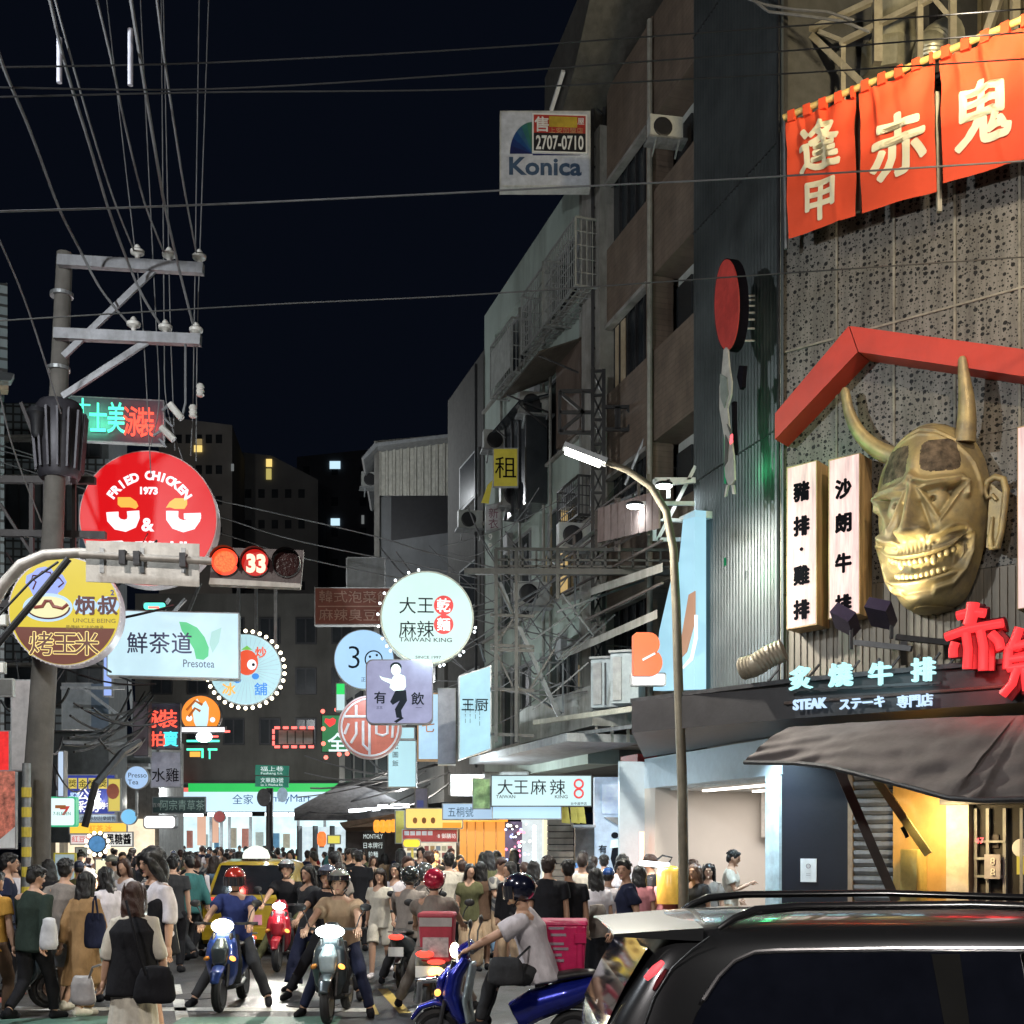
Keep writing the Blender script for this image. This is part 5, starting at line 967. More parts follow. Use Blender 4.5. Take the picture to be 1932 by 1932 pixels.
t, f = box_sign('dim teal cloth panel hanging behind the steel truss', 150, 1095-160, 196, 1040, 27, mat('dim_teal_panel', (.08, .13, .18), .7), 4, .1)
t, f = box_sign('grey upright panel with a blue stripe behind the utility pole', 118, 1290, 172, 1375, 26, mat('grey_upright', (.25, .27, .29), .6), 4, .1); dec(t, f, [(172, 1375), (205, 1375), (205, 1290), (172, 1290)], mat('dim_blue', (.1, .14, .2), .6), .01)
# red glow decorations far left
t, f = box_sign('glowing red sign at the far left behind the pale light box', -20, 1380, 16, 1470, 22, glow('red_face', (.9, .03, .03), .8, var=.7, scale=5), 4, .1); 
t, f = box_sign('photo poster of red food cut by the left edge', -20, 1455, 28, 1600, 20, mat('food_poster', (.5, .15, .1), .5, var=1., scale=9, em=.35), 4, .1); dec(t, f, [(-20, 1600), (28, 1600), (28, 1560)][::1], m_white, .01)
# small street-level signs left
t, f = disc_sign('small round pale blue tea sign on a pole', 258, 1467, 21, 26, glow('small_blue_face', (.42, .62, .92), .8), 4, .15); txt('Presso\nTea', f, 259, 1469, 13, MATS['navy_brush'], t)
MB().bar(P(258, 1488, 26.1), P(258, 1540, 26.1), .05).build('pole', m_steel, t)
t, f = box_sign('grey sign with two dark characters above the store fascia', 286, 1420, 340, 1484, 29, mat('grey_violet_face', (.3, .3, .36), .5, em=.12), 4, .15); txt('水雞', f, 312, 1462, 28, m_inkb, t, wpx=50)
t, f = box_sign('dark green wooden sign with pale characters in front of the store', 289, 1505, 386, 1533, 36, mat('dark_green_board', (.07, .12, .12), .6, em=.05), 4, .12); txt('阿宗青草茶', f, 344, 1519, 21, mat('pale_jade_print', (.35, .5, .45), .5, em=.15), t, wpx=82); txt('百年', f, 296, 1519, 9, m_wlet, t)
t, f = box_sign('convenience sign with a red and orange seven on white, green border', 94, 1506, 140, 1557, 22, glow('white_green_face', (.8, .95, .95), .9), 4, .2, glow('green_border', (.05, .5, .25), .8), rim=3, rad=4)
dec(t, f, [(113, 1521), (132, 1521), (122, 1538), (116, 1538), (124, 1527), (113, 1527)][::-1], mat('red_print', (.6, .05, .04), .5, em=.4)); dec(t, f, [(104, 1519), (124, 1519), (124, 1525), (104, 1525)][::-1], glow('orange_print', (.9, .25, .05), .8), .014); txt('7-ELEVEN', f, 117, 1535, 9, glow('green_print', (.05, .4, .3), .6), t, wpx=32)
txt('●', f, 117, 1548, 7, MATS['red_print'], t) if 0 else None
t, f = box_sign('blue lottery sign with rows of yellow and white characters', 108, 1463, 216, 1535, 30, glow('royal_blue_face', (.03, .05, .32), .75), 4, .2, m_grey)
for i, c_ in enumerate('獎獎金獎獎'): dec(t, f, [(110+i*19, 1488), (126+i*19, 1488), (126+i*19, 1468), (110+i*19, 1468)], glow('sign_yellow', (.75, .6, .12), .75), .012); txt(c_, f, 118+i*19, 1478, 16, m_inkb, t, w=.018)
txt('公益\n彩券', f, 168, 1510, 23, wl, t, bold=.02); txt('永發', f, 130, 1505, 22, hw, t, bold=.02); txt('彩券行', f, 193, 1520, 14, wl, t, bold=.02)
t, f = box_sign('yellow upright panel with a brown mascot head beside the lottery sign', 205, 1470, 226, 1530, 29.6, MATS['sign_yellow'], 4, .1); dec(t, f, circ(213, 1493, 12, 15, 12), mat('brown_face2', (.3, .08, .04), .6, em=.2))
t, f = box_sign('grey blue strip with a row of small dark characters', 132, 1538, 218, 1550, 30, mat('grey_blue_strip', (.3, .38, .45), .5, em=.35), 4, .1); txt('各式彩券刮刮樂銷售', f, 180, 1544, 9, m_inkb, t, wpx=74)
t, f = box_sign('bright yellow banner with orange script under the grey blue strip', 132, 1553, 238, 1572, 29.8, glow('warm_yellow_face', (1., .62, .06), .9), 4, .08); txt('紅茶 冰', f, 190, 1563, 13, MATS['deep_orange'], t, bold=.03)
t, f = box_sign('small white sign with faint red characters', 134, 1575, 176, 1592, 26, glow('pinkish_white', (.85, .72, .7), .8), 4, .08); txt('紅豆餅', f, 155, 1583, 13, m_redl, t)
t, f = box_sign('white sign with bold black brush characters', 196, 1571, 249, 1596, 26.5, glow('white_face2', (.8, .78, .74), .85), 4, .08); txt('黑糖醬', f, 224, 1583, 21, m_inkb, t, bold=.03, wpx=46)
t, f = disc_sign('blue round sign ringed by twelve warm bulbs at street level', 183, 1592, 15, 25, glow('deep_blue_face', (.1, .3, .6), .7, var=.8, scale=8), 4, .12, m_dsteel, bulbs=12, bm=m_bulbw, br=3.6, brr=21)
t, f = disc_sign('small round blue sign with two white marks', 243, 1541, 14, 28, glow('sky_blue_face', (.2, .55, .85), .85), 4, .1)
t, f = box_sign('row of five bright white light globes over the far shop counter', 272, 1540, 330, 1562, 44, glow('very_white', (1., 1., 1.), 1.6), 4, .4, rad=7); area('globe_light', f.at(300, 1570, .8), f.at(300, 1650, 1.5), 2, 120, (1, .97, .92))
t, f = box_sign('small yellow light box at street level near the bulb ring', 181, 1622, 216, 1648, 21, glow('straw_face', (.95, .9, .6), .9), 4, .1)
t, f = box_sign('white sign with a black letter E low behind the walkers', 143, 1600, 162, 1616, 23, m_white, 4, .05); txt('E', f, 152, 1608, 14, m_inkb, t, bold=.04)
t, f = box_sign('thin pale lit edge of an upright sign right of the utility pole', 110, 1508-90, 119, 1502, 21, glow('pale_blue_edge', (.6, .75, .95), .8), 3, .2)
t, f = box_sign('yellow framed pale board behind the walkers', 104, 1612, 140, 1660, 20, mat('pale_board', (.4, .5, .55), .5, em=.25), 4, .06, MATS['yellow_board'], rim=3)
# mid street pole with green name plates and clock
t = E('street_name_post', G(508, 1692), 'pole with a green street name sign and a round convex mirror', 'street sign'); dS = G(508, 1692).y; fS2 = sf(513, 1463, dS, R(-4))
MB().tube([P(508, 1692, dS), P(509, 1487, dS)], .13, 12).build('pole', m_dsteel, t, True)
for y0, y1 in ((1444, 1463), (1465, 1485)):
    w = MB().poly([fS2.at(x, y, .05) for x, y in ((481, y1-1), (544, y1+1), (545, y0+1), (482, y0-1))], fS2.n, .06).build('name_plate', mat('plate_green', (.02, .2, .13), .5, em=.2, emc=(.03, .4, .28)), t)
    txt('福上巷' if y0 < 1450 else '文華路3號', fS2, 513, (y0+y1)/2-3, 10, m_wl2, w, w=.06, wpx=44); txt('Fushang Ln.' if y0 < 1450 else 'Ln. 3, Wenhua Rd.', fS2, 513, (y0+y1)/2+6, 6, m_wl2, w, w=.06, wpx=42)
MB().disc(fS2, (500-513)*dS/F, (1463-1505)*dS/F, 13*dS/F, .1, .2, 24, ry=17*dS/F).build('mirror_back', m_dsteel, t); MB().disc(fS2, 22*dS/F*1, (1463-1500)*dS/F, 10*dS/F, .1, .16, 24, ry=14*dS/F).build('round_plate', mat('pale_blue_plate', (.4, .55, .7), .4, em=.3), t)
t, f = disc_sign('small dark red round sign on an arm in front of the store', 414, 1541, 10, 40, mat('dark_red_disc', (.3, .06, .06), .5, em=.25), 4, .1)
# ================================================================ giant golden demon mask
mo = FC.at(1768, 985, .0); MA = FC.a - R(5); MF = Fr(mo, MA); 
mask = E('demon_mask', FC.at(1768, 1165, 0), 'giant golden horned demon mask grinning on the steak house facade', 'mask')
HM = 1.26; WY = np.linspace(-1, 1, 401)
WT = np.interp(WY, [-1, -.99, -.975, -.95, -.9, -.85, -.7, -.5, -.25, 0, .3, .55, .75, .87, .94, .98, 1], [.0, .10, .19, .27, .345, .39, .475, .55, .62, .66, .66, .60, .49, .37, .26, .15, .0])
WS = np.convolve(np.pad(WT, 12, mode='edge'), np.ones(25)/25, 'valid'); WS = np.where(np.abs(WY) > .95, WT, WS)
def halfw(y): return max(.02, float(np.interp(y, WY, WS)))
def sgv(t): return 1/(1+np.exp(-np.clip(t, -40, 40)))
def pl(p, q, pts):
    d = np.full_like(p, 9.)
    for (a, b), (c, e) in zip(pts, pts[1:]):
        L2 = (c-a)**2+(e-b)**2; t = np.clip(((p-a)*(c-a)+(q-b)*(e-b))/L2, 0, 1); d = np.minimum(d, np.hypot(p-a-t*(c-a), q-b-t*(e-b)))
    return d
def ga(d, w): return np.exp(-(d/w)**2)
def relief(p, q):
    x = p; a = np.abs(p); h = np.zeros_like(p)
    tri = [(.15, .25), (.63, .29), (.36, -.10)]; d = np.full_like(p, -9.)
    for i in range(3):
        (x0, y0), (x1, y1) = tri[i], tri[(i+1) % 3]; L = math.hypot(x1-x0, y1-y0); d = np.maximum(d, -(((x1-x0)*(q-y0)-(y1-y0)*(a-x0))/L)*-1)
    ins = sgv(-(d+.01)/.008); r2 = ((a-.32)/.215)**2+((q-.11)/.21)**2
    h -= .17*ins; h += ins*.17*np.sqrt(np.clip(1-r2, 0, 1)); h -= .09*sgv((.032-np.hypot(a-.27, q-.13))/.005)
    h += .035*ga(d-.035, .022)
    h += .085*ga(pl(a, q, [(0, .47), (.06, .40), (.2, .345), (.45, .355), (.62, .375), (.70, .30), (.70, .17)]), .045)
    t = np.clip((.36-q)/.68, 0, 1); nw = .04+.04*t
    h += (.07+.27*t**1.2)*ga(a, nw*1.15)*sgv((q+.345)/.012)*sgv((.44-q)/.03)
    h += .17*np.exp(-((a-.14)/.075)**2-((q+.265)/.075)**2); h -= .07*np.exp(-((a-.07)/.03)**2-((q+.35)/.02)**2)
    h -= .05*ga(pl(a, q, [(.12, .1), (.2, -.12), (.25, -.26), (.2, -.36)]), .03)
    h += .10*np.exp(-((a-.42)/.17)**2-((q+.26)/.13)**2)
    up = -.60+.17*(a/.7)**2+.06*sgv((a-.62)/.03); lo = -.87+.13*(a/.7)**2
    mi_ = sgv((up-q)/.008)*sgv((q-lo)/.008)*sgv((.73-a)/.012); h -= .16*mi_
    h += .05*ga(q-up-.03, .026)*sgv((.74-a)/.03)+.09*ga(q-lo+.055, .045)*sgv((.66-a)/.04)
    for i in range(-4, 5): h -= .022*np.exp(-((x-i*.065)/.012)**2-((q+.49)/.07)**2)
    h += .075*ga(pl(a, q, [(.24, -.36), (.36, -.36), (.52, -.24), (.68, -.235), (.82, -.34), (.87, -.52), (.80, -.76), (.64, -.95), (.35, -1.02)]), .05)
    h -= .05*ga(pl(a, q, [(.30, -.42), (.5, -.33), (.68, -.33), (.77, -.42), (.80, -.55), (.72, -.75)]), .025)
    h -= .05*np.exp(-(p/.35)**2-((q+1.02)/.03)**2); h += .09*np.exp(-(p/.3)**2-((q+1.14)/.1)**2)
    for o in (0, .07): h += .03*ga(pl(a, q, [(0, 1.06+o), (.35, 1.0+o), (.66, .84+o*.8), (.86, .58+o*.5), (.97, .2)]), .032)
    h -= .03*ga(pl(a, q, [(0, 1.095), (.35, 1.035), (.66, .87), (.88, .6), (1.0, .2)]), .028)
    h += .03*np.exp(-(p/.08)**2-((q-.62)/.2)**2)
    return h
def mkn(th, y):
    th = np.asarray(th, float); y = np.asarray(y, float); w = np.maximum(.02, np.interp(y, WY, WS)); D_ = .70*(w/.66)**.6; h = relief(th*.74, y*1.26)*np.clip(np.cos(th)*2.2, 0, 1)
    return w*HM*.89*np.sin(th)+np.sin(th)*h, y*HM, .05+D_*np.cos(th)+h*np.maximum(.3, np.cos(th))
def mk1(th, y): a, b, c = mkn(th, y); return MF.pt(float(a), float(b), float(c))
def gold_mat(name, dark):
    m = mat(name, (.5, .39, .19), .5, .35, scale=3, var=.3, bump=.3, bscale=16)
    nt = m.node_tree; L = nt.links.new; b = nt.nodes['Principled BSDF']; n = nd(nt, 'ShaderNodeTexNoise'); n.inputs['Scale'].default_value = 2.2; n.inputs['Detail'].default_value = 8; n.inputs['Roughness'].default_value = .65
    tc = nd(nt, 'ShaderNodeTexCoord'); L(tc.outputs['Object'], n.inputs[0]); r = nd(nt, 'ShaderNodeMapRange'); r.inputs[1].default_value = .42; r.inputs[2].default_value = .62; r.inputs[3].default_value = 0; r.inputs[4].default_value = .55; L(n.outputs[0], r.inputs[0])
    mx = nd(nt, 'ShaderNodeMix', data_type='RGBA'); L(r.outputs[0], mx.inputs[0]); L(b.inputs['Base Color'].links[0].from_socket, mx.inputs[6]); mx.inputs[7].default_value = (.13, .12, .125, 1); L(mx.outputs[2], b.inputs['Base Color']); return m
m_gold = gold_mat('aged_gold', .5); m_tooth = mat('gold_tooth', (.62, .5, .27), .42, .4, bump=.05)
NU, NV = 170, 240; TH, YY = np.meshgrid(np.linspace(-math.pi/2, math.pi/2, NU+1), np.linspace(-1, 1, NV+1)); A3 = mkn(TH, YY)
V3 = np.outer(A3[0].ravel(), MF.r)+np.outer(A3[1].ravel(), MF.u)+np.outer(A3[2].ravel(), MF.n)+np.array(MF.o)
g = MB(); g.v = [tuple(v) for v in V3]
for j in range(NV):
    for i in range(NU):
        g.f.append((j*(NU+1)+i, j*(NU+1)+i+1, (j+1)*(NU+1)+i+1, (j+1)*(NU+1)+i)); p_ = abs(TH[j, i])*.74; q_ = YY[j, i]*1.26; nn = .05*noise.noise(V(TH[j, i]*7, q_*7, 0))+.03*noise.noise(V(TH[j, i]*22, q_*22, 3))
        g.mi.append(1 if (((p_-.37)/.25)**4+((q_-.69)/.2)**4 < 1.5+nn*9) else 0)
pt = mat('dark_patina', (.15, .11, .075), .8, .2, var=.8, scale=9, bump=1., bscale=24)
face = g.build('face', [m_gold, pt], mask, 75)
for sgn, pts, rs in ((1, ((.44, .70), (.47, .9), (.475, 1.12), (.455, 1.35), (.44, 1.56)), (.135, .12, .1, .075, .045)), (-1, ((-.32, .68), (-.57, .82), (-.78, 1.02), (-.92, 1.28), (-.98, 1.58)), (.13, .115, .095, .075, .055))):
    P0 = [MF.pt(a*HM*.93, b*HM, .32+.02*i) for i, (a, b) in enumerate(pts)]; q = []; rq = []
    for i in range(4):
        for k in range(6):
            t_ = k/6; p0, p1, p2, p3 = P0[max(0, i-1)], P0[i], P0[i+1], P0[min(4, i+2)]
            q.append(.5*((2*p1)+(p2-p0)*t_+(2*p0-5*p1+4*p2-p3)*t_**2+(3*p1-p0-3*p2+p3)*t_**3)); rq.append(rs[i]+(rs[i+1]-rs[i])*t_)
    q.append(P0[-1]); rq.append(.03); MB().tube(q, [r_*1.02 for r_ in rq], 18).build('horn', m_gold, mask, True)
for sgn in (1,):      # the ear that shows
    ex = sgn*.66*HM*.93; mb = MB(); pts = []
    for k in range(15):
        a = R(200-k*22) if 0 else None
    C = [(.09, .06), (.05, .12), (.0, .10), (-.03, .18), (.0, .27), (.08, .30), (.16, .26), (.19, .14), (.17, -.05), (.14, -.28), (.10, -.42), (.04, -.42), (.03, -.3), (.05, -.1)]
    mb.tube([MF.pt(ex+x_*HM, y_*HM, .22) for x_, y_ in C], [.025, .03, .032, .036, .042, .045, .045, .045, .042, .042, .046, .04, .03, .02], 10)
    mb.hexa([MF.pt(ex+a_*HM, b_*HM, .12) for a_, b_ in ((-.02*sgn, -.4), (.08*sgn, -.42), (.17*sgn, .1), (.02*sgn, .26))], [MF.pt(ex+a_*HM, b_*HM, .2) for a_, b_ in ((-.02*sgn, -.4), (.08*sgn, -.42), (.17*sgn, .1), (.02*sgn, .26))])
    mb.build('ear', m_gold, mask, True)
for (n_, up_) in ((13, 1), (11, 0)):
    for i in range(n_):
        pp = (i-(n_-1)/2)*.098; a_ = abs(pp); q0 = (-.60+.17*(a_/.7)**2-.035) if up_ else (-.87+.13*(a_/.7)**2+.045); th_ = pp/.74; p0 = mk1(th_, q0/1.26); s_ = 1.5 if (up_ and i in (3, 9)) else (1.25 if (not up_ and i in (2, 8)) else .9+.15*(i % 2))
        rz_ = Matrix.Rotation(th_, 3, 'Z') if 0 else MF.m() @ Matrix.Rotation(th_, 3, 'Y'); MB().ell(p0+MF.n*.11*math.cos(th_)+MF.r*.11*math.sin(th_)+V(0, 0, -.03 if s_ > 1.4 else 0), (.045, .05*s_, .05), rz_, 10, 8).build('tooth', m_tooth, mask, True)
mb = MB(); mb.bar(FC.at(1700, 900, 0), FC.at(1700, 900, .2), .1); mb.bar(FC.at(1820, 1000, 0), FC.at(1820, 1000, .2), .1); mb.build('bracket', m_dsteel, mask)
# ---------------------------------------------------------------- lit wooden light boxes
m_wood = mat('boxed_wood', (.55, .36, .18), .6, scale=2, stretch=(6, 6, .6), var=.5, dirt=.4)
def wl_mat():
    m = glow('lit_wood_face', (.95, .66, .63), .8, var=.7, scale=3, base=(.3, .22, .2)); m.node_tree.nodes['Mapping'].inputs['Scale'].default_value = (5, 5, .5); return m
lwf = wl_mat()
def wbox(x0, x1, y0, y1, chars, ys, label, xw):
    t = E('light_box_sign', FC.at((x0+x1)/2, y1, 0), label, 'sign', 'wooden light boxes on the steak house facade')
    q = [(x0, y1), (x1, y1-10), (x1, y0-14), (x0, y0)]; MB().poly([FC.at(x, y, .42) for x, y in q], FC.n, .42).build('casing', m_wood, t)
    d_ = 2; MB().poly([FC.at(x, y, .425) for x, y in [(x0+d_, y1-d_), (x1-d_, y1-10-d_), (x1-d_, y0-14+d_), (x0+d_, y0+d_)]], FC.n, .01).build('face', lwf, t)
    for c_, y in zip(chars, ys): txt(c_, FC, xw, y, 38 if c_ != '·' else 30, m_inkb, t, bold=.06, w=.44, hpx=None if c_ == '·' else 38, wpx=None if c_ == '·' else 33)
    return t
wbox(1484, 1541, 882, 1188, '豬排·雞排', (927, 992, 1036, 1085, 1150), 'left lit wooden light box with four characters and a dot', 1512)
wbox(1563, 1622, 868, 1158+10, '沙朗牛排', (922, 986, 1062, 1130+10), 'second lit wooden light box, between the first one and the mask', 1591)
wbox(1919, 1980, 806, 1150, '牛排', (900, 1000), 'lit wooden light box cut by the right edge of the photo', 1950)
p = FC.at(1600, 1165, 1.1)
# small letters on the slab
mc = glow('ice_white_letters', (.5, .95, .98), 1.0)
sgn_ = E('letter_row', FA.at(1630, 1300, .1), 'row of four glowing ice blue characters above the small lettering on the canopy', 'sign')
for c_, x, y in (('炙', 1511, 1279), ('燒', 1586, 1273), ('牛', 1661, 1271), ('排', 1742, 1263)):
    txt(c_, FA, x, y, 47, mc, sgn_, bold=.02, w=.12, ext=.04)
mb = MB(); mb.bar(FA.at(1485, 1303, .1), FA.at(1775, 1288, .1), .03); mb.build('mounting_rail', m_black, sgn_)
sg2 = E('letter_row', FA.at(1630, 1345, .1), 'row of small glowing blue white words on the front edge of the canopy', 'sign'); mb_ = glow('blue_white_letters', (.55, .75, 1.), .95)
txt('STEAK', FA, 1528, 1328, 26, mb_, sg2, bold=.03, w=.1, ext=.02, wpx=68, hpx=20); txt('ステーキ', FA, 1626, 1326, 24, mb_, sg2, bold=.025, w=.1, ext=.02, wpx=88); txt('専門店', FA, 1726, 1322, 28, mb_, sg2, bold=.02, w=.1, ext=.02, wpx=68, hpx=24)
# neon red characters standing out
mred = glow('neon_red_face', (1., .045, .05), .98, var=.05); mrs = mat('dark_red_side', (.14, .02, .03), .5)
def neonchar(paths, label, w):
    t = E('neon_character', FA.at(paths[0][0][0], 1300, w), label, 'sign', 'red neon characters on the canopy')
    for p_, wd in paths_w(paths):
        P_ = [FA.at(x, y, w) for x, y in p_]; r_ = wd/2/F*P_[0].y
        bb_ = MB(); bb_.tube([q+FA.n*-.09 for q in P_], [(r_*1.12, .1)]*len(P_), 10, ax=None); bb_.build('letter_side', mrs, t, True)
        MB().tube([q+FA.n*.03 for q in P_], [r_]*len(P_), 10).build('stroke', mred, t, True)
    return t
def paths_w(ps): return [(p_[:-1], p_[-1]) for p_ in ps]
neonchar([[(1838, 1138), (1835, 1160), (1830, 1180), 24], [(1808, 1163), (1838, 1155), (1860, 1158), 18], [(1786, 1203), (1830, 1187), (1894, 1176), 17], [(1824, 1195), (1828, 1225), (1826, 1262), 17], [(1851, 1190), (1857, 1220), (1856, 1265), 17], [(1804, 1212), (1800, 1225), (1800, 1240), 17], [(1872, 1196), (1886, 1210), (1890, 1225), 18]], 'glowing red neon character beside the chin of the demon mask', .25)
neonchar([[(1925, 1185), (1918, 1205), (1908, 1225), 18], [(1905, 1222), (1902, 1262), 16], [(1903, 1222), (1955, 1210), 15], [(1903, 1245), (1950, 1238), 14], [(1950, 1212), (1952, 1260), 15], [(1903, 1262), (1950, 1256), 15], [(1920, 1262), (1912, 1290), (1893, 1312), 16], [(1935, 1262), (1938, 1300), (1960, 1305), 16]], 'second glowing red neon character cut by the right edge', .25)
q = FA.at(1890, 1240, .6); area('neon_spill', q, q-FA.n*2+V(0, 0, .2), .8, 22, (1, .06, .06)); area('letter_spill', FA.at(1630, 1290, .5), FA.at(1630, 1290, -2), 1.2, 3, (.5, .9, 1.), .2)
# twin floodlights on an arm aimed at the mask
t = E('facade_floodlight', FC.at(1650, 1235, .8), 'pair of dark floodlights on a bracket aimed up at the mask', 'lamp'); mb = MB()
mb.bar(FC.at(1612, 1212, 1.1), FC.at(1720, 1224, 1.1), .07); mb.bar(FC.at(1690, 1202, 1.0), FC.at(1793, 1213, .6), .07); mb.bar(FC.at(1785, 1212, .6), FC.at(1787, 1240, 0.1), .06); mb.bar(FC.at(1606, 1160, 1.1), FC.at(1606, 1225, 1.1), .04); mb.bar(FC.at(1682, 1180, 1.1), FC.at(1682, 1205, 1.1), .04); mb.bar(FC.at(1705, 1215, 1.05), FC.at(1705, 1250, .1), .08); mb.build('bracket', m_dsteel, t)
for i, (x, y) in enumerate(((1595, 1170), (1662, 1158))):
    c_ = FC.at(x, y, 1.1); aim = (FC.at(1770, 960, .3)-c_).normalized(); s1 = FC.n.cross(aim).normalized(); s2 = aim.cross(s1); M_ = Matrix((s1, s2, aim)).transposed()
    MB().box(c_, .3, .42, .16, M_).build('lamp_body', mat('violet_black_housing', (.05, .035, .07), .4, .4), t); MB().box(c_+aim*.085, .24, .34, .012, M_).build('lens', glow('floodlight_lens', (1., .85, .5), 3), t)
    spot('floodlight_beam', c_+aim*.12, FC.at(1760, 1010, .3), 125 if i else 95, (1., .84, .5), 75, .8, .1)
t = E('roof_floodlight', FC.at(1900, -20, 2.6), 'floodlight above the frame that washes the red banners in yellow light', 'lamp'); c_ = FC.at(1860, -60, 2.4); MB().box(c_, .5, .3, .3, FC.m()).build('lamp_body', m_black, t); MB().bar(c_, FC.at(1860, -60, -.5), .06).build('arm', m_dsteel, t)
spot('roof_beam', c_-V(0, 0, .2), FC.at(1740, 420, 0), 300, (1., .86, .64), 100, .8, .15)
t9 = E('roof_floodlight', FC.at(1990, -60, 4.2), 'second floodlight added above the frame to wash the perforated wall in warm light', 'lamp'); c9 = FC.at(1990, -60, 4.2); MB().box(c9, .4, .3, .3, FC.m()).build('lamp_body', m_black, t9); MB().bar(c9, FC.at(1990, -60, -.5), .06).build('arm', m_dsteel, t9)
spot('wall_beam', c9-V(0, 0, .2), FC.at(1690, 760, 0), 750, (1., .8, .52), 64, .9, .12)  # unseen extra floodlight, added to warm the perforated wall
spot('roof_beam', c_+V(0, 0, .2), FC.at(1800, 20, -2.5), 1500, (1., .82, .48), 120, .8, .15)
# ---------------------------------------------------------------- red banners on a pole
m_ban = mat('red_banner_cloth', (.72, .07, .02), .8, var=.1, scale=2, bump=.25, bscale=8); m_cream = mat('cream_banner_paint', (.8, .72, .5), .8, var=.05, bump=0); m_bam = mat('gold_bamboo', (.6, .42, .14), .5)
t = E('banner_pole', FC.at(1482, 225, .5), 'long yellow bamboo pole carrying three red banners', 'pole')
MB().tube([FC.at(1479, 222, .5), FC.at(1700, 133, .5), FC.at(1960, 24, .5)], .045, 10).build('bamboo', m_bam, t, True)
for x in (1483, 1618, 1768, 1925): MB().bar(FC.at(x, 222-(x-1480)*.402, .5), FC.at(x, 222-(x-1480)*.402+8, -.3), .04).build('bracket', m_dsteel, t)
MB().tube([FC.at(1480, 225, .45), FC.at(1483, 470, .3)], .03).build('end_post', m_steel, t)
for x0, x1 in ((1617, 1619), (1768, 1772)): MB().bar(FC.at(x0, 175, .3), FC.at(x1, 400, .3), .06).build('rear_post', MATS['pale_corner_trim'], t)
def banner(TL, TR, BR_, BL, chars, label, seed):
    c4 = [FC.at(x, y, .5) for x, y in (TL, TR, BR_, BL)]; t = E('banner', c4[3], label, 'banner', 'red banners above the perforated facade')
    def wv(u, v):
        e = (1-v)
        return .05*noise.noise(V(u*2.2, v*2.5+seed, seed))+.05*math.exp(-((u-.75+.25*e)/.05)**2)*(1-v*.75)*(seed % 2+.3)+.035*math.exp(-((u-.2-.2*v)/.04)**2)*(1-v)+.02*math.sin(u*17+seed+v*3)*(1-v)+.015*math.sin(v*20+u*9)*(1-v)
    def bf(u, v):
        a = c4[0].lerp(c4[1], u); b = c4[3].lerp(c4[2], u); p_ = a.lerp(b, v*.955+.045); return p_+FC.n*wv(u, v)+FC.r*.01*math.sin(v*9+seed)*(u-.5)
    sheet_grid(bf, 60, 90).build('cloth', m_ban, t, 80)
    for k in range(5):
        u = .04+k*.23; a = c4[0].lerp(c4[1], u); b = c4[0].lerp(c4[1], min(1, u+.1)); MB().hexa([a-V(0, 0, .1)-FC.n*.05, b-V(0, 0, .1)-FC.n*.05, b-V(0, 0, .1)+FC.n*.06, a-V(0, 0, .1)+FC.n*.06], [a+V(0, 0, .05)-FC.n*.05, b+V(0, 0, .05)-FC.n*.05, b+V(0, 0, .05)+FC.n*.06, a+V(0, 0, .05)+FC.n*.06]).build('loop', m_ban, t)
    for c_, x, y, hp, wp in chars:
        # lettering follows the slanting hem like the cloth: shear by mapping glyph box through the banner
        me = text_mesh(c_, .035); n = len(me.vertices); co = np.empty(n*3); me.vertices.foreach_get('co', co); co = co.reshape(-1, 3); lo = co.min(0); hi = co.max(0)
        uv = (co-(lo+hi)/2)/(hi-lo+1e-9); vs = []
        bm = bmesh.new(); bm.from_mesh(me); bmesh.ops.subdivide_edges(bm, edges=[e for e in bm.edges if e.calc_length() > .12], cuts=3); bm.to_mesh(me); bm.free(); n = len(me.vertices); co = np.empty(n*3); me.vertices.foreach_get('co', co); co = co.reshape(-1, 3); uv = (co-(lo+hi)/2)/(hi-lo+1e-9)
        yt = lambda xx: TL[1]+(TR[1]-TL[1])*(xx-TL[0])/(TR[0]-TL[0]); yb = lambda xx: BL[1]+(BR_[1]-BL[1])*(xx-BL[0])/(BR_[0]-BL[0]); sl = (TR[1]-TL[1])/(TR[0]-TL[0])
        W = WM[t.name].inverted()
        for a in uv:
            xx = x+a[0]*wp; yy = y-a[1]*hp+sl*a[0]*wp*.9; u = (xx-TL[0])/(TR[0]-TL[0]); v = ((yy-yt(xx))/(yb(xx)-yt(xx))-.045)/.955; vs.append(W @ (bf(u, v)+FC.n*.022))
        me.vertices.foreach_set('co', [c for p_ in vs for c in p_]); me.materials.clear(); me.materials.append(m_cream); me.update(); me.name = 'lettering'; link('lettering', me, t)
banner((1484, 222), (1613, 172), (1615, 408), (1487, 450), (('逢', 1547, 276, 92, 78), ('甲', 1547, 378, 78, 56)), 'leftmost red banner with two cream characters', 1)
banner((1622, 166), (1762, 108), (1767, 360), (1625, 402), (('赤', 1694, 274, 122, 108),), 'middle red banner with one cream character', 2)
banner((1772, 103), (1935, 38), (1938, 298), (1779, 346), (('鬼', 1853, 212, 128, 112),), 'rightmost red banner with one cream character and deep folds', 3)
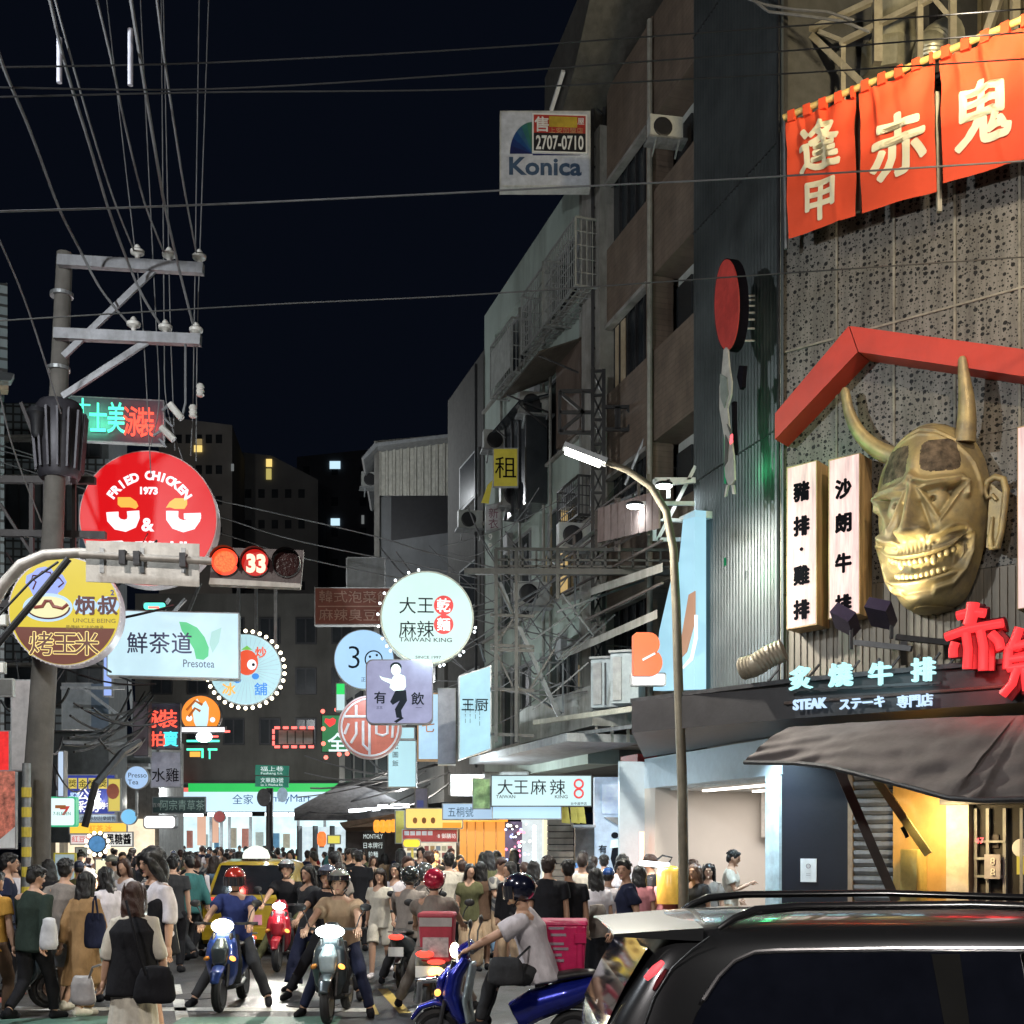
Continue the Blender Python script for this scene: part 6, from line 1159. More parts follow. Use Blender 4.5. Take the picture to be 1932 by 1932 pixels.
# ---------------------------------------------------------------- rooftop steelwork and ducts behind the banners
t = E('rooftop_machinery', FC.at(1700, 150, -2), 'rooftop steel frame with pale ventilation ducts lit yellow behind the banners', 'machinery')
m_duct = mat('pale_duct_metal', (.5, .48, .38), .4, .6, dirt=.3)
MB().fbox(FC, 0, 12.3, u1, 20, -5, -3.2).build('back_wall', mat('corrugated_backing', (.2, .17, .12), .6, .4, dirt=.5, stretch=(5, 5, .2)), t)
mb = MB()
for i in range(40): mb.fbox(FC, .6+i*.2, 12.3, .66+i*.2, 19, -3.2, -3.12)
mb.build('backing_ribs', mat('rib_metal', (.3, .26, .17), .5, .5), t)
mb = MB()
for (a, b, w) in (((1522, 57), (1522, 215), .1), ((1590, 85), (1590, 205), .07), ((1522, 60), (1650, 0), .08), ((1532, 68), (1640, 170), .09), ((1585, 82), (1760, -5), .08), ((1735, -5), (1735, 130), .08), ((1797, -5), (1797, 110), .09), ((1655, -5), (1655, 120), .12), ((1885, -5), (1860, 70), .1), ((1915, -5), (1915, 60), .1), ((1545, 60), (1590, 78), .06), ((1760, -5), (1790, 30), .06)):
    mb.bar(FC.at(*a, -.7), FC.at(*b, -.7), w)
mb.build('steel_frame', mat('pale_angle_iron', (.42, .38, .3), .5, .5, dirt=.3), t)
q = [FC.at(1675, 150, -1.6), FC.at(1678, 92, -1.6)]; MB().tube(q, .42, 8).build('duct', m_duct, t); MB().lathe(FC.at(1684, 90, -1.6), [(.3, 0), (.34, .12), (.3, .24), (.26, .5), (.3, .62), (.28, .8)], V(.15, 0, 1), 20).build('duct', m_duct, t, True)
q = [FC.at(1755, 120, -1.4), FC.at(1758, 95, -1.4), FC.at(1772, 78, -1.5), FC.at(1800, 66, -1.7)]; qq = []
for a, b in zip(q, q[1:]):
    for k in range(6): qq.append(a.lerp(b, k/6))
MB().tube(qq, [.26+.015*(i % 2) for i in range(len(qq))], 16).build('duct_elbow', m_duct, t, True)
mb = MB(); mb.fbox(FC, uC(1535), 12.3, uC(1655), 15, -3, -2.4); mb.build('dark_louvre', m_black, t)
tt = MB()
for pts in (((1420, 0), (1450, 22), (1520, 30), (1590, 40), (1640, 60)), ((1405, -5), (1440, 8), (1500, 18), (1560, 22), (1610, 38))): tt.tube([FC.at(x, y, .3) for x, y in pts], .02, 6)
tag(tt.build('loose_cable', m_cable), 'bundle of loose pale cables above the dark corrugated wall', 'cable')
# ---------------------------------------------------------------- samurai-like figure sign on the corrugated wall (plain generic figure)
fS3 = Fr(FR.at(1372, 700, .75), FR.a); t = E('figure_sign', FR.at(1372, 930, .4), 'narrow cut-out sign of a robed figure before a tall red oval on the dark wall', 'sign')
def cs(pts, m, w0, w1, name): return MB().poly([FR.at(x, y, w1) for x, y in pts], FR.n, w1-w0).build(name, m, t)
m_fig = mat('pale_figure_print', (.4, .39, .35), .6, em=.03, dirt=.2)
cs(circ(1371, 575, 23.5, 88, 36), m_inkb, .6, .76, 'oval_box'); cs([(1371+23*math.cos(R(a)), 575-86*math.sin(R(a))) for a in range(0, 360, 10)], mat('red_oval_paint', (.48, .05, .04), .5), .76, .775, 'red_oval')
cs([(1364, 672), (1365, 660), (1369, 655), (1373, 660), (1375, 690), (1380, 720), (1379, 745), (1372, 770), (1375, 800), (1384, 860), (1386, 905), (1380, 915), (1374, 915), (1368, 900), (1366, 870), (1367, 830), (1362, 800), (1357, 770), (1357, 730), (1361, 705)][::-1], m_fig, .775, .8, 'figure')
cs([(1358, 705), (1371, 712), (1373, 745), (1366, 770), (1359, 750)][::-1], mat('grey_green_robe', (.2, .23, .2), .7), .8, .815, 'sleeve')
for q_ in ([(1366, 880), (1368, 820), (1374, 835), (1372, 870)], [(1371, 800), (1380, 812), (1378, 822)]): cs(q_, mat('figure_ink', (.08, .08, .07), .7), .8, .812, 'figure_line')
cs([(1380, 760), (1384, 757), (1384, 800), (1386, 850), (1384, 858), (1381, 800)], m_inkb, .66, .72, 'bracket_fin'); cs([(1394, 690), (1403, 690), (1400, 730), (1396, 735), (1390, 712)], m_inkb, .66, .72, 'sword_fin')
cs([(1370, 915), (1374, 915), (1369, 936), (1366, 938)], m_fig, .775, .8, 'leg'); cs([(1380, 915), (1384, 915), (1386, 932), (1382, 932)], m_fig, .775, .8, 'leg')
txt('赤鬼', FR, 1380, 828, 16, MATS['red_display_digits'], t, w=.83, wpx=12, hpx=18)
for y in (558, 566, 577, 590, 603, 620, 643): MB().bar(FR.at(1398, y, .5), FR.at(1425, y, 0), .025).build('stand_off_bar', m_white, t)
for y, w_ in ((850, .3), (1060, .25)):  # upper tube edges the sign; lower short tube is added for its glow
    for x in (1345, 1432): 
        q = FR.at(x, y, .9); qq_ = FR.at(1368, y, .45); hh = .5 if y < 1000 else .06; MB().bar(qq_+V(0, 0, hh), qq_-V(0, 0, hh), .03).build('green_edge_and_added_tube', mat('green_strip', (.02, .12, .05), .5, em=.25, emc=(.05, .7, .3)), t); l_ = bpy.data.lights.new('green_glow', 'POINT'); l_.energy = 11; l_.color = (.08, 1, .35); l_.shadow_soft_size = .1; o = bpy.data.objects.new('green_glow', l_); COL.objects.link(o); o.location = q+FR.n*-.2
# ================================================================ utility pole, crossarms, wires
UP = 17.7; def_c = lambda x, y, d=UP: P(x, y, d)
t = E('utility_pole', V(P(66, 1590, UP).x, UP, 0), 'tall concrete utility pole with two crossarms left of the red round sign', 'utility pole')
pb = P(66, 1590, UP); pb.z = 0
MB().tube([pb, P(69, 1500, UP), P(100, 1000, UP), P(122, 478, UP)], [.21, .2, .15, .11], 18).build('pole', mat('pole_concrete', (.11, .1, .09), .85, scale=3, var=.3, bump=.3, dirt=.4), t, True)
m_arm = mat('pale_crossarm', (.22, .22, .235), .5, .4, dirt=.4)
for (a, b, c1, c2) in (((110, 492), (384, 508), (120, 672), (300, 500)), ((103, 630), (379, 642), (118, 748), (290, 636))):
    MB().bar(P(*a, UP-.18), P(*b, UP-.18), .12, .15).build('crossarm', m_arm, t); MB().bar(P(*c1, UP-.15), P(*c2, UP-.15), .05, .09).build('arm_brace', m_arm, t)
INS = None
def insulator(p, par, k=1.):
    mb = MB(); mb.lathe(p, [(.03*k, -.02), (.035*k, .03), (.06*k, .05), (.095*k, .07), (.1*k, .11), (.08*k, .13), (.04*k, .14), (.045*k, .17), (.02*k, .2)], n=14); return mb.build('insulator', mat('porcelain', (.55, .53, .5), .3, dirt=.2), par, True)
for x, y in ((259, 488), (319, 493), (376, 497), (252, 624), (312, 630), (370, 635)): insulator(P(x, y, UP-.18), t)
for y in (560, 700, 790): MB().lathe(P(120-(y-480)*.043, y, UP), [(.165, 0), (.165, .05)], n=18).build('band', m_steel, t)
# cut-out switches
for i, (x0, y0, x1, y1) in enumerate(((320, 762, 343, 790), (304, 806, 328, 830), (310, 780-16, 340, 770))[:2]): MB().tube([P(x0, y0, UP-.3), P(x1, y1, UP-.3)], .05, 8).build('cutout_switch', mat('porcelain', (.5, .5, .5)), t, True)
for x, y in ((378, 735), (364, 775)): MB().lathe(P(x, y, UP-.3), [(.04, -.1), (.06, -.08), (.045, -.05), (.06, -.02), (.045, .01), (.06, .04), (.04, .08)], n=12).build('arrester', MATS['porcelain'], t, True)
mb = MB()
for a, b in (((343, 790), (350, 760)), ((350, 760), (350, 650)), ((306, 775), (320, 762)), ((290, 822), (314, 806)), ((300, 828), (314, 844)), ((310, 790), (326, 805))): mb.bar(P(*a, UP-.25), P(*b, UP-.25), .03)
mb.build('switch_bracket', m_dsteel, t)
# transformers
t2 = E('transformer', P(110, 905, UP), 'dark grey finned transformer drum hung on the utility pole', 'transformer')
MB().lathe(P(112, 905, UP+.1), [(.26, 0), (.3, .06), (.33, 1.05), (.28, 1.12), (.1, 1.14)], n=22).build('tank', mat('transformer_grey', (.045, .042, .05), .5, .4), t2, True)
for an in range(0, 360, 24): a = R(an); c_ = P(112, 905, UP+.1); MB().bar(c_+V(.31*math.cos(a), .31*math.sin(a), .12), c_+V(.38*math.cos(a), .38*math.sin(a), .95), .03, .1).build('cooling_fin', MATS['transformer_grey'], t2)
MB().lathe(P(70, 905, UP-.2), [(.05, .6), (.08, .65), (.1, .9), (.14, .95), (.12, 1.02)], n=14).build('bushing', m_black, t2, True)
# steel frame behind the pole
t3 = E('pole_platform', P(95, 1100, UP+.3), 'dark steel platform frame strapped round the utility pole with tangled cables', 'steel frame'); mb = MB()
for a, b, w in (((0, 905), (180, 907), .1), ((0, 1006), (200, 1010), .1), ((0, 1140), (200, 1145), .1), ((92, 900), (90, 1150), .12), ((108, 900), (106, 1150), .06), ((60, 905), (60, 1150), .06), ((0, 950), (95, 1100), .04), ((140, 900), (140, 1150), .05), ((40, 760), (95, 900), .05), ((0, 1150), (90, 1040), .04)): mb.bar(P(*a, UP+.5), P(*b, UP+.5), w)
mb.build('frame', mat('brown_black_steel', (.05, .045, .045), .6, .5), t3)
random.seed(21); mb = MB()
def sagc(a, b, s, n=8): return [a.lerp(b, i/n)+V(0, 0, -s*4*(i/n)*(1-i/n)) for i in range(n+1)]
for i in range(20):
    a = P(random.uniform(0, 150), random.uniform(930, 1500), UP+random.uniform(.3, 2)); b = P(random.uniform(60, 330), random.uniform(930, 1480), UP+random.uniform(.3, 4)); mb.tube(sagc(a, b, random.uniform(.02, .5)), random.choice((.01, .014, .02)), 5)
for i in range(10):
    a = P(random.uniform(100, 200), random.uniform(1330, 1430), UP+1); b = P(random.uniform(230, 300), random.uniform(1280, 1420), UP+5); mb.tube(sagc(a, b, random.uniform(.02, .3)), .02, 5)
mb.tube([P(160, 1560, UP+1), P(180, 1480, UP+1), P(230, 1420, UP+2), P(262, 1400, UP+3)], .06, 6)
mb.build('tangled_cables', m_cableb, t3)
mb = MB()
for a, b in (((115, 1298), (235, 1298)), ((120, 1400), (280, 1405)), ((240, 1230), (255, 1400)), ((160, 1300), (250, 1370)), ((320, 1130), (270, 1200)), ((350, 1130), (305, 1180)), ((378, 1100), (345, 1180)), ((450, 1100), (450, 1250)), ((483, 1105), (483, 1240)), ((520, 1105), (520, 1240))): mb.bar(P(*a, 25), P(*b, 25), .06)
mb.build('rear_struts', m_steel, t3)
# wires
def wire(label, pts, r=.011, name='power_line', m=None, group=None, cat='cable'):
    mb = MB(); q = [P(*p_) for p_ in pts]; n = len(q); qq = []
    for i in range(n-1):
        for k in range(6):
            t_ = k/6; p0, p1, p2, p3 = q[max(0, i-1)], q[i], q[i+1], q[min(n-1, i+2)]; qq.append(.5*((2*p1)+(p2-p0)*t_+(2*p0-5*p1+4*p2-p3)*t_**2+(3*p1-p0-3*p2+p3)*t_**3))
    qq.append(q[-1]); e = qq[0]+(qq[0]-qq[1]).normalized()*6; mb.tube([e]+qq, r, 6)
    return tag(mb.build(name, m or m_cable), label, cat, group)
g_ = 'power lines running overhead to the utility pole'
u5 = UP-.18
wire('leftmost overhead line reaching the pole top from the left edge', [(-20, 40, 11), (8, 130, 11.7), (58, 250, 13.2), (111, 392, 15.6), (146, 462, 16.8), (190, 545, 17.2), (246, 615, u5)], .018, group=g_)
wire('overhead line passing the left grey sleeve to the lower crossarm', [(94, 0, 12), (125, 130, 12.8), (167, 267, 14), (203, 389, 15.6), (239, 489, 17), (270, 560, 17.3), (306, 618, u5)], .019, group=g_)
wire('overhead line ending at the first insulator of the upper crossarm', [(104, 0, 12.2), (139, 128, 12.8), (183, 278, 14), (219, 389, 15.6), (254, 476, u5)], .013, group=g_)
wire('overhead line ending at the second insulator of the upper crossarm', [(183, 0, 12.2), (211, 117, 12.8), (236, 236, 13.8), (272, 380, 15.4), (310, 478, u5)], .014, group=g_)
wire('overhead line passing the right grey sleeve to the lower crossarm', [(247, 0, 12.2), (267, 125, 12.8), (292, 278, 14.2), (311, 389, 15.6), (336, 500, 17), (364, 612, u5)], .02, group=g_)
wire('rightmost overhead line ending at the outer insulator', [(296, 0, 12.2), (311, 117, 12.8), (333, 264, 14), (350, 370, 15.4), (371, 480, u5)], .014, group=g_)
wire('stay cable from the left edge down to the middle of the pole', [(-30, 395, 14), (0, 455, 14.5), (55, 590, 16), (115, 790-10, 17.4)], .013, group=g_)
wire('thin cable descending left of the transformer', [(-20, 640, 15), (20, 830, 16), (78, 985, 17)], .012, group=g_)
for i, (x, y0, y1, d) in enumerate(((112, 72, 156, 12.6), (246, 55, 161, 12.6))):
    tag(MB().tube([P(x, y1, d), P(x, y0, d)], .027, 12).build('line_sleeve', mat('grey_sleeve', (.42, .42, .48), .5, em=.02, emc=(.6, .6, .7)), None, True), ('left' if i == 0 else 'right')+' hanging grey cylindrical sleeve on the overhead lines', 'line sleeve', 'grey sleeves on the overhead lines')
g2 = 'lines crossing the whole street'
wire('highest dark line crossing the street', [(0, 127, 12), (400, 118, 13), (894, 92, 13.5), (1431, 54, 14), (1932, 17, 14), (2100, 0, 14)], .009, m=m_cableb, group=g2)
wire('second dark line crossing the street', [(0, 165, 12), (400, 168, 13), (894, 139, 13.5), (1431, 100, 14), (1932, 61, 14), (2100, 48, 14)], .009, m=m_cableb, group=g2)
wire('third dark line crossing the street', [(0, 183, 12), (400, 174, 13), (894, 168, 13.5), (1431, 142, 14), (1932, 111, 14), (2100, 100, 14)], .009, m=m_cableb, group=g2)
wire('pale messenger line crossing below the film brand sign', [(0, 399, 12), (260, 391, 13), (550, 379, 14), (1110, 351, 14.5), (1431, 335, 14.5), (1932, 304, 14), (2100, 294, 14)], .011, group=g2)
wire('thin line crossing in front of the green building', [(0, 605, 13), (500, 575, 14), (894, 556, 14), (1431, 519, 14), (1932, 485, 14), (2100, 474, 14)], .008, m=mat('mid_cable', (.05, .05, .05), .6, bump=0), group=g2)
for i, (a, b, c_) in enumerate((((258, 500), (270, 620), (285, 900)), ((319, 505), (322, 630), (330, 850)), ((376, 508), (372, 640), (370, 870)), ((366, 645), (364, 760), (360, 860)), ((310, 640), (314, 760), (345, 870)), ((296, 640), (300, 760), (285, 840)))):
    wire(['first', 'second', 'third', 'fourth', 'fifth', 'sixth'][i]+' vertical drop line from the insulators counted in the order they leave the crossarms', [(*a, UP-.1), (*b, UP-.1), (*c_, UP)], .009, 'drop_line', group='drop lines under the crossarms')
g3 = 'thin lines slanting over the traffic light'
for i, ys in enumerate((((430, 948), (700, 1010), (800, 1040), (950, 1075)), ((430, 980), (560, 1020), (780, 1065), (900, 1090)), ((430, 1010), (560, 1050), (750, 1090), (900, 1110)))):
    wire(['upper', 'middle', 'lower'][i]+' thin line slanting down behind the traffic light', [(x, y, 24) for x, y in ys], .012, 'thin_line', group=g3)
random.seed(9)
rc = MB()
for i in range(26):
    a = P(random.uniform(700, 1000), random.uniform(950, 1330), random.uniform(25, 34)); b = P(random.uniform(1000, 1200), random.uniform(900, 1330), random.uniform(22.5, 25)); rc.tube(sagc(a, b, random.uniform(.05, .9)), random.choice((.01, .014, .018)), 5)
tag(rc.build('cable_tangle', m_cable, loc=P(950, 1300, 26)), 'tangle of sagging cables along the right wall behind the round signs', 'cable', kind=None)
rc = MB()
for i in range(12):
    a = P(random.uniform(560, 700), random.uniform(1420, 1530), 40); b = P(random.uniform(740, 860), random.uniform(1440, 1480), 34); rc.tube(sagc(a, b, random.uniform(.05, .5)), random.choice((.02, .03)), 5)
tag(rc.build('cable_tangle', m_cable, loc=P(700, 1500, 37)), 'tangle of cables over the crowd in front of the convenience store fascia', 'cable')
# striped post beside the pole
t = E('striped_post', G(52, 1880), 'thin post with yellow and black warning bands left of the utility pole', 'post'); b = P(50, 1590, 17.2); b.z = 0
MB().tube([b, P(50, 1440, 17.2)], .06, 10).build('post', m_steel, t, True)
for i in range(9): z = .35+i*.28; MB().lathe(V(b.x, b.y, z), [(.068, 0), (.068, .14)], n=10).build('warning_band', mat('band_yellow', (.55, .42, .05), .5), t)
# ================================================================ traffic light on its curved arm
TD = 12.0; t = E('traffic_light', V(P(-60, 1590, TD).x, TD, 0), 'horizontal traffic light on a curved grey arm, red lit with a red 33 countdown', 'traffic light')
arm = [(-62, 1500), (-60, 1250), (-30, 1165), (5, 1105), (40, 1066), (85, 1047), (150, 1043), (240, 1050), (400, 1059)]; bz_ = P(-62, 1590, TD); bz_.z = 0
m_taup = mat('taupe_arm_paint', (.5, .46, .42), .5, .2, dirt=.3)
MB().tube([bz_]+[P(x, y, TD) for x, y in arm], [.085, .08, .075, .065, .06, .058, .055, .05, .045, .04], 14).build('curved_arm', m_taup, t, True)
mb = MB(); mb.tube([P(-60, 1300, TD-.05), P(-20, 1180, TD-.05), P(60, 1095, TD-.05), P(110, 1060, TD-.05)], .013, 6); mb.tube([P(130, 1054, TD-.07), P(60, 1140, TD-.1), P(-60, 1280, TD-.1)], .035, 8); mb.build('black_cable', m_cableb, t)
for x in (259, 232): MB().lathe(P(x, 1062, TD), [(.07, 0), (.07, .1)], n=12).build('clamp', m_steel, t)
fT = sf(480, 1065, TD-.05, R(6))
MB().poly([fT.at(x, y, .0) for x, y in ((396, 1092), (567, 1107), (573, 1038), (400, 1032))], fT.n, .1).build('housing', mat('housing_taupe', (.07, .06, .06), .45, .1, em=.03, emc=(.6, .3, .3)), t)
MB().poly([fT.at(x, y, .1) for x, y in ((394, 1102), (566, 1109), (567, 1101), (396, 1090))], fT.n, .12).build('lower_edge', m_taup, t)
for i, x in enumerate((425, 482, 541)):
    k = TD/F; u_ = (fT.at(x, 1061+i*1.5, 0)-fT.o).dot(fT.r); v_ = (fT.at(x, 1061+i*1.5, 0)-fT.o).z
    MB().disc(fT, u_, v_, 27*k, 0, .02, 32).build('lens_rim', m_black, t)
    w = MB(); n = 24; vs = []
    for w0, r_ in ((.02, 27*k), (.14, 26*k)):
        for j in range(n): a = math.pi*(j/(n-1)*1.3-.15); vs.append(fT.pt(u_+r_*math.cos(a), v_+r_*math.sin(a), w0))
    w.add(vs, [(j, j+1, n+j+1, n+j) for j in range(n-1)]); w.build('visor', m_black, t, True)
    if i == 0: MB().disc(fT, u_, v_, 25*k, .02, .03, 32).build('lens', glow('red_lens', (1., .06, .02), 1.5), t); MB().disc(fT, u_, v_, 20*k, .03, .034, 32).build('led_disc', glow('orange_core', (1., .17, .035), 1.25, var=1.6, scale=55), t)
    if i == 1:
        MB().disc(fT, u_, v_, 25*k, .02, .03, 32).build('lens', glow('dark_red_lens', (.8, .02, .015), .6), t); txt('33', fT, 483, 1063, 52, glow('hot_red_digits', (1., .5, .35), 2.2), t, bold=.05, w=.04, wpx=36, hpx=36)
    if i == 2: MB().disc(fT, u_, v_, 24*k, .02, .03, 32).build('lens', mat('unlit_dark_lens', (.05, .015, .015), .15), t)
q = fT.at(455, 1064, .2); area('signal_glow', q, q+fT.n, .1, 14, (1, .08, .04))
ts = MB().poly([fT.at(x, y, .15) for x, y in ((162, 1097), (376, 1107), (376, 1026), (162, 1020))], fT.n, .02).build('sign_back', mat('aluminium_back', (.6, .57, .53), .5, .3, dirt=.3), t)
for x in (192, 268, 346): MB().poly([fT.at(a_, b_, .0+.16) for a_, b_ in ((x-4, 1080), (x+4, 1081), (x+4, 1034), (x-4, 1033))], fT.n, .025).build('rib', m_steel, ts)
MB().tube([fT.at(150, 1046, .25), fT.at(400, 1059, .25)], .035, 12).build('mounting_tube', m_taup, t, True)
for x, y in ((259, 1055), (232, 1053), (346, 1058)): MB().bar(fT.at(x, y-14, .27), fT.at(x, y+12, .27), .06, .08).build('clamp_block', m_dsteel, t)
# ================================================================ people
def ik(a, b, l1, l2, pole):
    d = b-a; L_ = d.length; mx = (l1+l2)*.998
    if L_ > mx: b = a+d*(mx/L_); d = b-a; L_ = mx
    t_ = d.normalized(); p_ = (pole-t_*pole.dot(t_)).normalized(); c_ = (l1*l1-l2*l2+L_*L_)/(2*L_); h = math.sqrt(max(0, l1*l1-c_*c_)); return a+t_*c_+p_*h, b
POSES = {   # hand and ankle targets for right (+x) and left, body faces +y; metres for a 1.72 m figure
 'stand': dict(),
 'walk': dict(ank=[(.09, .26, .08), (-.1, -.28, .16)], hand=[(.25, -.18, .84), (-.25, .24, .88)], hip=.88),
 'walk2': dict(ank=[(.1, -.2, .14), (-.09, .2, .08)], hand=[(.24, .16, .84), (-.24, -.12, .82)], hip=.89),
 'phone': dict(hand=[(.06, .30, 1.22), (-.2, .1, .98)], hp=18),
 'bag': dict(hand=[(.3, .02, .8), (-.27, .0, .8)], ank=[(.1, .1, .08), (-.1, -.1, .08)]),
 'ride': dict(hip=.78, hipy=-.28, lean=8, hand=[(.3, .34, .93), (-.3, .34, .93)], ank=[(.44, .06, .08), (-.46, .08, .08)], kneeout=.7),
 'ridef': dict(hip=.80, hipy=-.3, lean=16, hand=[(.3, .36, .97), (-.3, .36, .97)], ank=[(.13, .22, .36), (-.13, .22, .36)], kneeout=.25),
 'ride1': dict(hip=.80, hipy=-.3, lean=18, hand=[(.3, .36, .97), (-.3, .36, .97)], ank=[(.40, -.02, .08), (-.36, -.02, .08)], kneeout=.4),
}
def person_mesh(key, H=1.72, pose='stand', top='tee', bot='trousers', hair='short', female=False, vox=.014, yaw=0., fat=1., shoes=True, skirt_len=.5, loose=1., fingers=True, pitch=0., sleeve=None, far=False):
    """returns list of (name, mesh, material key) in local coordinates, feet at the origin"""
    p = POSES[pose]; k = H/1.72; hy = p.get('hipy', 0); lean = R(p.get('lean', 2)); z_hip = p.get('hip', .9)
    hip = V(0, hy, z_hip); bd = V(0, math.sin(lean), math.cos(lean))
    def up(h, y=0.): return hip+bd*(h-.9)+V(0, y, 0)
    sw = .165 if female else .19; X = V(1, 0, 0)
    neck = up(1.47); hc = up(1.47)+V(0, .02, .15)+V(0, .02, 0); Mh = Matrix.Rotation(R(yaw), 3, 'Z') @ Matrix.Rotation(-R(p.get('hp', 4)+pitch), 3, 'X')
    arms = []; legs = []
    for i, s in enumerate((1, -1)):
        sh_ = up(1.385)+X*s*(sw-.012); hd = V(*p.get('hand', [(.24, .04, .80), (-.24, .04, .80)])[i]); el, wr = ik(sh_, hd, .27, .245, V(s*.5, -.8, -.25) if pose != 'ride' else V(s*.9, -.2, -.5)); arms.append((sh_, el, wr))
        hj = hip+X*s*.09+V(0, 0, -.02); an = V(*p.get('ank', [(.1, 0, .08), (-.1, .02, .08)])[i]); kn, an = ik(hj, an, .42, .41, V(s*p.get('kneeout', .12), 1, .1)); legs.append((hj, kn, an))
    f = fat; b = MB()
    b.tube([up(.82), up(.9), up(1.02), up(1.12), up(1.28), up(1.38), up(1.44), up(1.475)], [(.13*f, .1*f), (.165*f if female else .155*f, .115*f), (.145*f, .1*f), (.13*f, .092*f), (.155*f, .11*f), (sw-.01, .1), (.12, .075), (.065, .06)], 18, X)
    b.tube([up(1.42), neck+V(0, .005, .03), hc-V(0, .0, .05)], [.062, .052, .05], 14, X)
    b.ell(hc, (.074, .094, .112), Mh, 18, 12); b.ell(hc+Mh @ V(0, .028, -.05), (.055, .06, .066), Mh, 14, 10); b.ell(hc+Mh @ V(0, .098, -.018), (.013, .022, .026), Mh, 8, 6); b.ell(hc+Mh @ V(0, .088, -.098), (.024, .02, .018), Mh, 8, 6); b.ell(hc+Mh @ V(0, .082, .03), (.05, .02, .012), Mh, 8, 6)
    for s in (-1, 1): b.ell(hc+Mh @ V(s*.076, .0, -.012), (.012, .02, .03), Mh, 8, 6)
    for i, (sh_, el, wr) in enumerate(arms):
        b.tube([sh_-X*(1, -1)[i]*.04, sh_, sh_.lerp(el, .5), el, el.lerp(wr, .35), wr], [.055*f, .054*f, .045*f, .038*f, .04*f, .027*f], 12); t_ = (wr-el).normalized(); b.ell(wr+t_*.055, (.024, .042, .055), t_.to_track_quat('Z', 'X').to_matrix(), 10, 8)
    for i, (hj, kn, an) in enumerate(legs):
        b.tube([hj+V(0, 0, .04), hj.lerp(kn, .3), kn, kn.lerp(an, .3), an], [.09*f, .083*f, .056*f, .054*f, .038], 14); b.tube([an+V(0, -.04, -.03), an+V((.02, -.02)[i], .05, -.045), an+V((.03, -.03)[i], .16, -.055)], [.036, .042, .03], 10)
    body = remesh(b, vox*.85, 2, 'body')
    if fingers:      # five separate fingers with a bend each, rooted in the palm
        h = MB()
        for i, (sh_, el, wr) in enumerate(arms):
            t_ = (wr-el).normalized(); s = (1, -1)[i]; grip = pose.startswith('ride'); yv = t_.cross(X*s).normalized(); yv = V(0, 1, 0) if yv.length < .1 else yv; side = (V(0, 1, 0)-t_*t_.y).normalized() if not grip else X; inn = t_.cross(side)*(s if not grip else 1)
            if grip: inn = V(0, 0, -1)
            for j in range(4):
                L_ = (.068, .076, .07, .055)[j]; o = wr+t_*.092+side*(.03-.02*j); m1 = o+(t_*.8+inn*.35).normalized()*L_*.5; m2 = m1+(t_*(.1 if grip else .6)+inn*.9).normalized()*L_*.5; h.tube([o-t_*.02, o, m1, m2], [.0095, .0092, .0085, .0065], 6)
            o = wr+t_*.035+side*.028; h.tube([o, o+(side*.8+t_*.5).normalized()*.03, o+(side*.45+t_*.9+inn*.3).normalized()*.062], [.011, .010, .0075], 6)
        bm = bmesh.new(); bm.from_mesh(body); m2 = h.mesh('h', []); bm.from_mesh(m2); bm.to_mesh(body); bm.free(); bpy.data.meshes.remove(m2); body.polygons.foreach_set('use_smooth', [True]*len(body.polygons))
    out = [('body', body, 'skin')]; q = .02*loose
    # ---- top
    if top:
        g_ = MB(); hem = .80 if top not in ('crop', 'vest') else .86
        if top == 'dress': hem = .5
        if top == 'coat': hem = .42
        hw_ = .165+q; T_ = [up(hem), up(.9), up(1.02), up(1.14), up(1.28), up(1.38), up(1.435), up(1.462)]; Rr = [(hw_*f+(.03 if hem < .6 else 0), (.125+q)*f+(.03 if hem < .6 else 0)), (.168*f+q, .118*f+q), (.15*f+q, .108*f+q), (.142*f+q, .1*f+q), (.162*f+q, .115*f+q), (sw-.004, .108), (.125, .085), (.082, .068)]
        if hem < .6 : T_ = [hip.lerp(V(0, (legs[0][2].y+legs[1][2].y)/2, 0), (.9-hem)/.9)]+T_[1:]; Rr[0] = (.21, .19+abs(legs[0][2].y-legs[1][2].y)*.25)
        g_.tube(T_, Rr, 20, X)
        sl = sleeve or {'tee': .62, 'long': 1.9, 'dress': 1.9, 'coat': 1.95, 'jacket': 1.95, 'crop': .6, 'vest': .12, 'shirt': .7, 'over': 1.0}.get(top, .6)
        for i, (sh_, el, wr) in enumerate(arms):
            s = (1, -1)[i]
            if sl <= 1: e_ = sh_.lerp(el, sl); g_.tube([sh_-X*s*.08+V(0, 0, .01), sh_, sh_.lerp(e_, .5), e_], [.052, .062+q*.3, .062+q*.7, .064+q*.9], 14)
            else: e_ = el.lerp(wr, sl-1); g_.tube([sh_-X*s*.06, sh_, sh_.lerp(el, .5), el, e_], [.052, .06+q*.3, .056+q*.4, .052+q*.5, .044+q*.5], 14)
        out.append((dict(dress='dress', coat='coat', jacket='jacket', vest='vest').get(top, 'shirt'), remesh(g_, vox, 3, 'shirt', .009*loose, 12), 'top'))
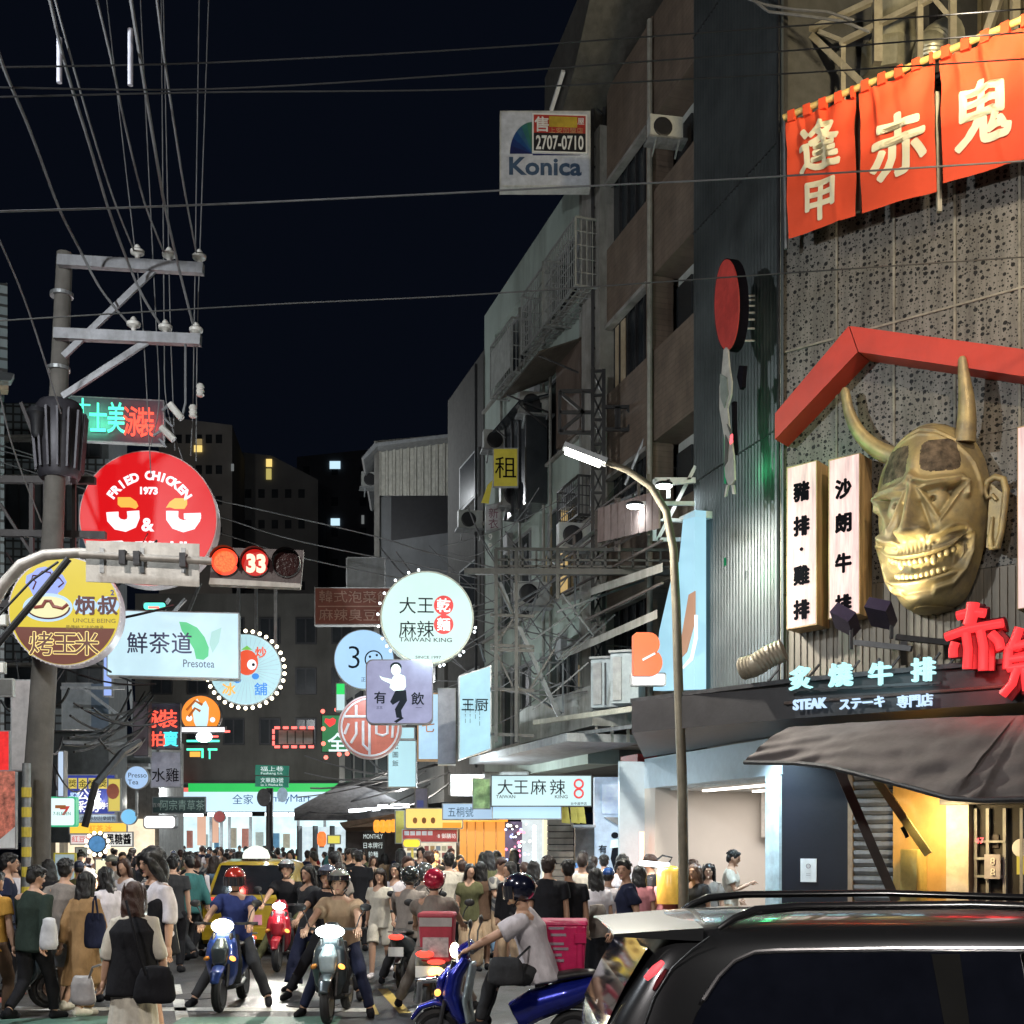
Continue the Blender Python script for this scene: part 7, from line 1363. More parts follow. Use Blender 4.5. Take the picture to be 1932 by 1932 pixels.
    # ---- bottom
    if bot in ('trousers', 'shorts', 'wide'):
        g_ = MB(); wide = bot == 'wide'
        g_.tube([hip+V(0, 0, -.1), hip, hip+bd*.12], [(.15*f, .115*f), (.168*f, .125*f), (.146*f, .106*f)], 18, X)
        for hj, kn, an in legs:
            if bot == 'shorts': e_ = hj.lerp(kn, .85); g_.tube([hj+V(0, 0, .03), hj.lerp(kn, .4), e_], [.1*f, .1*f, .1*f], 14)
            else: g_.tube([hj+V(0, 0, .03), hj.lerp(kn, .35), kn, kn.lerp(an, .5), an.lerp(kn, .0)+V(0, 0, .03)], [.1*f, .095*f, .072+(.03 if wide else 0), .066+(.05 if wide else 0), .056+(.07 if wide else 0)], 14)
        out.append(('shorts' if bot == 'shorts' else 'trousers', remesh(g_, vox, 3, 'trousers', .009, 15), 'bot'))
    if bot in ('skirt', 'longskirt'):
        g_ = MB(); e_ = .9-(.42 if bot == 'skirt' else .75); m_ = V(0, (legs[0][2].y+legs[1][2].y)/2, 0); sp = abs(legs[0][2].y-legs[1][2].y)*.3; L = [hip+bd*.14, hip, hip.lerp(m_, .3), hip.lerp(m_, .6), hip.lerp(m_, (.9-e_)/.9)]
        if bot == 'skirt': L = L[:3]+[hip.lerp(m_, .47)]
        g_.tube(L, [(.14, .105), (.17, .13), (.2, .16+sp*.3), (.23, .19+sp*.7), (.27, .22+sp)][:len(L)], 40, X, fold=(.07, 11))
        out.append(('skirt', remesh(g_, vox, 2, 'skirt', .004, 9), 'bot'))
    # ---- hair
    g_ = MB()
    def hp(x, y, z): return hc+Mh @ V(x, y, z)
    if hair in ('short', 'long', 'bob', 'bun', 'bangs', 'mid', 'mane'):
        if hair == 'mane':
            g_.ell(hp(0, -.03, .05), (.115, .125, .105), Mh, 16, 12)
            for s in (-1, 1): g_.tube([hp(s*.05, .06, .09), hp(s*.1, .05, .02), hp(s*.115, .01, -.08), hp(s*.1, -.03, -.17)], [.04, .045, .05, .035], 10)
            g_.tube([hp(0, -.06, .0), hp(0, -.08, -.1), hp(0, -.07, -.2)], [(.12, .07), (.12, .06), (.08, .04)], 12, Mh @ X)
        g_.ell(hp(0, -.016, .034), (.086, .102, .095), Mh, 16, 12); g_.ell(hp(0, -.045, -.01), (.078, .07, .09), Mh, 14, 10)
        if hair == 'short': g_.ell(hp(.02, .045, .085), (.055, .05, .03), Mh, 12, 8)
        if hair in ('long', 'bob', 'mid', 'bangs'):
            L_ = {'long': .46, 'bob': .16, 'mid': .24, 'bangs': .14}[hair]; g_.tube([hp(0, -.03, .05), hp(0, -.055, -.06), hp(0, -.075, -.14)+V(0, 0, 0), hp(0, -.085, -.14)-V(0, .01, L_-.1), hp(0, -.08, -.14)-V(0, .005, L_)], [(.085, .07), (.098, .062), (.105, .05), (.095, .04), (.06, .02)], 14, Mh @ X, fold=(.04, 7))
            for s in (-1, 1): g_.tube([hp(s*.06, .03, .07), hp(s*.082, .02, .0), hp(s*.085, .0, -.10), hp(s*.08, -.02, -.16)], [.03, .028, .028, .02], 8)
        if hair == 'bangs': g_.ell(hp(0, .06, .055), (.07, .04, .04), Mh, 12, 8)
        if hair == 'bun': g_.ell(hp(0, -.1, .04), (.04, .04, .04), Mh, 10, 8)
        hm_ = remesh(g_, vox*.8, 1, 'hair', .006, 46)
        if not far:
            s_ = MB(); rnd = random.Random(int(H*1000)+len(hair)+int(yaw))
            if hair in ('long', 'bob', 'mid', 'mane', 'bangs'):
                Lh = {'long': .44, 'bob': .15, 'mid': .23, 'bangs': .13, 'mane': .12}[hair]
                for i in range(46):
                    a = rnd.uniform(-2.0, 2.0); x_ = math.sin(a)*.098; y_ = -math.cos(a)*.075-.02; z0 = rnd.uniform(-.1, .06); j_ = rnd.uniform(-.018, .018)
                    s_.tube([hp(x_*.85, y_*.8, z0+.05), hp(x_*1.04, y_*1.05, z0-.03), hp(x_*1.05, y_*1.1-.01, -.14)-V(0, .004, Lh*.45), hp(x_*.85+j_, y_*.95, -.14)-V(0, .006, Lh*rnd.uniform(.85, 1.05))], [.006, .011, .009, .003], 5)
            else:
                for i in range(70):
                    a = rnd.uniform(-2.7, 2.7); e = rnd.uniform(.15, 1.5) if abs(a) < 2.2 else rnd.uniform(.75, 1.45); d_ = V(math.sin(a)*math.cos(e), -math.cos(a)*math.cos(e), math.sin(e)); b0 = V(0, -.018, .03)+V(d_.x*.083, d_.y*.099, d_.z*.092); sw = V(rnd.uniform(-.5, .5), rnd.uniform(-.2, .8), -.6-.6*rnd.random()); s_.tube([hc+Mh @ b0, hc+Mh @ (b0+d_*.012+sw*.014), hc+Mh @ (b0+d_*.012+sw*.034)], [.010, .008, .002], 5)
            bm = bmesh.new(); bm.from_mesh(hm_); m2 = s_.mesh('h', []); bm.from_mesh(m2); bm.to_mesh(hm_); bm.free(); bpy.data.meshes.remove(m2); hm_.polygons.foreach_set('use_smooth', [True]*len(hm_.polygons))
        out.append(('hair', hm_, 'hair'))
    if hair == 'cap':
        g_.ell(hp(0, -.03, -.01), (.079, .078, .08), Mh, 14, 10); out.append(('hair', remesh(g_, vox, 1, 'hair'), 'hair'))
        c_ = MB(); c_.ell(hp(0, -.005, .045), (.09, .105, .085), Mh, 18, 10); c_.ell(hp(0, .11, .045), (.065, .075, .012), Mh, 14, 6); out.append(('cap', remesh(c_, vox*.7, 1, 'cap'), 'helmet'))
    if hair.startswith('helmet'):
        c_ = MB(); c_.ell(hp(0, -.015, .035), (.128, .148, .132), Mh, 28, 18); h_ = remesh(c_, .016, 0, 'helmet')
        bm = bmesh.new(); bm.from_mesh(h_); Mi = Mh.inverted()
        rm = [f_ for f_ in bm.faces if (lambda l: (l.y > .03 and l.z < .045 and l.z > -.2) or l.z < -.085)(Mi @ (f_.calc_center_median()-hc))]
        bmesh.ops.delete(bm, geom=rm, context='FACES'); bm.to_mesh(h_); bm.free(); out.append(('helmet', h_, 'helmet'))
        v_ = MB(); n_ = 12; vs = [hp(.134*math.sin(a), .152*math.cos(a)-.01, z) for z in ((.055, -.06) if hair == 'helmetv' else (.10, .045)) for a in [(-1.25+2.5*i/n_) for i in range(n_+1)]]
        v_.add(vs, [(i, i+1, n_+2+i, n_+1+i) for i in range(n_)]); m_ = v_.mesh('visor', []); smoothm(m_); out.append(('visor', m_, 'visor'))
        s_ = MB(); s_.tube([hp(.09, .0, -.07), hp(.05, .05, -.13), hp(-.05, .05, -.13), hp(-.09, .0, -.07)], .008, 6); out.append(('chin_strap', s_.mesh('strap', []), 'shoe'))
        g_.ell(hp(0, -.04, -.03), (.079, .07, .08), Mh, 14, 10); out.append(('hair', remesh(g_, vox, 1, 'hair'), 'hair'))
    if not far:
        e_ = MB()
        for s in (-1, 1): e_.ell(hp(s*.031, .083, .002), (.013, .008, .006), Mh, 8, 6); 
        out.append(('eyes', e_.mesh('eyes', []), 'eye')); e_ = MB()
        for s in (-1, 1): e_.ell(hp(s*.033, .088, .026), (.019, .008, .004), Mh, 8, 6)
        out.append(('eyebrows', e_.mesh('brows', []), 'hair')); e_ = MB(); e_.ell(hp(0, .087, -.062), (.021, .01, .006), Mh, 8, 6); out.append(('mouth', e_.mesh('mouth', []), 'lip'))
    if shoes:
        for i, (hj, kn, an) in enumerate(legs):
            g_ = MB(); s = (1, -1)[i]; g_.tube([an+V(0, -.07, -.035), an+V(0, -.03, -.03), an+V(s*.02, .06, -.04), an+V(s*.035, .15, -.052), an+V(s*.037, .19, -.057)], [.03, .048, .047, .042, .022], 12, X); g_.ell(an+V(0, -.01, -.01), (.045, .055, .05)); out.append(('shoe', remesh(g_, .012, 1, 'shoe'), 'shoe'))
    if k != 1:
        for _, m_, _k in out: m_.transform(Matrix.Scale(k, 4))
    return out
SK = lambda: mat('skin', (.46, .27, .185), .55, var=.1, scale=8, bump=.05)
def cm(name, col, rough=.9, **kw): return mat('cloth_'+name, col, rough, var=.28, scale=9, bump=.55, bscale=17, stretch=(1, 1, .55), spec=.2, **kw)
PAT = {'striped': ((.55, .53, .5), (.03, .04, .08), 'Z', 9), 'checked': ((.12, .12, .13), (.35, .33, .3), 'DIAGONAL', 6), 'two-tone': ((.5, .5, .5), (.03, .03, .035), 'Z', 1.3)}
def clothes(nm):
    C = dict(black=(.012, .012, .015), charcoal=(.035, .036, .04), green=(.022, .034, .028), grey=(.24, .21, .19), beige=(.42, .30, .20), tan=(.30, .18, .085), white=(.62, .58, .62), cream=(.55, .51, .44), navy=(.018, .022, .05), denim=(.12, .19, .28), blue=(.035, .05, .17), brown=(.10, .06, .04), mustard=(.5, .26, .05), yellow=(.6, .45, .12), red=(.4, .03, .04), pink=(.5, .2, .22), lightshort=(.36, .36, .42), olive=(.1, .1, .05), jade=(.33, .5, .45), teal=(.05, .16, .16), darkred=(.22, .02, .02))
    if nm in PAT:
        m = cm(nm, PAT[nm][0])
        if 'pat' in m: return m
        m['pat'] = 1; nt = m.node_tree; b = nt.nodes['Principled BSDF']; w = nd(nt, 'ShaderNodeTexWave', bands_direction=PAT[nm][2]); w.inputs['Scale'].default_value = PAT[nm][3]; tc = nd(nt, 'ShaderNodeTexCoord'); nt.links.new(tc.outputs['Object'], w.inputs[0]); mx = nd(nt, 'ShaderNodeMix', data_type='RGBA'); r = nd(nt, 'ShaderNodeMapRange'); r.inputs[1].default_value = .45; r.inputs[2].default_value = .6; nt.links.new(w.outputs['Fac'], r.inputs[0]); nt.links.new(r.outputs[0], mx.inputs[0]); nt.links.new(b.inputs['Base Color'].links[0].from_socket, mx.inputs[6]); mx.inputs[7].default_value = (*PAT[nm][1], 1); nt.links.new(mx.outputs[2], b.inputs['Base Color']); return m
    return cm(nm, C[nm])
hairm = {'black': mat('hair_black', (.008, .007, .008), .38, var=.3, bump=.5, bscale=60, stretch=(5, 5, .5)), 'brown': mat('hair_brown', (.045, .018, .012), .4, var=.4, bump=.5, bscale=60, stretch=(5, 5, .5)), 'dark': mat('hair_dark_brown', (.02, .011, .009), .4, var=.3, bump=.5, bscale=60, stretch=(5, 5, .5)), 'tan': mat('hair_light_brown', (.12, .07, .05), .5, var=.3)}
m_eye = mat('eye_dark', (.01, .008, .008), .25, var=0, bump=0); m_lip = mat('lips', (.3, .1, .09), .5, var=0, bump=0); m_vis = mat('visor_smoke', (.02, .02, .025), .08, bump=0, spec=.8)
def helm(c): return mat('helmet_'+'_'.join(str(round(v, 2)) for v in c), c, .18, .3, var=.1, bump=0, coat=1.)
def dress_up(t, parts, top, bot, hair, shoe, helmet):
    for nm, me, kk in parts:
        m_ = dict(skin=SK(), top=clothes(top), bot=clothes(bot), hair=hairm[hair], shoe=clothes(shoe), eye=m_eye, lip=m_lip, visor=m_vis, helmet=helm(helmet))[kk]
        if len(me.materials) == 0: me.materials.append(m_); o = link(nm, me, t)
        else: o = link(nm, me, t); o.material_slots[0].link = 'OBJECT'; o.material_slots[0].material = m_
        o.parent = t
def place(t, x, d, rz, z=0.):
    p = P(x, HY, d); t.location = (p.x, p.y, z); t.rotation_euler = (0, 0, R(rz)); WM[t.name] = Matrix.Translation(t.location) @ Matrix.Rotation(R(rz), 4, 'Z')
def person(x, d, rz, label, tcol='black', bcol='black', hairc='black', shoe='black', helmet=(.02, .02, .02), z=0., group=None, **kw):
    parts = person_mesh('p', **kw); t = E('person', (0, 0, 0), label, 'person', group); dress_up(t, parts, tcol, bcol, hairc, shoe, helmet); place(t, x, d, rz, z); return t
def dof(feet): return CH*F/(feet-HY)
# rz: 0 = back to the viewer, 180 = facing the viewer, 90 = facing left, -90 = facing right
# hand-placed walkers
L_ = []
def W_(x, feet, rz, label, tc, bc, hc_='black', sc_='black', helmet=(.02, .02, .02), **kw): return person(x, dof(feet), rz, label, tc, bc, hc_, sc_, helmet, **kw)
W_(8, 1880, -70, 'person in a navy tee seen in profile at the far left edge', 'navy', 'black', pose='stand', H=1.80, hair='short')
W_(-14, 1925, -20, 'person in a mustard top cut by the left edge', 'mustard', 'brown', pose='bag', H=1.62, hair='short')
W_(62, 1928, -14, 'man in a dark green sweater and black trousers walking away, seen from behind', 'green', 'black', pose='walk', top='long', H=1.70, hair='short', yaw=-28, pitch=14, loose=1.25, fat=1.05)
W_(120, 1912, -6, 'man in a grey tee and pale shorts beside the dark green sweater', 'grey', 'lightshort', sc_='cream', pose='walk2', bot='shorts', H=1.76, hair='short', loose=1.5)
W_(157, 1922, -22, 'woman with a black bob in a long tan coat, walking away', 'tan', 'tan', sc_='cream', pose='walk2', top='coat', bot='trousers', H=1.62, hair='bob', female=True, yaw=10, loose=1.4)
W_(204, 1895, 60, 'woman with long black hair in a white top turning her head left', 'white', 'jade', pose='walk', bot='skirt', H=1.66, hair='long', female=True, yaw=20)
W_(252, 2036, 8, 'woman with long brown hair, black vest, white sleeves and cream long skirt', 'cream', 'cream', hc_='brown', pose='bag', top='over', bot='longskirt', H=1.61, hair='long', female=True, loose=1.5, sleeve=1.25)
W_(296, 1962, 140, 'tall man with shoulder-length black hair, dark vest and loose lilac sleeves', 'white', 'charcoal', sc_='cream', pose='stand', top='over', bot='shorts', H=1.86, hair='mane', yaw=-8, pitch=8, loose=1.9, sleeve=1.15)
W_(217, 1805, 90, 'person in a grey shirt and cap turning left in the crowd behind the tan coat', 'grey', 'charcoal', pose='stand', H=1.72, hair='cap', helmet=(.25, .24, .2))
W_(357, 1808, 0, 'man in a black suit walking away in the middle distance', 'black', 'black', pose='walk2', top='jacket', H=1.78, hair='short')
W_(400, 1800, -35, 'woman with long dark hair in a denim jacket beside the black suit', 'denim', 'charcoal', hc_='dark', pose='stand', top='jacket', bot='wide', H=1.70, hair='long', female=True)
W_(326, 1835, 10, 'man in a charcoal tee behind the tall long-haired man', 'charcoal', 'black', pose='stand', H=1.74, hair='short')
W_(718, 1843, 176, 'young woman in a raglan tee and pale shorts facing the viewer', 'cream', 'cream', hc_='dark', sc_='white', pose='walk', bot='shorts', H=1.58, hair='bangs', female=True, sleeve=.55)
W_(748, 1830, 168, 'woman in a white top half hidden behind the raglan tee', 'white', 'denim', pose='stand', H=1.62, hair='long', female=True)
W_(677, 1795, 10, 'man in a black tee with a bag strap seen from behind', 'black', 'black', pose='stand', H=1.80, hair='short', loose=1.6)
W_(586, 1866, 150, 'woman in dark clothes and wide trousers beside the silver-helmet rider', 'charcoal', 'navy', pose='walk', top='long', bot='wide', H=1.66, hair='bob', female=True)
W_(847, 1830, 5, 'man in a loose cream tee seen from behind', 'cream', 'charcoal', pose='stand', H=1.78, hair='short', loose=1.7)
W_(907, 1830, 4, 'woman with very long black hair and a pale beige skirt, seen from behind', 'brown', 'beige', pose='stand', bot='skirt', H=1.64, hair='long', female=True)
W_(1034, 1890, -4, 'tall man in a black tee with brown hair, right of the black-helmet rider', 'black', 'black', hc_='dark', pose='stand', H=1.77, hair='short', yaw=-12, loose=1.5)
W_(1073, 1885, 4, 'man in a black tee with black hair standing at the pink delivery box', 'black', 'black', pose='stand', H=1.72, hair='short', loose=1.4)
W_(1126, 1872, 12, 'woman with dark hair and a pale backpack in a long black skirt', 'white', 'black', sc_='cream', pose='stand', bot='longskirt', H=1.60, hair='mid', female=True)
W_(1146, 1866, -20, 'person in a blue cap and white top beside the pale backpack', 'white', 'navy', pose='stand', H=1.60, hair='cap', helmet=(.03, .1, .35))
W_(1186, 1905, 95, 'man in a dark tee turning to look back toward the viewer', 'navy', 'navy', pose='walk2', H=1.75, hair='short', yaw=62, loose=1.3)
W_(1206, 1860, -10, 'woman with straight black hair and a pale top near the lamp pole', 'pink', 'black', pose='stand', H=1.62, hair='long', female=True)
W_(1258, 1850, 12, 'woman with wavy black hair seen from behind, left of the lamp pole', 'pink', 'black', pose='stand', H=1.60, hair='mid', female=True)
W_(1313, 1850, 150, 'laughing woman with light brown hair in a charcoal top by the bakery', 'charcoal', 'black', hc_='tan', pose='stand', H=1.64, hair='bob', female=True, yaw=-10)
W_(1338, 1835, 165, 'woman with black hair and a pale shirt behind the laughing woman', 'grey', 'black', pose='stand', H=1.62, hair='bob', female=True)
W_(1312, 1815, 100, 'person with light brown hair half hidden behind the laughing woman', 'beige', 'black', hc_='tan', pose='stand', H=1.66, hair='short')
W_(1377, 1832, -110, 'man in a cream tee and face mask working at the bakery counter', 'cream', 'beige', pose='phone', H=1.70, hair='short', z=.12)
W_(1140, 1800, 0, 'person with short hair at the corner of the pale blue drink shop', 'white', 'navy', pose='stand', H=1.72, hair='short')
# black vests over the pale tops
def vest_on(lbl, col='black', H=1.6, loose=1.5, hem=.74, pose='bag', female=True, name='vest'):
    t = next(o for o in bpy.data.objects if o.get('label', '').startswith(lbl)); b_ = MB(); p_ = POSES[pose]; lean = R(p_.get('lean', 2)); bd = V(0, math.sin(lean), math.cos(lean)); hip = V(0, 0, p_.get('hip', .9)); up = lambda h: hip+bd*(h-.9); q = .02*loose+.016
    b_.tube([up(hem), up(.9), up(1.14), up(1.3), up(1.40), up(1.45)], [(.215+q*.6, .165+q*.5), (.18+q, .14+q), (.15+q, .11+q), (.168+q, .12+q), (.155, .115), (.1, .085)], 20, V(1, 0, 0))
    me = remesh(b_, .014, 3, 'vest', .007, 9); me.transform(Matrix.Scale(H/1.72, 4)); me.materials.append(clothes(col)); o = link('vest', me, t); o.parent = t
vest_on('woman with long brown hair', 'black', 1.61); vest_on('tall man with shoulder', 'black', 1.83, 1.6, .8, 'stand', False)
# ---------------------------------------------------------------- bags
def bagthing(name, label, cat, x, y, d, w, h, dep, m, rz=0, strap=None, sr=.012, soft=.03):
    t = E(name, P(x, y, d)-V(0, 0, h/2), label, cat, rz=R(rz)); M_ = WM[t.name]; b_ = MB(); b_.tube([M_ @ V(0, 0, 0), M_ @ V(0, 0, h*.15), M_ @ V(0, 0, h*.7), M_ @ V(0, 0, h)], [(w*.42, dep*.4), (w*.5, dep*.5), (w*.46, dep*.42), (w*.34, dep*.18)], 16, M_.to_3x3() @ V(1, 0, 0))
    me = remesh(b_, .018, 2, name, soft*.3, 14); me.transform(M_.inverted()); me.materials.append(m); link('bag_body', me, t)
    if strap: MB().tube([P(*s) for s in strap], sr, 6).build('strap', m, t, True)
    return t
bagthing('handbag', 'black crescent shoulder bag on the hip of the long brown haired woman', 'bag', 292, 1858, 9.9, .34, .30, .14, clothes('black'), 10, [(275, 1840, 9.8), (262, 1800, 9.75), (248, 1740, 9.75), (238, 1700, 9.85)])
bagthing('tote_bag', 'navy tote bag on the shoulder of the woman in the tan coat', 'bag', 180, 1756, 12.9, .26, .38, .12, clothes('navy'), 0, [(174, 1735, 12.85), (176, 1700, 12.8), (180, 1690, 12.85), (186, 1735, 12.85)])
bagthing('plastic_bag', 'white plastic bag held by the man in the dark green sweater', 'bag', 92, 1762, 13.0, .2, .34, .12, mat('white_film', (.55, .55, .58), .4), 0)
bagthing('plastic_bag', 'pale plastic bag held low in front of the tan coat', 'bag', 156, 1868, 12.2, .26, .3, .14, mat('clear_film', (.36, .34, .34), .35), 0, [(168, 1845, 12.1), (175, 1825, 12), (190, 1820, 11)])
bagthing('backpack', 'pale grey backpack on the woman in the long black skirt', 'backpack', 1126, 1738, 15.6, .3, .42, .18, clothes('grey'), 10)
bagthing('handbag', 'dark crossbody pouch at the hip of the white-shirted rider', 'bag', 955, 1832, 10.45, .34, .24, .16, clothes('charcoal'), 0, [(972, 1812, 10.5), (1000, 1785, 10.7), (992, 1750, 10.75), (962, 1722, 10.8)])
# ---------------------------------------------------------------- scooters (built facing +y in local space)
def wheel(t, y, r=.235):
    b_ = MB(); n = 28; ring = 8; vs = []
    for i in range(n):
        a = 2*math.pi*i/n
        for j in range(ring): c_ = 2*math.pi*j/ring; rr = r-.045+.045*math.cos(c_); vs.append((.05*math.sin(c_), y+rr*math.cos(a), r+rr*math.sin(a)))
    b_.add(vs, [(i*ring+j, i*ring+(j+1) % ring, ((i+1) % n)*ring+(j+1) % ring, ((i+1) % n)*ring+j) for i in range(n) for j in range(ring)]); w = b_.build('wheel', m_blackrub, t, True)
    b_ = MB(); b_.lathe((-.045, y, r), [(.15, 0), (.155, .01), (.155, .08), (.15, .09)], (1, 0, 0), 20); b_.build('rim', mat('alloy_rim', (.12, .12, .13), .35, .8), w, True); MB().lathe((.05, y, r), [(.09, 0), (.09, .012)], (1, 0, 0), 18).build('brake_disc', m_chrome, w, True)
def scooter(label, x, d, rz, body, panel, lit=True, head_w=1., hl=(.95, 1., .92), rear=None, box=None, tail=True, lampw=(.1, .06), legmat=None):
    t = E('scooter', (0, 0, 0), label, 'scooter'); WM[t.name] = Matrix.Identity(4); X = V(1, 0, 0); blk = mat('scooter_plastic', (.02, .02, .022), .5)
    wheel(t, .62); wheel(t, -.60)
    def RM(nm, fn, m_, v=.016, s=2): b_ = MB(); fn(b_); me = remesh(b_, v, s, nm); me.materials.append(m_); return link(nm, me, t)
    RM('front_fender', lambda b_: b_.tube([V(0, .86, .36), V(0, .78, .47), V(0, .64, .52), V(0, .48, .47), V(0, .38, .36)], [(.055, .02), (.075, .03), (.08, .035), (.075, .03), (.055, .02)], 12, X), body)
    RM('front_apron', lambda b_: (b_.tube([V(0, .36, .3), V(0, .43, .42), V(0, .50, .6), V(0, .46, .78), V(0, .36, .93)], [(.11, .05), (.17, .07), (.2, .09), (.175, .08), (.12, .06)], 16, X)), body)
    RM('nose_panel', lambda b_: b_.tube([V(0, .52, .44), V(0, .60, .58), V(0, .58, .72), V(0, .50, .84)], [(.03, .03), (.09, .05), (.11, .05), (.06, .03)], 14, X), panel)
    RM('leg_shield', lambda b_: b_.tube([V(0, .32, .3), V(0, .36, .55), V(0, .30, .88)], [(.19, .03), (.22, .035), (.16, .03)], 14, X), legmat or blk)
    RM('floorboard', lambda b_: b_.tube([V(0, .38, .28), V(0, .1, .27), V(0, -.2, .29)], [(.15, .05), (.17, .05), (.15, .06)], 14, X), blk)
    RM('rear_body', lambda b_: b_.tube([V(0, -.08, .40), V(0, -.25, .50), V(0, -.55, .60), V(0, -.85, .72), V(0, -.97, .77)], [(.11, .14), (.16, .15), (.17, .13), (.11, .07), (.04, .03)], 16, X), body)
    RM('seat', lambda b_: b_.tube([V(0, -.02, .70), V(0, -.12, .73), V(0, -.38, .745), V(0, -.62, .79), V(0, -.80, .80)], [(.08, .03), (.13, .045), (.15, .045), (.13, .045), (.07, .03)], 14, X), mat('seat_vinyl', (.025, .023, .024), .5))
    RM('handlebar_cowl', lambda b_: b_.tube([V(0, .38, .90), V(0, .40, .98), V(0, .30, 1.06)], [(.1, .06), (.14, .07), (.08, .04)], 14, X), body)
    b_ = MB(); b_.bar((-.34, .27, 1.0), (.34, .27, 1.0), .03); b_.tube([V(.1, .46, .9), V(.08, .6, .3)], .022); b_.tube([V(-.1, .46, .9), V(-.08, .6, .3)], .022); b_.build('handlebar', m_dsteel, t)
    for s in (-1, 1):
        MB().tube([V(s*.24, .27, 1.0), V(s*.37, .26, 1.0)], .02, 8).build('grip', m_blackrub, t, True); mm = MB(); mm.tube([V(s*.26, .3, 1.02), V(s*.3, .3, 1.14), V(s*.34, .28, 1.2)], .008, 6).build('mirror_stem', m_dsteel, t); MB().ell(V(s*.36, .28, 1.24), (.065, .02, .045)).build('mirror', m_black, t, True)
        MB().ell(V(s*.15, .60, .62), (.04, .03, .028), Matrix.Rotation(s*.5, 3, 'Y')).build('turn_signal', glow('amber_signal', (1., .42, .08), 2.5) if (lit and s < 0) else mat('amber_lens', (.5, .2, .04), .2), t, True)
    hm = glow('headlight_on_%s' % str(hl[2]), hl, 11) if lit else mat('headlight_off', (.5, .5, .5), .15)
    MB().ell(V(0, .47, .985), (lampw[0], .04, lampw[1]), nu=18, nv=10).build('headlight', hm, t, True)
    RM('rear_fender', lambda b_: b_.tube([V(0, -.5, .5), V(0, -.75, .5), V(0, -.92, .38)], [(.05, .03), (.06, .025), (.05, .015)], 10, X), blk, .014); MB().tube([V(.13, -.25, .22), V(.16, -.5, .26), V(.17, -.85, .33)], [.03, .05, .055], 12).build('exhaust', m_dsteel, t, True)
    MB().ell(V(0, -.95, .74), (.1, .035, .04), nu=14).build('tail_light', glow('tail_red', (1., .05, .03), 3 if tail else .5), t, True); MB().box((0, -.965, .55), .2, .01, .12).build('plate', m_white, t)
    MB().bar((-.12, -.9, .8), (.12, -.9, .8), .02).build('grab_rail', m_steel, t)
    place(t, x, d, rz)
    if lit: M_ = Matrix.Translation(t.location) @ Matrix.Rotation(R(rz), 4, 'Z'); a = M_ @ V(0, .56, .985); b2 = M_ @ V(0, 5, .1); spot('headlight_beam', a, b2, 200, hl, 80, .9, .05); l = bpy.data.lights.new('headlight_spill', 'POINT'); l.energy = 9; l.color = hl; l.shadow_soft_size = .03; o = bpy.data.objects.new('headlight_spill', l); COL.objects.link(o); o.location = M_ @ V(0, .62, 1.0)
    return t
blue = mat('metallic_blue', (.012, .022, .30), .25, .5, bump=0, coat=1.); gloss_red = mat('gloss_red', (.36, .015, .03), .25, .2, bump=0, coat=1.); gloss_dk = mat('gloss_charcoal', (.05, .065, .075), .28, .4, bump=0, coat=.8); silver_p = mat('silver_plastic', (.35, .42, .45), .35, .4, bump=0)
scooter('blue scooter with a blazing headlight facing the viewer, ridden by the red-helmet rider', 437, 14.6, 180, mat('blue_silver', (.03, .07, .3), .3, .5, bump=0, coat=1.), gloss_dk, hl=(1., .9, .62), lampw=(.13, .085))
scooter('dark red scooter with three lit lamps behind the blue one', 537, 19.0, 180, gloss_red, gloss_red, hl=(1., .96, .85))
scooter('dark grey scooter with a wide greenish headlight facing the viewer', 637, 13.7, 178, gloss_dk, silver_p, hl=(.85, 1., .95), lampw=(.16, .075))
scooter('white and dark food delivery scooter seen from behind with a lit tail lamp', 823, 14.2, -4, mat('pearl_white', (.5, .48, .46), .3, bump=0, coat=.5), gloss_dk, lit=False)
scooter('shiny blue scooter crossing from right to left in front of the crowd', 956, 10.9, 84, blue, blue, hl=(1., .9, .6), lampw=(.1, .07), legmat=silver_p)
scooter('pair-ridden dark scooter waiting left of the delivery rider', 778, 16.6, -8, gloss_dk, gloss_dk, lit=False)
scooter('dark parked scooter half cut by the left edge of the photo', -12, 14.0, -50, gloss_dk, mat('orange_fairing', (.6, .15, .03), .4), lit=False)
# riders
def rider(x, d, rz, label, **kw): return person(x, d, rz, label, **kw)
def RD(x, d, rz, label, tc, bc, helmet, pose='ride', **kw): return person(x, d, rz, label, tc, bc, 'black', 'black', helmet, pose=pose, **kw)
RD(437, 14.6, 180, 'rider in a blue tee and a red helmet with both boots on the road', 'blue', 'charcoal', (.4, .03, .02), hair='helmetv', H=1.72, loose=1.4)
RD(537, 19.0, 180, 'rider in a black tee and silver helmet on the dark red scooter', 'black', 'olive', (.4, .42, .43), hair='helmet', H=1.76)
RD(637, 13.7, 178, 'rider in a beige tee and silver open helmet on the dark grey scooter', 'beige', 'navy', (.35, .36, .34), hair='helmet', H=1.72, loose=1.6, fat=1.08, pose='ride1')
RD(612, 15.2, 176, 'smiling rider in a dark jacket and blue grey helmet behind the beige tee', 'black', 'black', (.12, .14, .2), hair='helmet', H=1.74)
RD(823, 14.2, -4, 'delivery rider in a grey tee and glossy red helmet seen from behind', 'grey', 'grey', (.42, .015, .05), hair='helmet', H=1.72, loose=1.3)
RD(956, 10.9, 84, 'rider in a white shirt and black helmet on the shiny blue scooter', 'white', 'charcoal', (.01, .012, .03), hair='helmetv', H=1.74, loose=1.7, pose='ridef', sleeve=.85, fat=1.05)
RD(779, 16.5, -8, 'front rider in a grey jacket and dark helmet on the waiting scooter', 'grey', 'charcoal', (.03, .035, .035), hair='helmet', H=1.70, top='jacket')
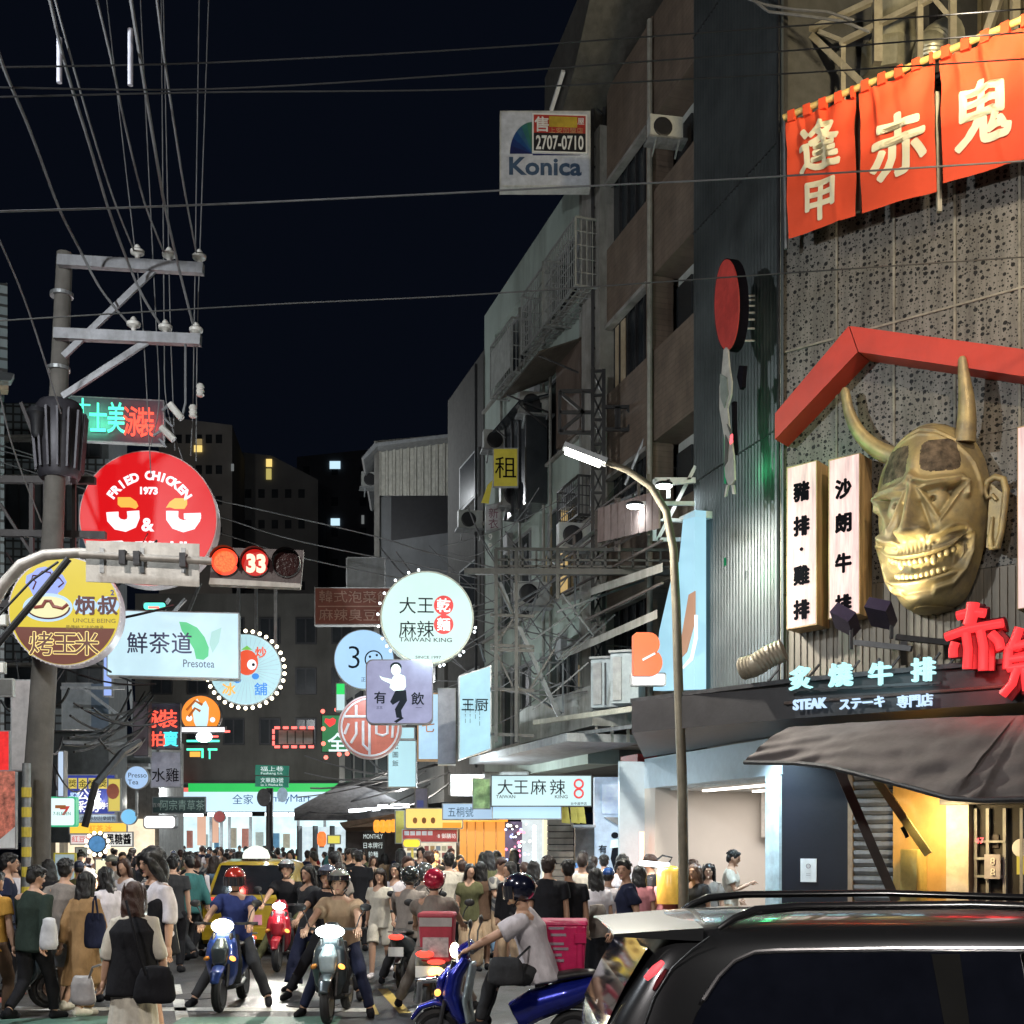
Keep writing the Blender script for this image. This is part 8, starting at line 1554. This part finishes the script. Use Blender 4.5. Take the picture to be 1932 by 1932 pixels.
a_ = RD(806, 17.1, -8, 'pillion rider with a grey helmet in a light jacket left of the delivery rider', 'grey', 'beige', (.09, .1, .1), hair='helmet', H=1.74, top='jacket')
# delivery boxes
def dbox(label, x0, y0, x1, y1, d, rz, m, dep=.42, m2=None):
    w = (x1-x0)/F*d/ (abs(math.cos(R(rz)))+.5*abs(math.sin(R(rz)))); h = (y1-y0)/F*d; f = Fr(P((x0+x1)/2, y1, d), R(rz)); t = E('delivery_box', f.o, label, 'box', 'insulated delivery boxes on scooters'); b_ = MB()
    b_.hexa([f.pt(-w/2+.03, 0, 0), f.pt(w/2-.03, 0, 0), f.pt(w/2-.03, 0, -dep), f.pt(-w/2+.03, 0, -dep)], [f.pt(-w/2, h*.93, .01), f.pt(w/2, h*.93, .01), f.pt(w/2, h*.93, -dep-.01), f.pt(-w/2, h*.93, -dep-.01)])
    me = b_.build('box_body', m, t); mo_ = me.modifiers.new('b', 'BEVEL'); mo_.width = .03; mo_.segments = 3
    b_ = MB(); b_.hexa([f.pt(-w/2-.01, h*.9, .02), f.pt(w/2+.01, h*.9, .02), f.pt(w/2+.01, h*.9, -dep-.02), f.pt(-w/2-.01, h*.9, -dep-.02)], [f.pt(-w/2, h, 0), f.pt(w/2, h, 0), f.pt(w/2, h, -dep), f.pt(-w/2, h, -dep)]); lid = b_.build('lid', m, t); mo_ = lid.modifiers.new('b', 'BEVEL'); mo_.width = .015
    return t, f, w, h
pk = mat('pink_vinyl', (.56, .02, .11), .32, var=.25, scale=3, bump=.9, bscale=7)
t, f, w, h = dbox('hot pink insulated delivery box strapped behind the rider in the white shirt', 1011, 1737, 1109, 1842, 11.0, -4, pk)
for u in (-.14, .16): MB().fbox(f, u-.02, -.12, u+.02, h*.9, .0, .02).build('strap', pk, t)
sil = mat('reflective_print', (.7, .55, .65), .2, .6); 
for j, (u0, u1, v) in enumerate(((-.16, .02, .84), (-.1, .04, .72), (-.14, .02, .56), (-.08, .06, .47), (-.12, .0, .36), (-.14, .02, .26))): MB().fbox(f, u0, h*v, u1, h*v+.025, .004, .012).build('reflective_mark', sil, t)
MB().fbox(f, .12, h*.6, .22, h*.78, .0, .03).build('pocket', pk, t)
rdm = mat('dark_pink_red', (.4, .03, .06), .5); gy = mat('grey_reflective', (.38, .35, .36), .5)
t, f, w, h = dbox('red and grey delivery box behind the grey tee rider in the red helmet', 787, 1722, 857, 1815, 13.3, -4, rdm, .3)
MB().fbox(f, -w*.46, h*.72, w*.46, h*.9, .005, .02).build('grey_band', gy, t); MB().fbox(f, -w*.36, h*.1, w*.36, h*.5, .005, .018).build('pale_patch', mat('pale_patch', (.5, .42, .44), .5, var=.5, scale=14), t)
# tail lamps of the delivery scooter
t = E('tail_lamp_cluster', P(823, 1845, 13.2), 'glowing amber and red lamp cluster under the red and grey delivery box', 'lamp'); MB().ell(P(823, 1834, 13.2), (.09, .04, .06), nu=14).build('amber_lamp', glow('amber_lamp', (1., .6, .15), 5), t, True); MB().ell(P(823, 1815, 13.25), (.1, .04, .03), nu=14).build('red_lamp', glow('tail_red2', (1, .06, .04), 2.5), t, True); MB().ell(P(852, 1835, 13.3), (.04, .03, .05)).build('side_lamp', glow('amber_lamp2', (1., .8, .4), 4), t, True); MB().tube([P(788, 1890, 13.3), P(792, 1850, 13.2), P(823, 1846, 13.15), P(850, 1856, 13.2), P(850, 1890, 13.3)], .05, 10).build('chrome_guard', m_chrome, t, True)
# ---------------------------------------------------------------- crowd copies
random.seed(42)
ARCH = []
for i, kw in enumerate((dict(hair='short', pose='stand'), dict(hair='short', pose='walk', top='long'), dict(hair='long', female=True, bot='wide'), dict(hair='bob', female=True, pose='walk2', bot='skirt'), dict(hair='short', pose='phone', bot='shorts'), dict(hair='mid', female=True, top='jacket'), dict(hair='cap', pose='walk2'), dict(hair='bun', female=True, top='dress', bot=None), dict(hair='short', top='jacket', fat=1.1, yaw=30), dict(hair='long', female=True, yaw=-40, top='long'))):
    ARCH.append((person_mesh('c', vox=.026, fingers=False, far=True, shoes=True, **kw), kw))
hairn = dict(short='short hair', long='long hair', bob='a bob', mid='shoulder-length hair', cap='a cap', bun='a hair bun')
TOPS = ['black', 'black', 'black', 'charcoal', 'charcoal', 'white', 'white', 'white', 'grey', 'navy', 'cream', 'denim', 'teal', 'beige', 'black', 'yellow', 'black', 'white', 'olive', 'darkred', 'striped', 'checked', 'two-tone']
BOTS = ['black', 'navy', 'charcoal', 'grey', 'denim', 'beige', 'olive']
def zone(x): return 'below the lottery sign' if x < 230 else 'below the light globes' if x < 330 else 'left of the taxi' if x < 430 else 'before the convenience store' if x < 600 else 'before the dark stall' if x < 760 else 'below the amber sign' if x < 870 else 'before the orange doors' if x < 960 else 'under the noodle board'
def zd(d): return 'front row' if d < 24 else 'middle row' if d < 33 else 'far row'
used = {}; LB = {}
def crowd(x, d, z=0):
    i = random.randrange(len(ARCH)); parts, kw = ARCH[i]; top = random.choice(TOPS); bot = random.choice(BOTS); hc_ = random.choice(['black', 'black', 'dark', 'black', 'brown']); H = random.uniform(.93, 1.06)
    back = random.random() < .62; rz = (random.gauss(17, 35) if back else random.gauss(190, 35))
    gar = {'tee': 'tee', 'long': 'long-sleeved top', 'jacket': 'jacket', 'dress': 'dress'}[kw.get('top', 'tee')]
    lab = 'person with %s%s, %s %s, %s %s' % ({'black': 'black ', 'dark': 'dark ', 'brown': 'brown '}[hc_] if kw['hair'] != 'cap' else '', hairn[kw['hair']] if kw['hair'] not in ('bob', 'cap') else {'bob': 'bobbed hair', 'cap': 'a cap'}[kw['hair']], {'darkred': 'dark red', 'denim': 'denim blue'}.get(top, top), gar, zd(d), zone(x))
    t = E('person', (0, 0, 0), lab, 'person', 'people of the street crowd'); dress_up(t, parts, top, bot, hc_, 'black', (.05, .06, .1)); place(t, x, d, rz, z); t.scale = (H, H, H); used[lab] = used.get(lab, 0)+1
    LB.setdefault(lab, []).append((x, t))
pts = []
def free(x, d): return all((abs(x-a)/F*min(d, b) > .32 or abs(d-b) > .45) for a, b in pts)
n = 0
for dmin, dmax, cnt in ((19.5, 25, 17), (25, 33, 38), (33, 46, 50), (46, 58, 32)):
    k = 0; tries = 0
    while k < cnt and tries < 4000:
        tries += 1; d = random.uniform(dmin, dmax); lo_ = 966+(-2.5-.307*d+1.2)/d*F; hi_ = 966+(9.4-.307*d-1.4)/d*F; x = random.uniform(max(lo_, 5), min(hi_, 1190))
        if d < 25 and 370 < x < 590: continue
        if d < 23 and x < 300 and x > 60 and random.random() < .4: continue
        if not free(x, d): continue
        pts.append((x, d)); crowd(x, d); k += 1
for x, d in ((886, 18.6), (872, 20.2), (925, 20.5), (965, 17.6), (992, 19.2), (942, 18.8), (1010, 17.9), (640, 18.8), (768, 19), (95, 17.4), (150, 18.6), (238, 17.6), (30, 18.8), (1098, 17.6), (1112, 19), (1170, 18.6), (1232, 17.4)): crowd(x, d)
for lab, q in LB.items():
    q.sort(key=lambda a: a[0]); nn = len(q)
    if nn > 1:
        for i, (x, t) in enumerate(q): t['label'] = (('leftmost', 'rightmost')[i] if nn == 2 else ['leftmost', 'second', 'third', 'fourth', 'fifth'][i] if i < 5 else 'last')+' '+lab
# ---------------------------------------------------------------- vehicles
tx = E('taxi', P(470, 1590, 20.8), 'yellow taxi seen from behind with a glowing white roof lamp', 'taxi'); tx.location.z = 0; WM[tx.name] = Matrix.Translation(tx.location); f = Fr(V(tx.location.x, 20.8, 0), R(3)); ty = mat('taxi_yellow', (.42, .29, .02), .3, bump=0, coat=.6)
def section(b_, st, m=0):     # st: list of (w, halfwidths/heights ring) along depth
    n = len(st[0][1]); vs = [f.pt(u, v, -w) for w, ring in st for u, v in ring]; b_.add(vs, [(i*n+j, i*n+(j+1) % n, (i+1)*n+(j+1) % n, (i+1)*n+j) for i in range(len(st)-1) for j in range(n)]+[tuple(range(n-1, -1, -1)), tuple((len(st)-1)*n+j for j in range(n))])
def ring(hw1, hw2, z0, z1, z2, tw): return [(-hw1, z0), (hw1, z0), (hw1+.03, z0+.25), (hw2, z1), (tw, z2-.05), (tw-.12, z2), (-tw+.12, z2), (-tw, z2-.05), (-hw2, z1), (-hw1-.03, z0+.25)]
b_ = MB(); section(b_, [(-.02, ring(.74, .78, .32, .9, 1.0, .7)), (.1, ring(.8, .83, .25, .98, 1.05, .74)), (.14, ring(.8, .84, .22, 1.0, 1.1, .74)), (.5, ring(.82, .84, .22, 1.0, 1.62, .6)), (1.2, ring(.83, .85, .22, 1.0, 1.66, .62)), (2.6, ring(.83, .85, .22, .98, 1.62, .6)), (3.2, ring(.83, .84, .22, .95, 1.05, .7)), (4.2, ring(.78, .78, .25, .8, .9, .65))]); b_.build('body', ty, tx, 30)
MB().poly([f.pt(u, v, w) for u, v, w in ((-.66, 1.06, -.1), (.66, 1.06, -.1), (.55, 1.56, -.43), (-.55, 1.56, -.43))], (f.n+V(0, 0, .6)).normalized(), .03).build('rear_window', m_glassd, tx)
for s in (-1, 1): MB().fbox(f, s*.62-.12, .86, s*.62+.12, 1.02, -.08, .03).build('tail_light', glow('taxi_tail', (1, .05, .03), 1.6), tx); MB().lathe(f.pt(s*.72, .31, -.75), [(.3, -.1), (.31, 0), (.3, .1)], f.r, 20).build('tyre', m_blackrub, tx, True)
MB().fbox(f, -.22, .55, .22, .72, .0, .035).build('licence_plate', mat('plate_pink', (.5, .22, .28), .5, em=.3, emc=(.8, .25, .35)), tx); MB().fbox(f, -.78, .3, .78, .5, .0, .07).build('bumper', ty, tx)
c_ = f.pt(-.02, 1.66, -.9); rl = MB(); rl.lathe(c_, [(.24, 0), (.24, .06), (.2, .16), (.1, .22), (.02, .24)], n=24); rl.build('roof_lamp', glow('taxi_lamp', (.9, .95, .85), .95), tx, True); MB().lathe(c_-V(0, 0, .02), [(.26, 0), (.26, .03)], n=24).build('lamp_base', m_chrome, tx, True)
# SUV across the lower right corner
sv = E('suv', (2.7, 5.9, 0), 'dark grey SUV filling the lower right corner, its rear spoiler to the left', 'car'); WM[sv.name] = Matrix.Translation((2.7, 5.9, 0)); YN, YF = 5.0, 6.85; YC = (YN+YF)/2
m_suv = mat('dark_grey_metallic', (.04, .041, .045), .27, .75, scale=3, var=.05, bump=0, coat=1.)
# stations along x: (x, belt half width, belt z, roof half width, shoulder z, roof edge z, roof crown z)
ST = [(.36, .78, .98, .70, 1.02, 1.04, 1.05), (.42, .84, 1.02, .74, 1.14, 1.20, 1.21), (.52, .87, 1.05, .74, 1.28, 1.34, 1.36), (.62, .89, 1.06, .73, 1.40, 1.50, 1.54), (.72, .90, 1.06, .72, 1.46, 1.57, 1.61), (.95, .915, 1.06, .71, 1.49, 1.59, 1.63), (1.3, .925, 1.05, .70, 1.51, 1.60, 1.645), (2.0, .925, 1.03, .70, 1.52, 1.60, 1.65), (3.0, .925, 1.0, .69, 1.49, 1.57, 1.62), (3.6, .92, .99, .66, 1.36, 1.42, 1.46), (4.1, .91, .98, .7, 1.04, 1.06, 1.1), (4.9, .86, .9, .66, .92, .95, .98)]
def sring(s):
    x, bw, bz, rw, sz, rz_, cz = s; q = [(.70*bw/.92+.1, .25), (bw-.02, .45), (bw, .75), (bw-.01, bz), (bw-(bw-rw)*.5, (bz+sz)/2+.005), (rw+.02, sz), (rw-.06, rz_), (rw-.25, rz_+(cz-rz_)*.7), (0, cz)]
    return [V(x, YC-a, z) for a, z in q]+[V(x, YC+a, z) for a, z in q[-2::-1]]
rs = [sring(s) for s in ST]; n = len(rs[0]); b_ = MB(); b_.add([p_ for r_ in rs for p_ in r_], [(i*n+j, i*n+j+1, (i+1)*n+j+1, (i+1)*n+j) for i in range(len(rs)-1) for j in range(n-1)]+[tuple(range(n)), tuple((len(rs)-1)*n+j for j in range(n))])
me = b_.mesh('body', [m_suv], WM[sv.name].inverted()); fix(me); o = link('body', me, sv); md = o.modifiers.new('s', 'SUBSURF'); md.levels = 2; md.render_levels = 2; me.polygons.foreach_set('use_smooth', [True]*len(me.polygons))
def side(x, z):    # near side surface y at (x, z)
    s = np.interp(x, [a[0] for a in ST], range(len(ST))); i = int(min(s, len(ST)-2)); fr_2 = s-i; a = [ST[i][k]+(ST[i+1][k]-ST[i][k])*fr_2 for k in range(7)]; t_ = max(0, min(1, (z-a[2])/(a[4]-a[2]))); return YC-(a[1]-.01+(a[3]+.02-a[1]+.01)*t_)
def spanel(out, nm, m, off=.012, par=None, sub=10):
    c0 = V(sum(p_[0] for p_ in out)/len(out), 0, sum(p_[1] for p_ in out)/len(out)); b2 = MB(); n_ = len(out); vs = []
    for k in range(sub+1):
        for x, z in out: xx = c0.x+(x-c0.x)*k/sub; zz = c0.z+(z-c0.z)*k/sub; vs.append(V(xx, side(xx, zz)-off, zz))
    b2.add(vs, [(k*n_+i, k*n_+(i+1) % n_, (k+1)*n_+(i+1) % n_, (k+1)*n_+i) for k in range(sub) for i in range(n_)]); return b2.build(nm, m, par or sv, True)
wo = [(.70, 1.09), (.78, 1.25), (.86, 1.36), (.93, 1.43), (1.02, 1.472), (1.12, 1.478), (1.6, 1.485), (2.16, 1.485), (2.16, 1.08), (1.5, 1.085), (1.0, 1.09)]
m_sg = mat('suv_glass', (.006, .007, .012), .04, bump=0, spec=.7)
spanel(wo, 'side_window', m_sg); spanel([(1.78, 1.478), (1.90, 1.478), (1.90, 1.09), (1.80, 1.09)], 'inner_pillar', mat('window_pillar', (.006, .006, .006), .7, bump=0, spec=.1), .014)
b_ = MB(); sm_ = [(1.0, 1.55), (.93, 1.50), (.84, 1.42), (.76, 1.30), (.70, 1.15), (.66, 1.0)]; b_.tube([V(x-.16, side(x-.16, z)-.004, z) for x, z in sm_], .004, 5); b_.build('hatch_seam', m_black, sv, True)
spanel([(2.24, 1.48), (2.9, 1.47), (3.5, 1.3), (3.8, 1.09), (2.24, 1.07)], 'front_window', m_sg)
b_ = MB(); tr = [(.80, 1.29), (.87, 1.385), (.94, 1.45), (1.03, 1.487), (1.12, 1.493), (1.6, 1.5), (2.2, 1.5), (2.9, 1.485), (3.5, 1.32)]; b_.tube([V(x, side(x, z)-.016, z) for x, z in tr], .009, 6); b_.build('window_trim', mat('satin_chrome', (.5, .48, .5), .25, 1., bump=0), sv, True)
b_ = MB(); b_.bar(V(.98, YN+.34, 0), V(0, 0, 0), .01) if 0 else None
for s, nm in ((-1, 0), (1, 1)):
    yy = YC+s*.62; MB().tube([V(.90, yy, 1.575), V(.97, yy, 1.62), V(1.06, yy, 1.655), V(1.25, yy, 1.672), (2.0, yy, 1.68), (2.9, yy, 1.65), (3.1, yy, 1.59)], [(.02, .015), (.022, .02), (.024, .022), (.024, .02), (.024, .02), (.024, .02), (.02, .015)], 10, V(0, 1, 0)).build('roof_rail', mat('black_gloss_rail', (.012, .012, .014), .2, bump=0), sv, True)
def spf(u, v):
    y = YC+(-1+2*u)*.70*(1-.06*v); x = .82-.38*v; z = 1.605-.03*v-.02*abs(2*u-1)**3; return V(x, y, z)
b_ = MB(); nu_, nv_ = 20, 8; A_ = [spf(i/nu_, j/nv_) for j in range(nv_+1) for i in range(nu_+1)]; B_ = [p_-V(0, 0, .012+.045*(1-j/nv_)) for j in range(nv_+1) for p_ in A_[j*(nu_+1):(j+1)*(nu_+1)]]; N_ = len(A_)
fs = [(j*(nu_+1)+i, j*(nu_+1)+i+1, (j+1)*(nu_+1)+i+1, (j+1)*(nu_+1)+i) for j in range(nv_) for i in range(nu_)]; fs += [tuple(N_+k for k in f_[::-1]) for f_ in fs]
for j in (0, nv_): fs += [(j*(nu_+1)+i, j*(nu_+1)+i+1, N_+j*(nu_+1)+i+1, N_+j*(nu_+1)+i) for i in range(nu_)]
for i in (0, nu_): fs += [(j*(nu_+1)+i, (j+1)*(nu_+1)+i, N_+(j+1)*(nu_+1)+i, N_+j*(nu_+1)+i) for j in range(nv_)]
b_.add(A_+B_, fs); b_.build('rear_spoiler', mat('spoiler_paint', (.02, .021, .024), .42, .2, var=.05, bump=0), sv, 50); MB().bar(V(.46, YC-.2, 1.56), V(.46, YC+.2, 1.56), .02).build('brake_lamp', mat('dark_red_lens', (.25, .01, .015), .15), sv)
b_ = MB(); G_ = [(.60, 1.50), (.50, 1.33), (.405, 1.13)]; vs = [V(x-.015, YC+s*w_, z) for x, z in G_ for s, w_ in ((-1, .66), (1, .66))]; b_.add(vs, [(0, 1, 3, 2), (2, 3, 5, 4)]); b_.build('rear_window', m_sg, sv)
for s in (-1, 1): MB().tube([V(.44, YC+s*.74, 1.10), V(.47, YC+s*.80, 1.0), V(.42, YC+s*.80, .85)], [.03, .06, .04], 10).build('tail_light', mat('tail_red_glass', (.3, .01, .015), .12, em=.2), sv, True)
for x in (1.15, 3.95):
    for s in (-1, 1): MB().lathe((x, YC+s*.82, .36), [(.34, -.1), (.36, -.08), (.36, .08), (.34, .1)], (0, 1, 0), 30).build('tyre', m_blackrub, sv, True)
MB().tube([P(1250, 1815, 5.16), P(1236, 1829, 5.14), P(1219, 1846, 5.12)], [.012, .02, .014], 8).build('corner_strip', glow('corner_strip_red', (1., .1, .12), 1.1), sv, True)  # thin glowing red strip along the rear corner
b_ = MB(); b_.tube([V(2.2, YN+.035+.0, 1.06), V(2.2, YN+.17, 1.5)], .018, 6); b_.build('door_pillar', m_black, sv)

# ================================================================ light that the big lit signs and the shop fronts throw on the street
def plight(p, power, col, name='sign_spill'):
    l = bpy.data.lights.new(name, 'POINT'); l.energy = power; l.color = col; l.shadow_soft_size = .05; o = bpy.data.objects.new(name, l); COL.objects.link(o); o.location = p
for x, y, d, w, c_ in ((280, 978, 19.3, 60, (1, .08, .06)), (122, 1153, 16.4, 30, (1, .8, .3)), (325, 1213, 20.2, 90, (.7, .9, 1)), (463, 1263, 21.2, 70, (.8, .95, 1)), (806, 1165, 21.2, 130, (.8, 1, .97)), (687, 1244, 23.3, 60, (.6, .8, 1)), (753, 1305, 19.8, 45, (.7, .7, 1)),
                       (896, 1350, 20.7, 90, (.6, .9, 1)), (760, 1440, 24.2, 60, (.7, .95, 1)), (1020, 1492, 21.7, 110, (.75, .95, 1)), (820, 1545, 26, 90, (1, .75, .35)), (380, 1380, 25, 60, (1, .7, .5)), (170, 1500, 28.5, 90, (.8, .8, 1)), (210, 1585, 24, 80, (1, .9, .7)), (640, 1385, 27, 30, (.3, 1, .4)), (1290, 1150, 18.5, 60, (.7, .9, 1))):
    plight(P(x, y+62, d-.9), w*.5, c_)
for i, (x, z, d) in enumerate(((740, 4.2, 36), (640, 4.2, 46), (560, 5, 56), (330, 5, 50), (250, 4.2, 38), (880, 4.3, 27), (180, 4, 30))):
    plight(P(x, HY, d)+V(0, 0, z-1-CH), 300, ((1, .96, .88), (.86, .96, 1.))[i % 2], 'shop_front_fill')  # bare point lights added before the shops to brighten crowd and street
# lit fronts between the crowd and the signs
t = E('snack_shop', FR.pt(uR(815), 0), 'bright snack shop front under the amber sign', 'shop'); fo2 = Fr(P(815, 1590, 30), R(5))
rF(762, 1590, 866, 1680, 'interior', glow('snack_interior', (.95, .85, .65), .85, var=.9, scale=3), -.6, -.4, t, fo2); rF(862, 1588, 868, 1680, 'pier', m_conc, -.4, .1, t, fo2)
for i in range(8):
    for j in range(3): rF(768+i*11, 1596+j*13, 776+i*11, 1605+j*13, 'shelf_item', mat('item_%d' % ((i+j) % 4), ((.5, .3, .1), (.2, .25, .3), (.5, .45, .3), (.4, .1, .08))[(i+j) % 4], .5), -.4, -.2, t, fo2)
t = E('corner_shop', P(650, 1650, 44), 'white lit shop front at the far end right of the convenience store', 'shop'); fo3 = Fr(P(650, 1590, 44), R(-10))
rF(560, 1560, 655, 1640, 'interior', glow('corner_interior', (.75, .9, .95), .8, var=.9, scale=2), -.6, -.4, t, fo3)
for x in (560, 590, 622, 652): rF(x, 1558, x+3, 1640, 'mullion', m_dsteel, -.4, .0, t, fo3)
# more clutter on the right walls
for x, y, w, lab in ((1010, 760, .3, 'air conditioner between the glazed bay and the awning of the green building'), (1088, 1010, .5, 'air conditioner under the lit window of the green building'), (940, 830, .3, 'air conditioner at the far end of the green building above the rental sign'), (890, 980, .3, 'air conditioner on the dark building beyond the green one')): ac_unit(FR.at(x, y, w), FRs, lab, .85)
t = E('wall_pipes', FR.pt(uR(1000), 4), 'grey drain and gas pipes climbing the green building', 'pipe')
for x, z0, z1 in ((985, 4, 15), (1043, 4, 13), (1101, 4, 16), (950, 5, 14), (1030, 6, 15.3)): MB().tube([FR.pt(uR(x), z0, .06), FR.pt(uR(x), z1, .06)], .035, 8).build('pipe', mat('pvc_pipe', (.24, .24, .22), .5), t, True)
for x, z in ((960, 9.2), (1010, 12.2), (1070, 9.2), (1060, 6)): MB().fbox(FR, uR(x), z, uR(x)+.35, z+.5, 0, .15).build('meter_box', m_grey, t)
t = E('curtain_window', FR.pt(uR(1155), 11), 'dimly lit curtained window in the brown building', 'window'); MB().fbox(FR, uR(1150), 10.95, uR(1168), 12.2, -.14, -.12).build('curtain', mat('dim_curtain', (.25, .22, .17), .9, em=.06, emc=(.8, .6, .35)), t)

t = E('lit_windows', FR.pt(uR(1000), 7), 'two dim warm windows low on the green building behind the catwalk', 'window')
for x, z in ((1000, 7.5), (1078, 4.6)): MB().fbox(FR, uR(x), z, uR(x)+.7, z+1.2, -.18, -.165).build('lit_pane', glow('dim_warm_room', (.55, .38, .18), .4, var=.8, scale=3), t)
plight(P(700, 1590, 66)+V(0, 0, 9), 900, (.9, .95, 1.), 'far_fill_light'); plight(P(330, 1590, 70)+V(0, 0, 13), 900, (1., .93, .85), 'far_fill_light')  # bare point lights without fittings, added to lift the far buildings
plight(P(640, 1590, 38)+V(0, 0, 11), 700, (.92, .97, 1.), 'far_fill_light')
plight(P(500, 1590, 52)+V(0, 0, 7), 500, (.95, .98, 1.), 'far_fill_light'); plight(P(150, 1590, 28)+V(0, 0, 4.6), 120, (.95, .97, 1.), 'shop_front_fill')
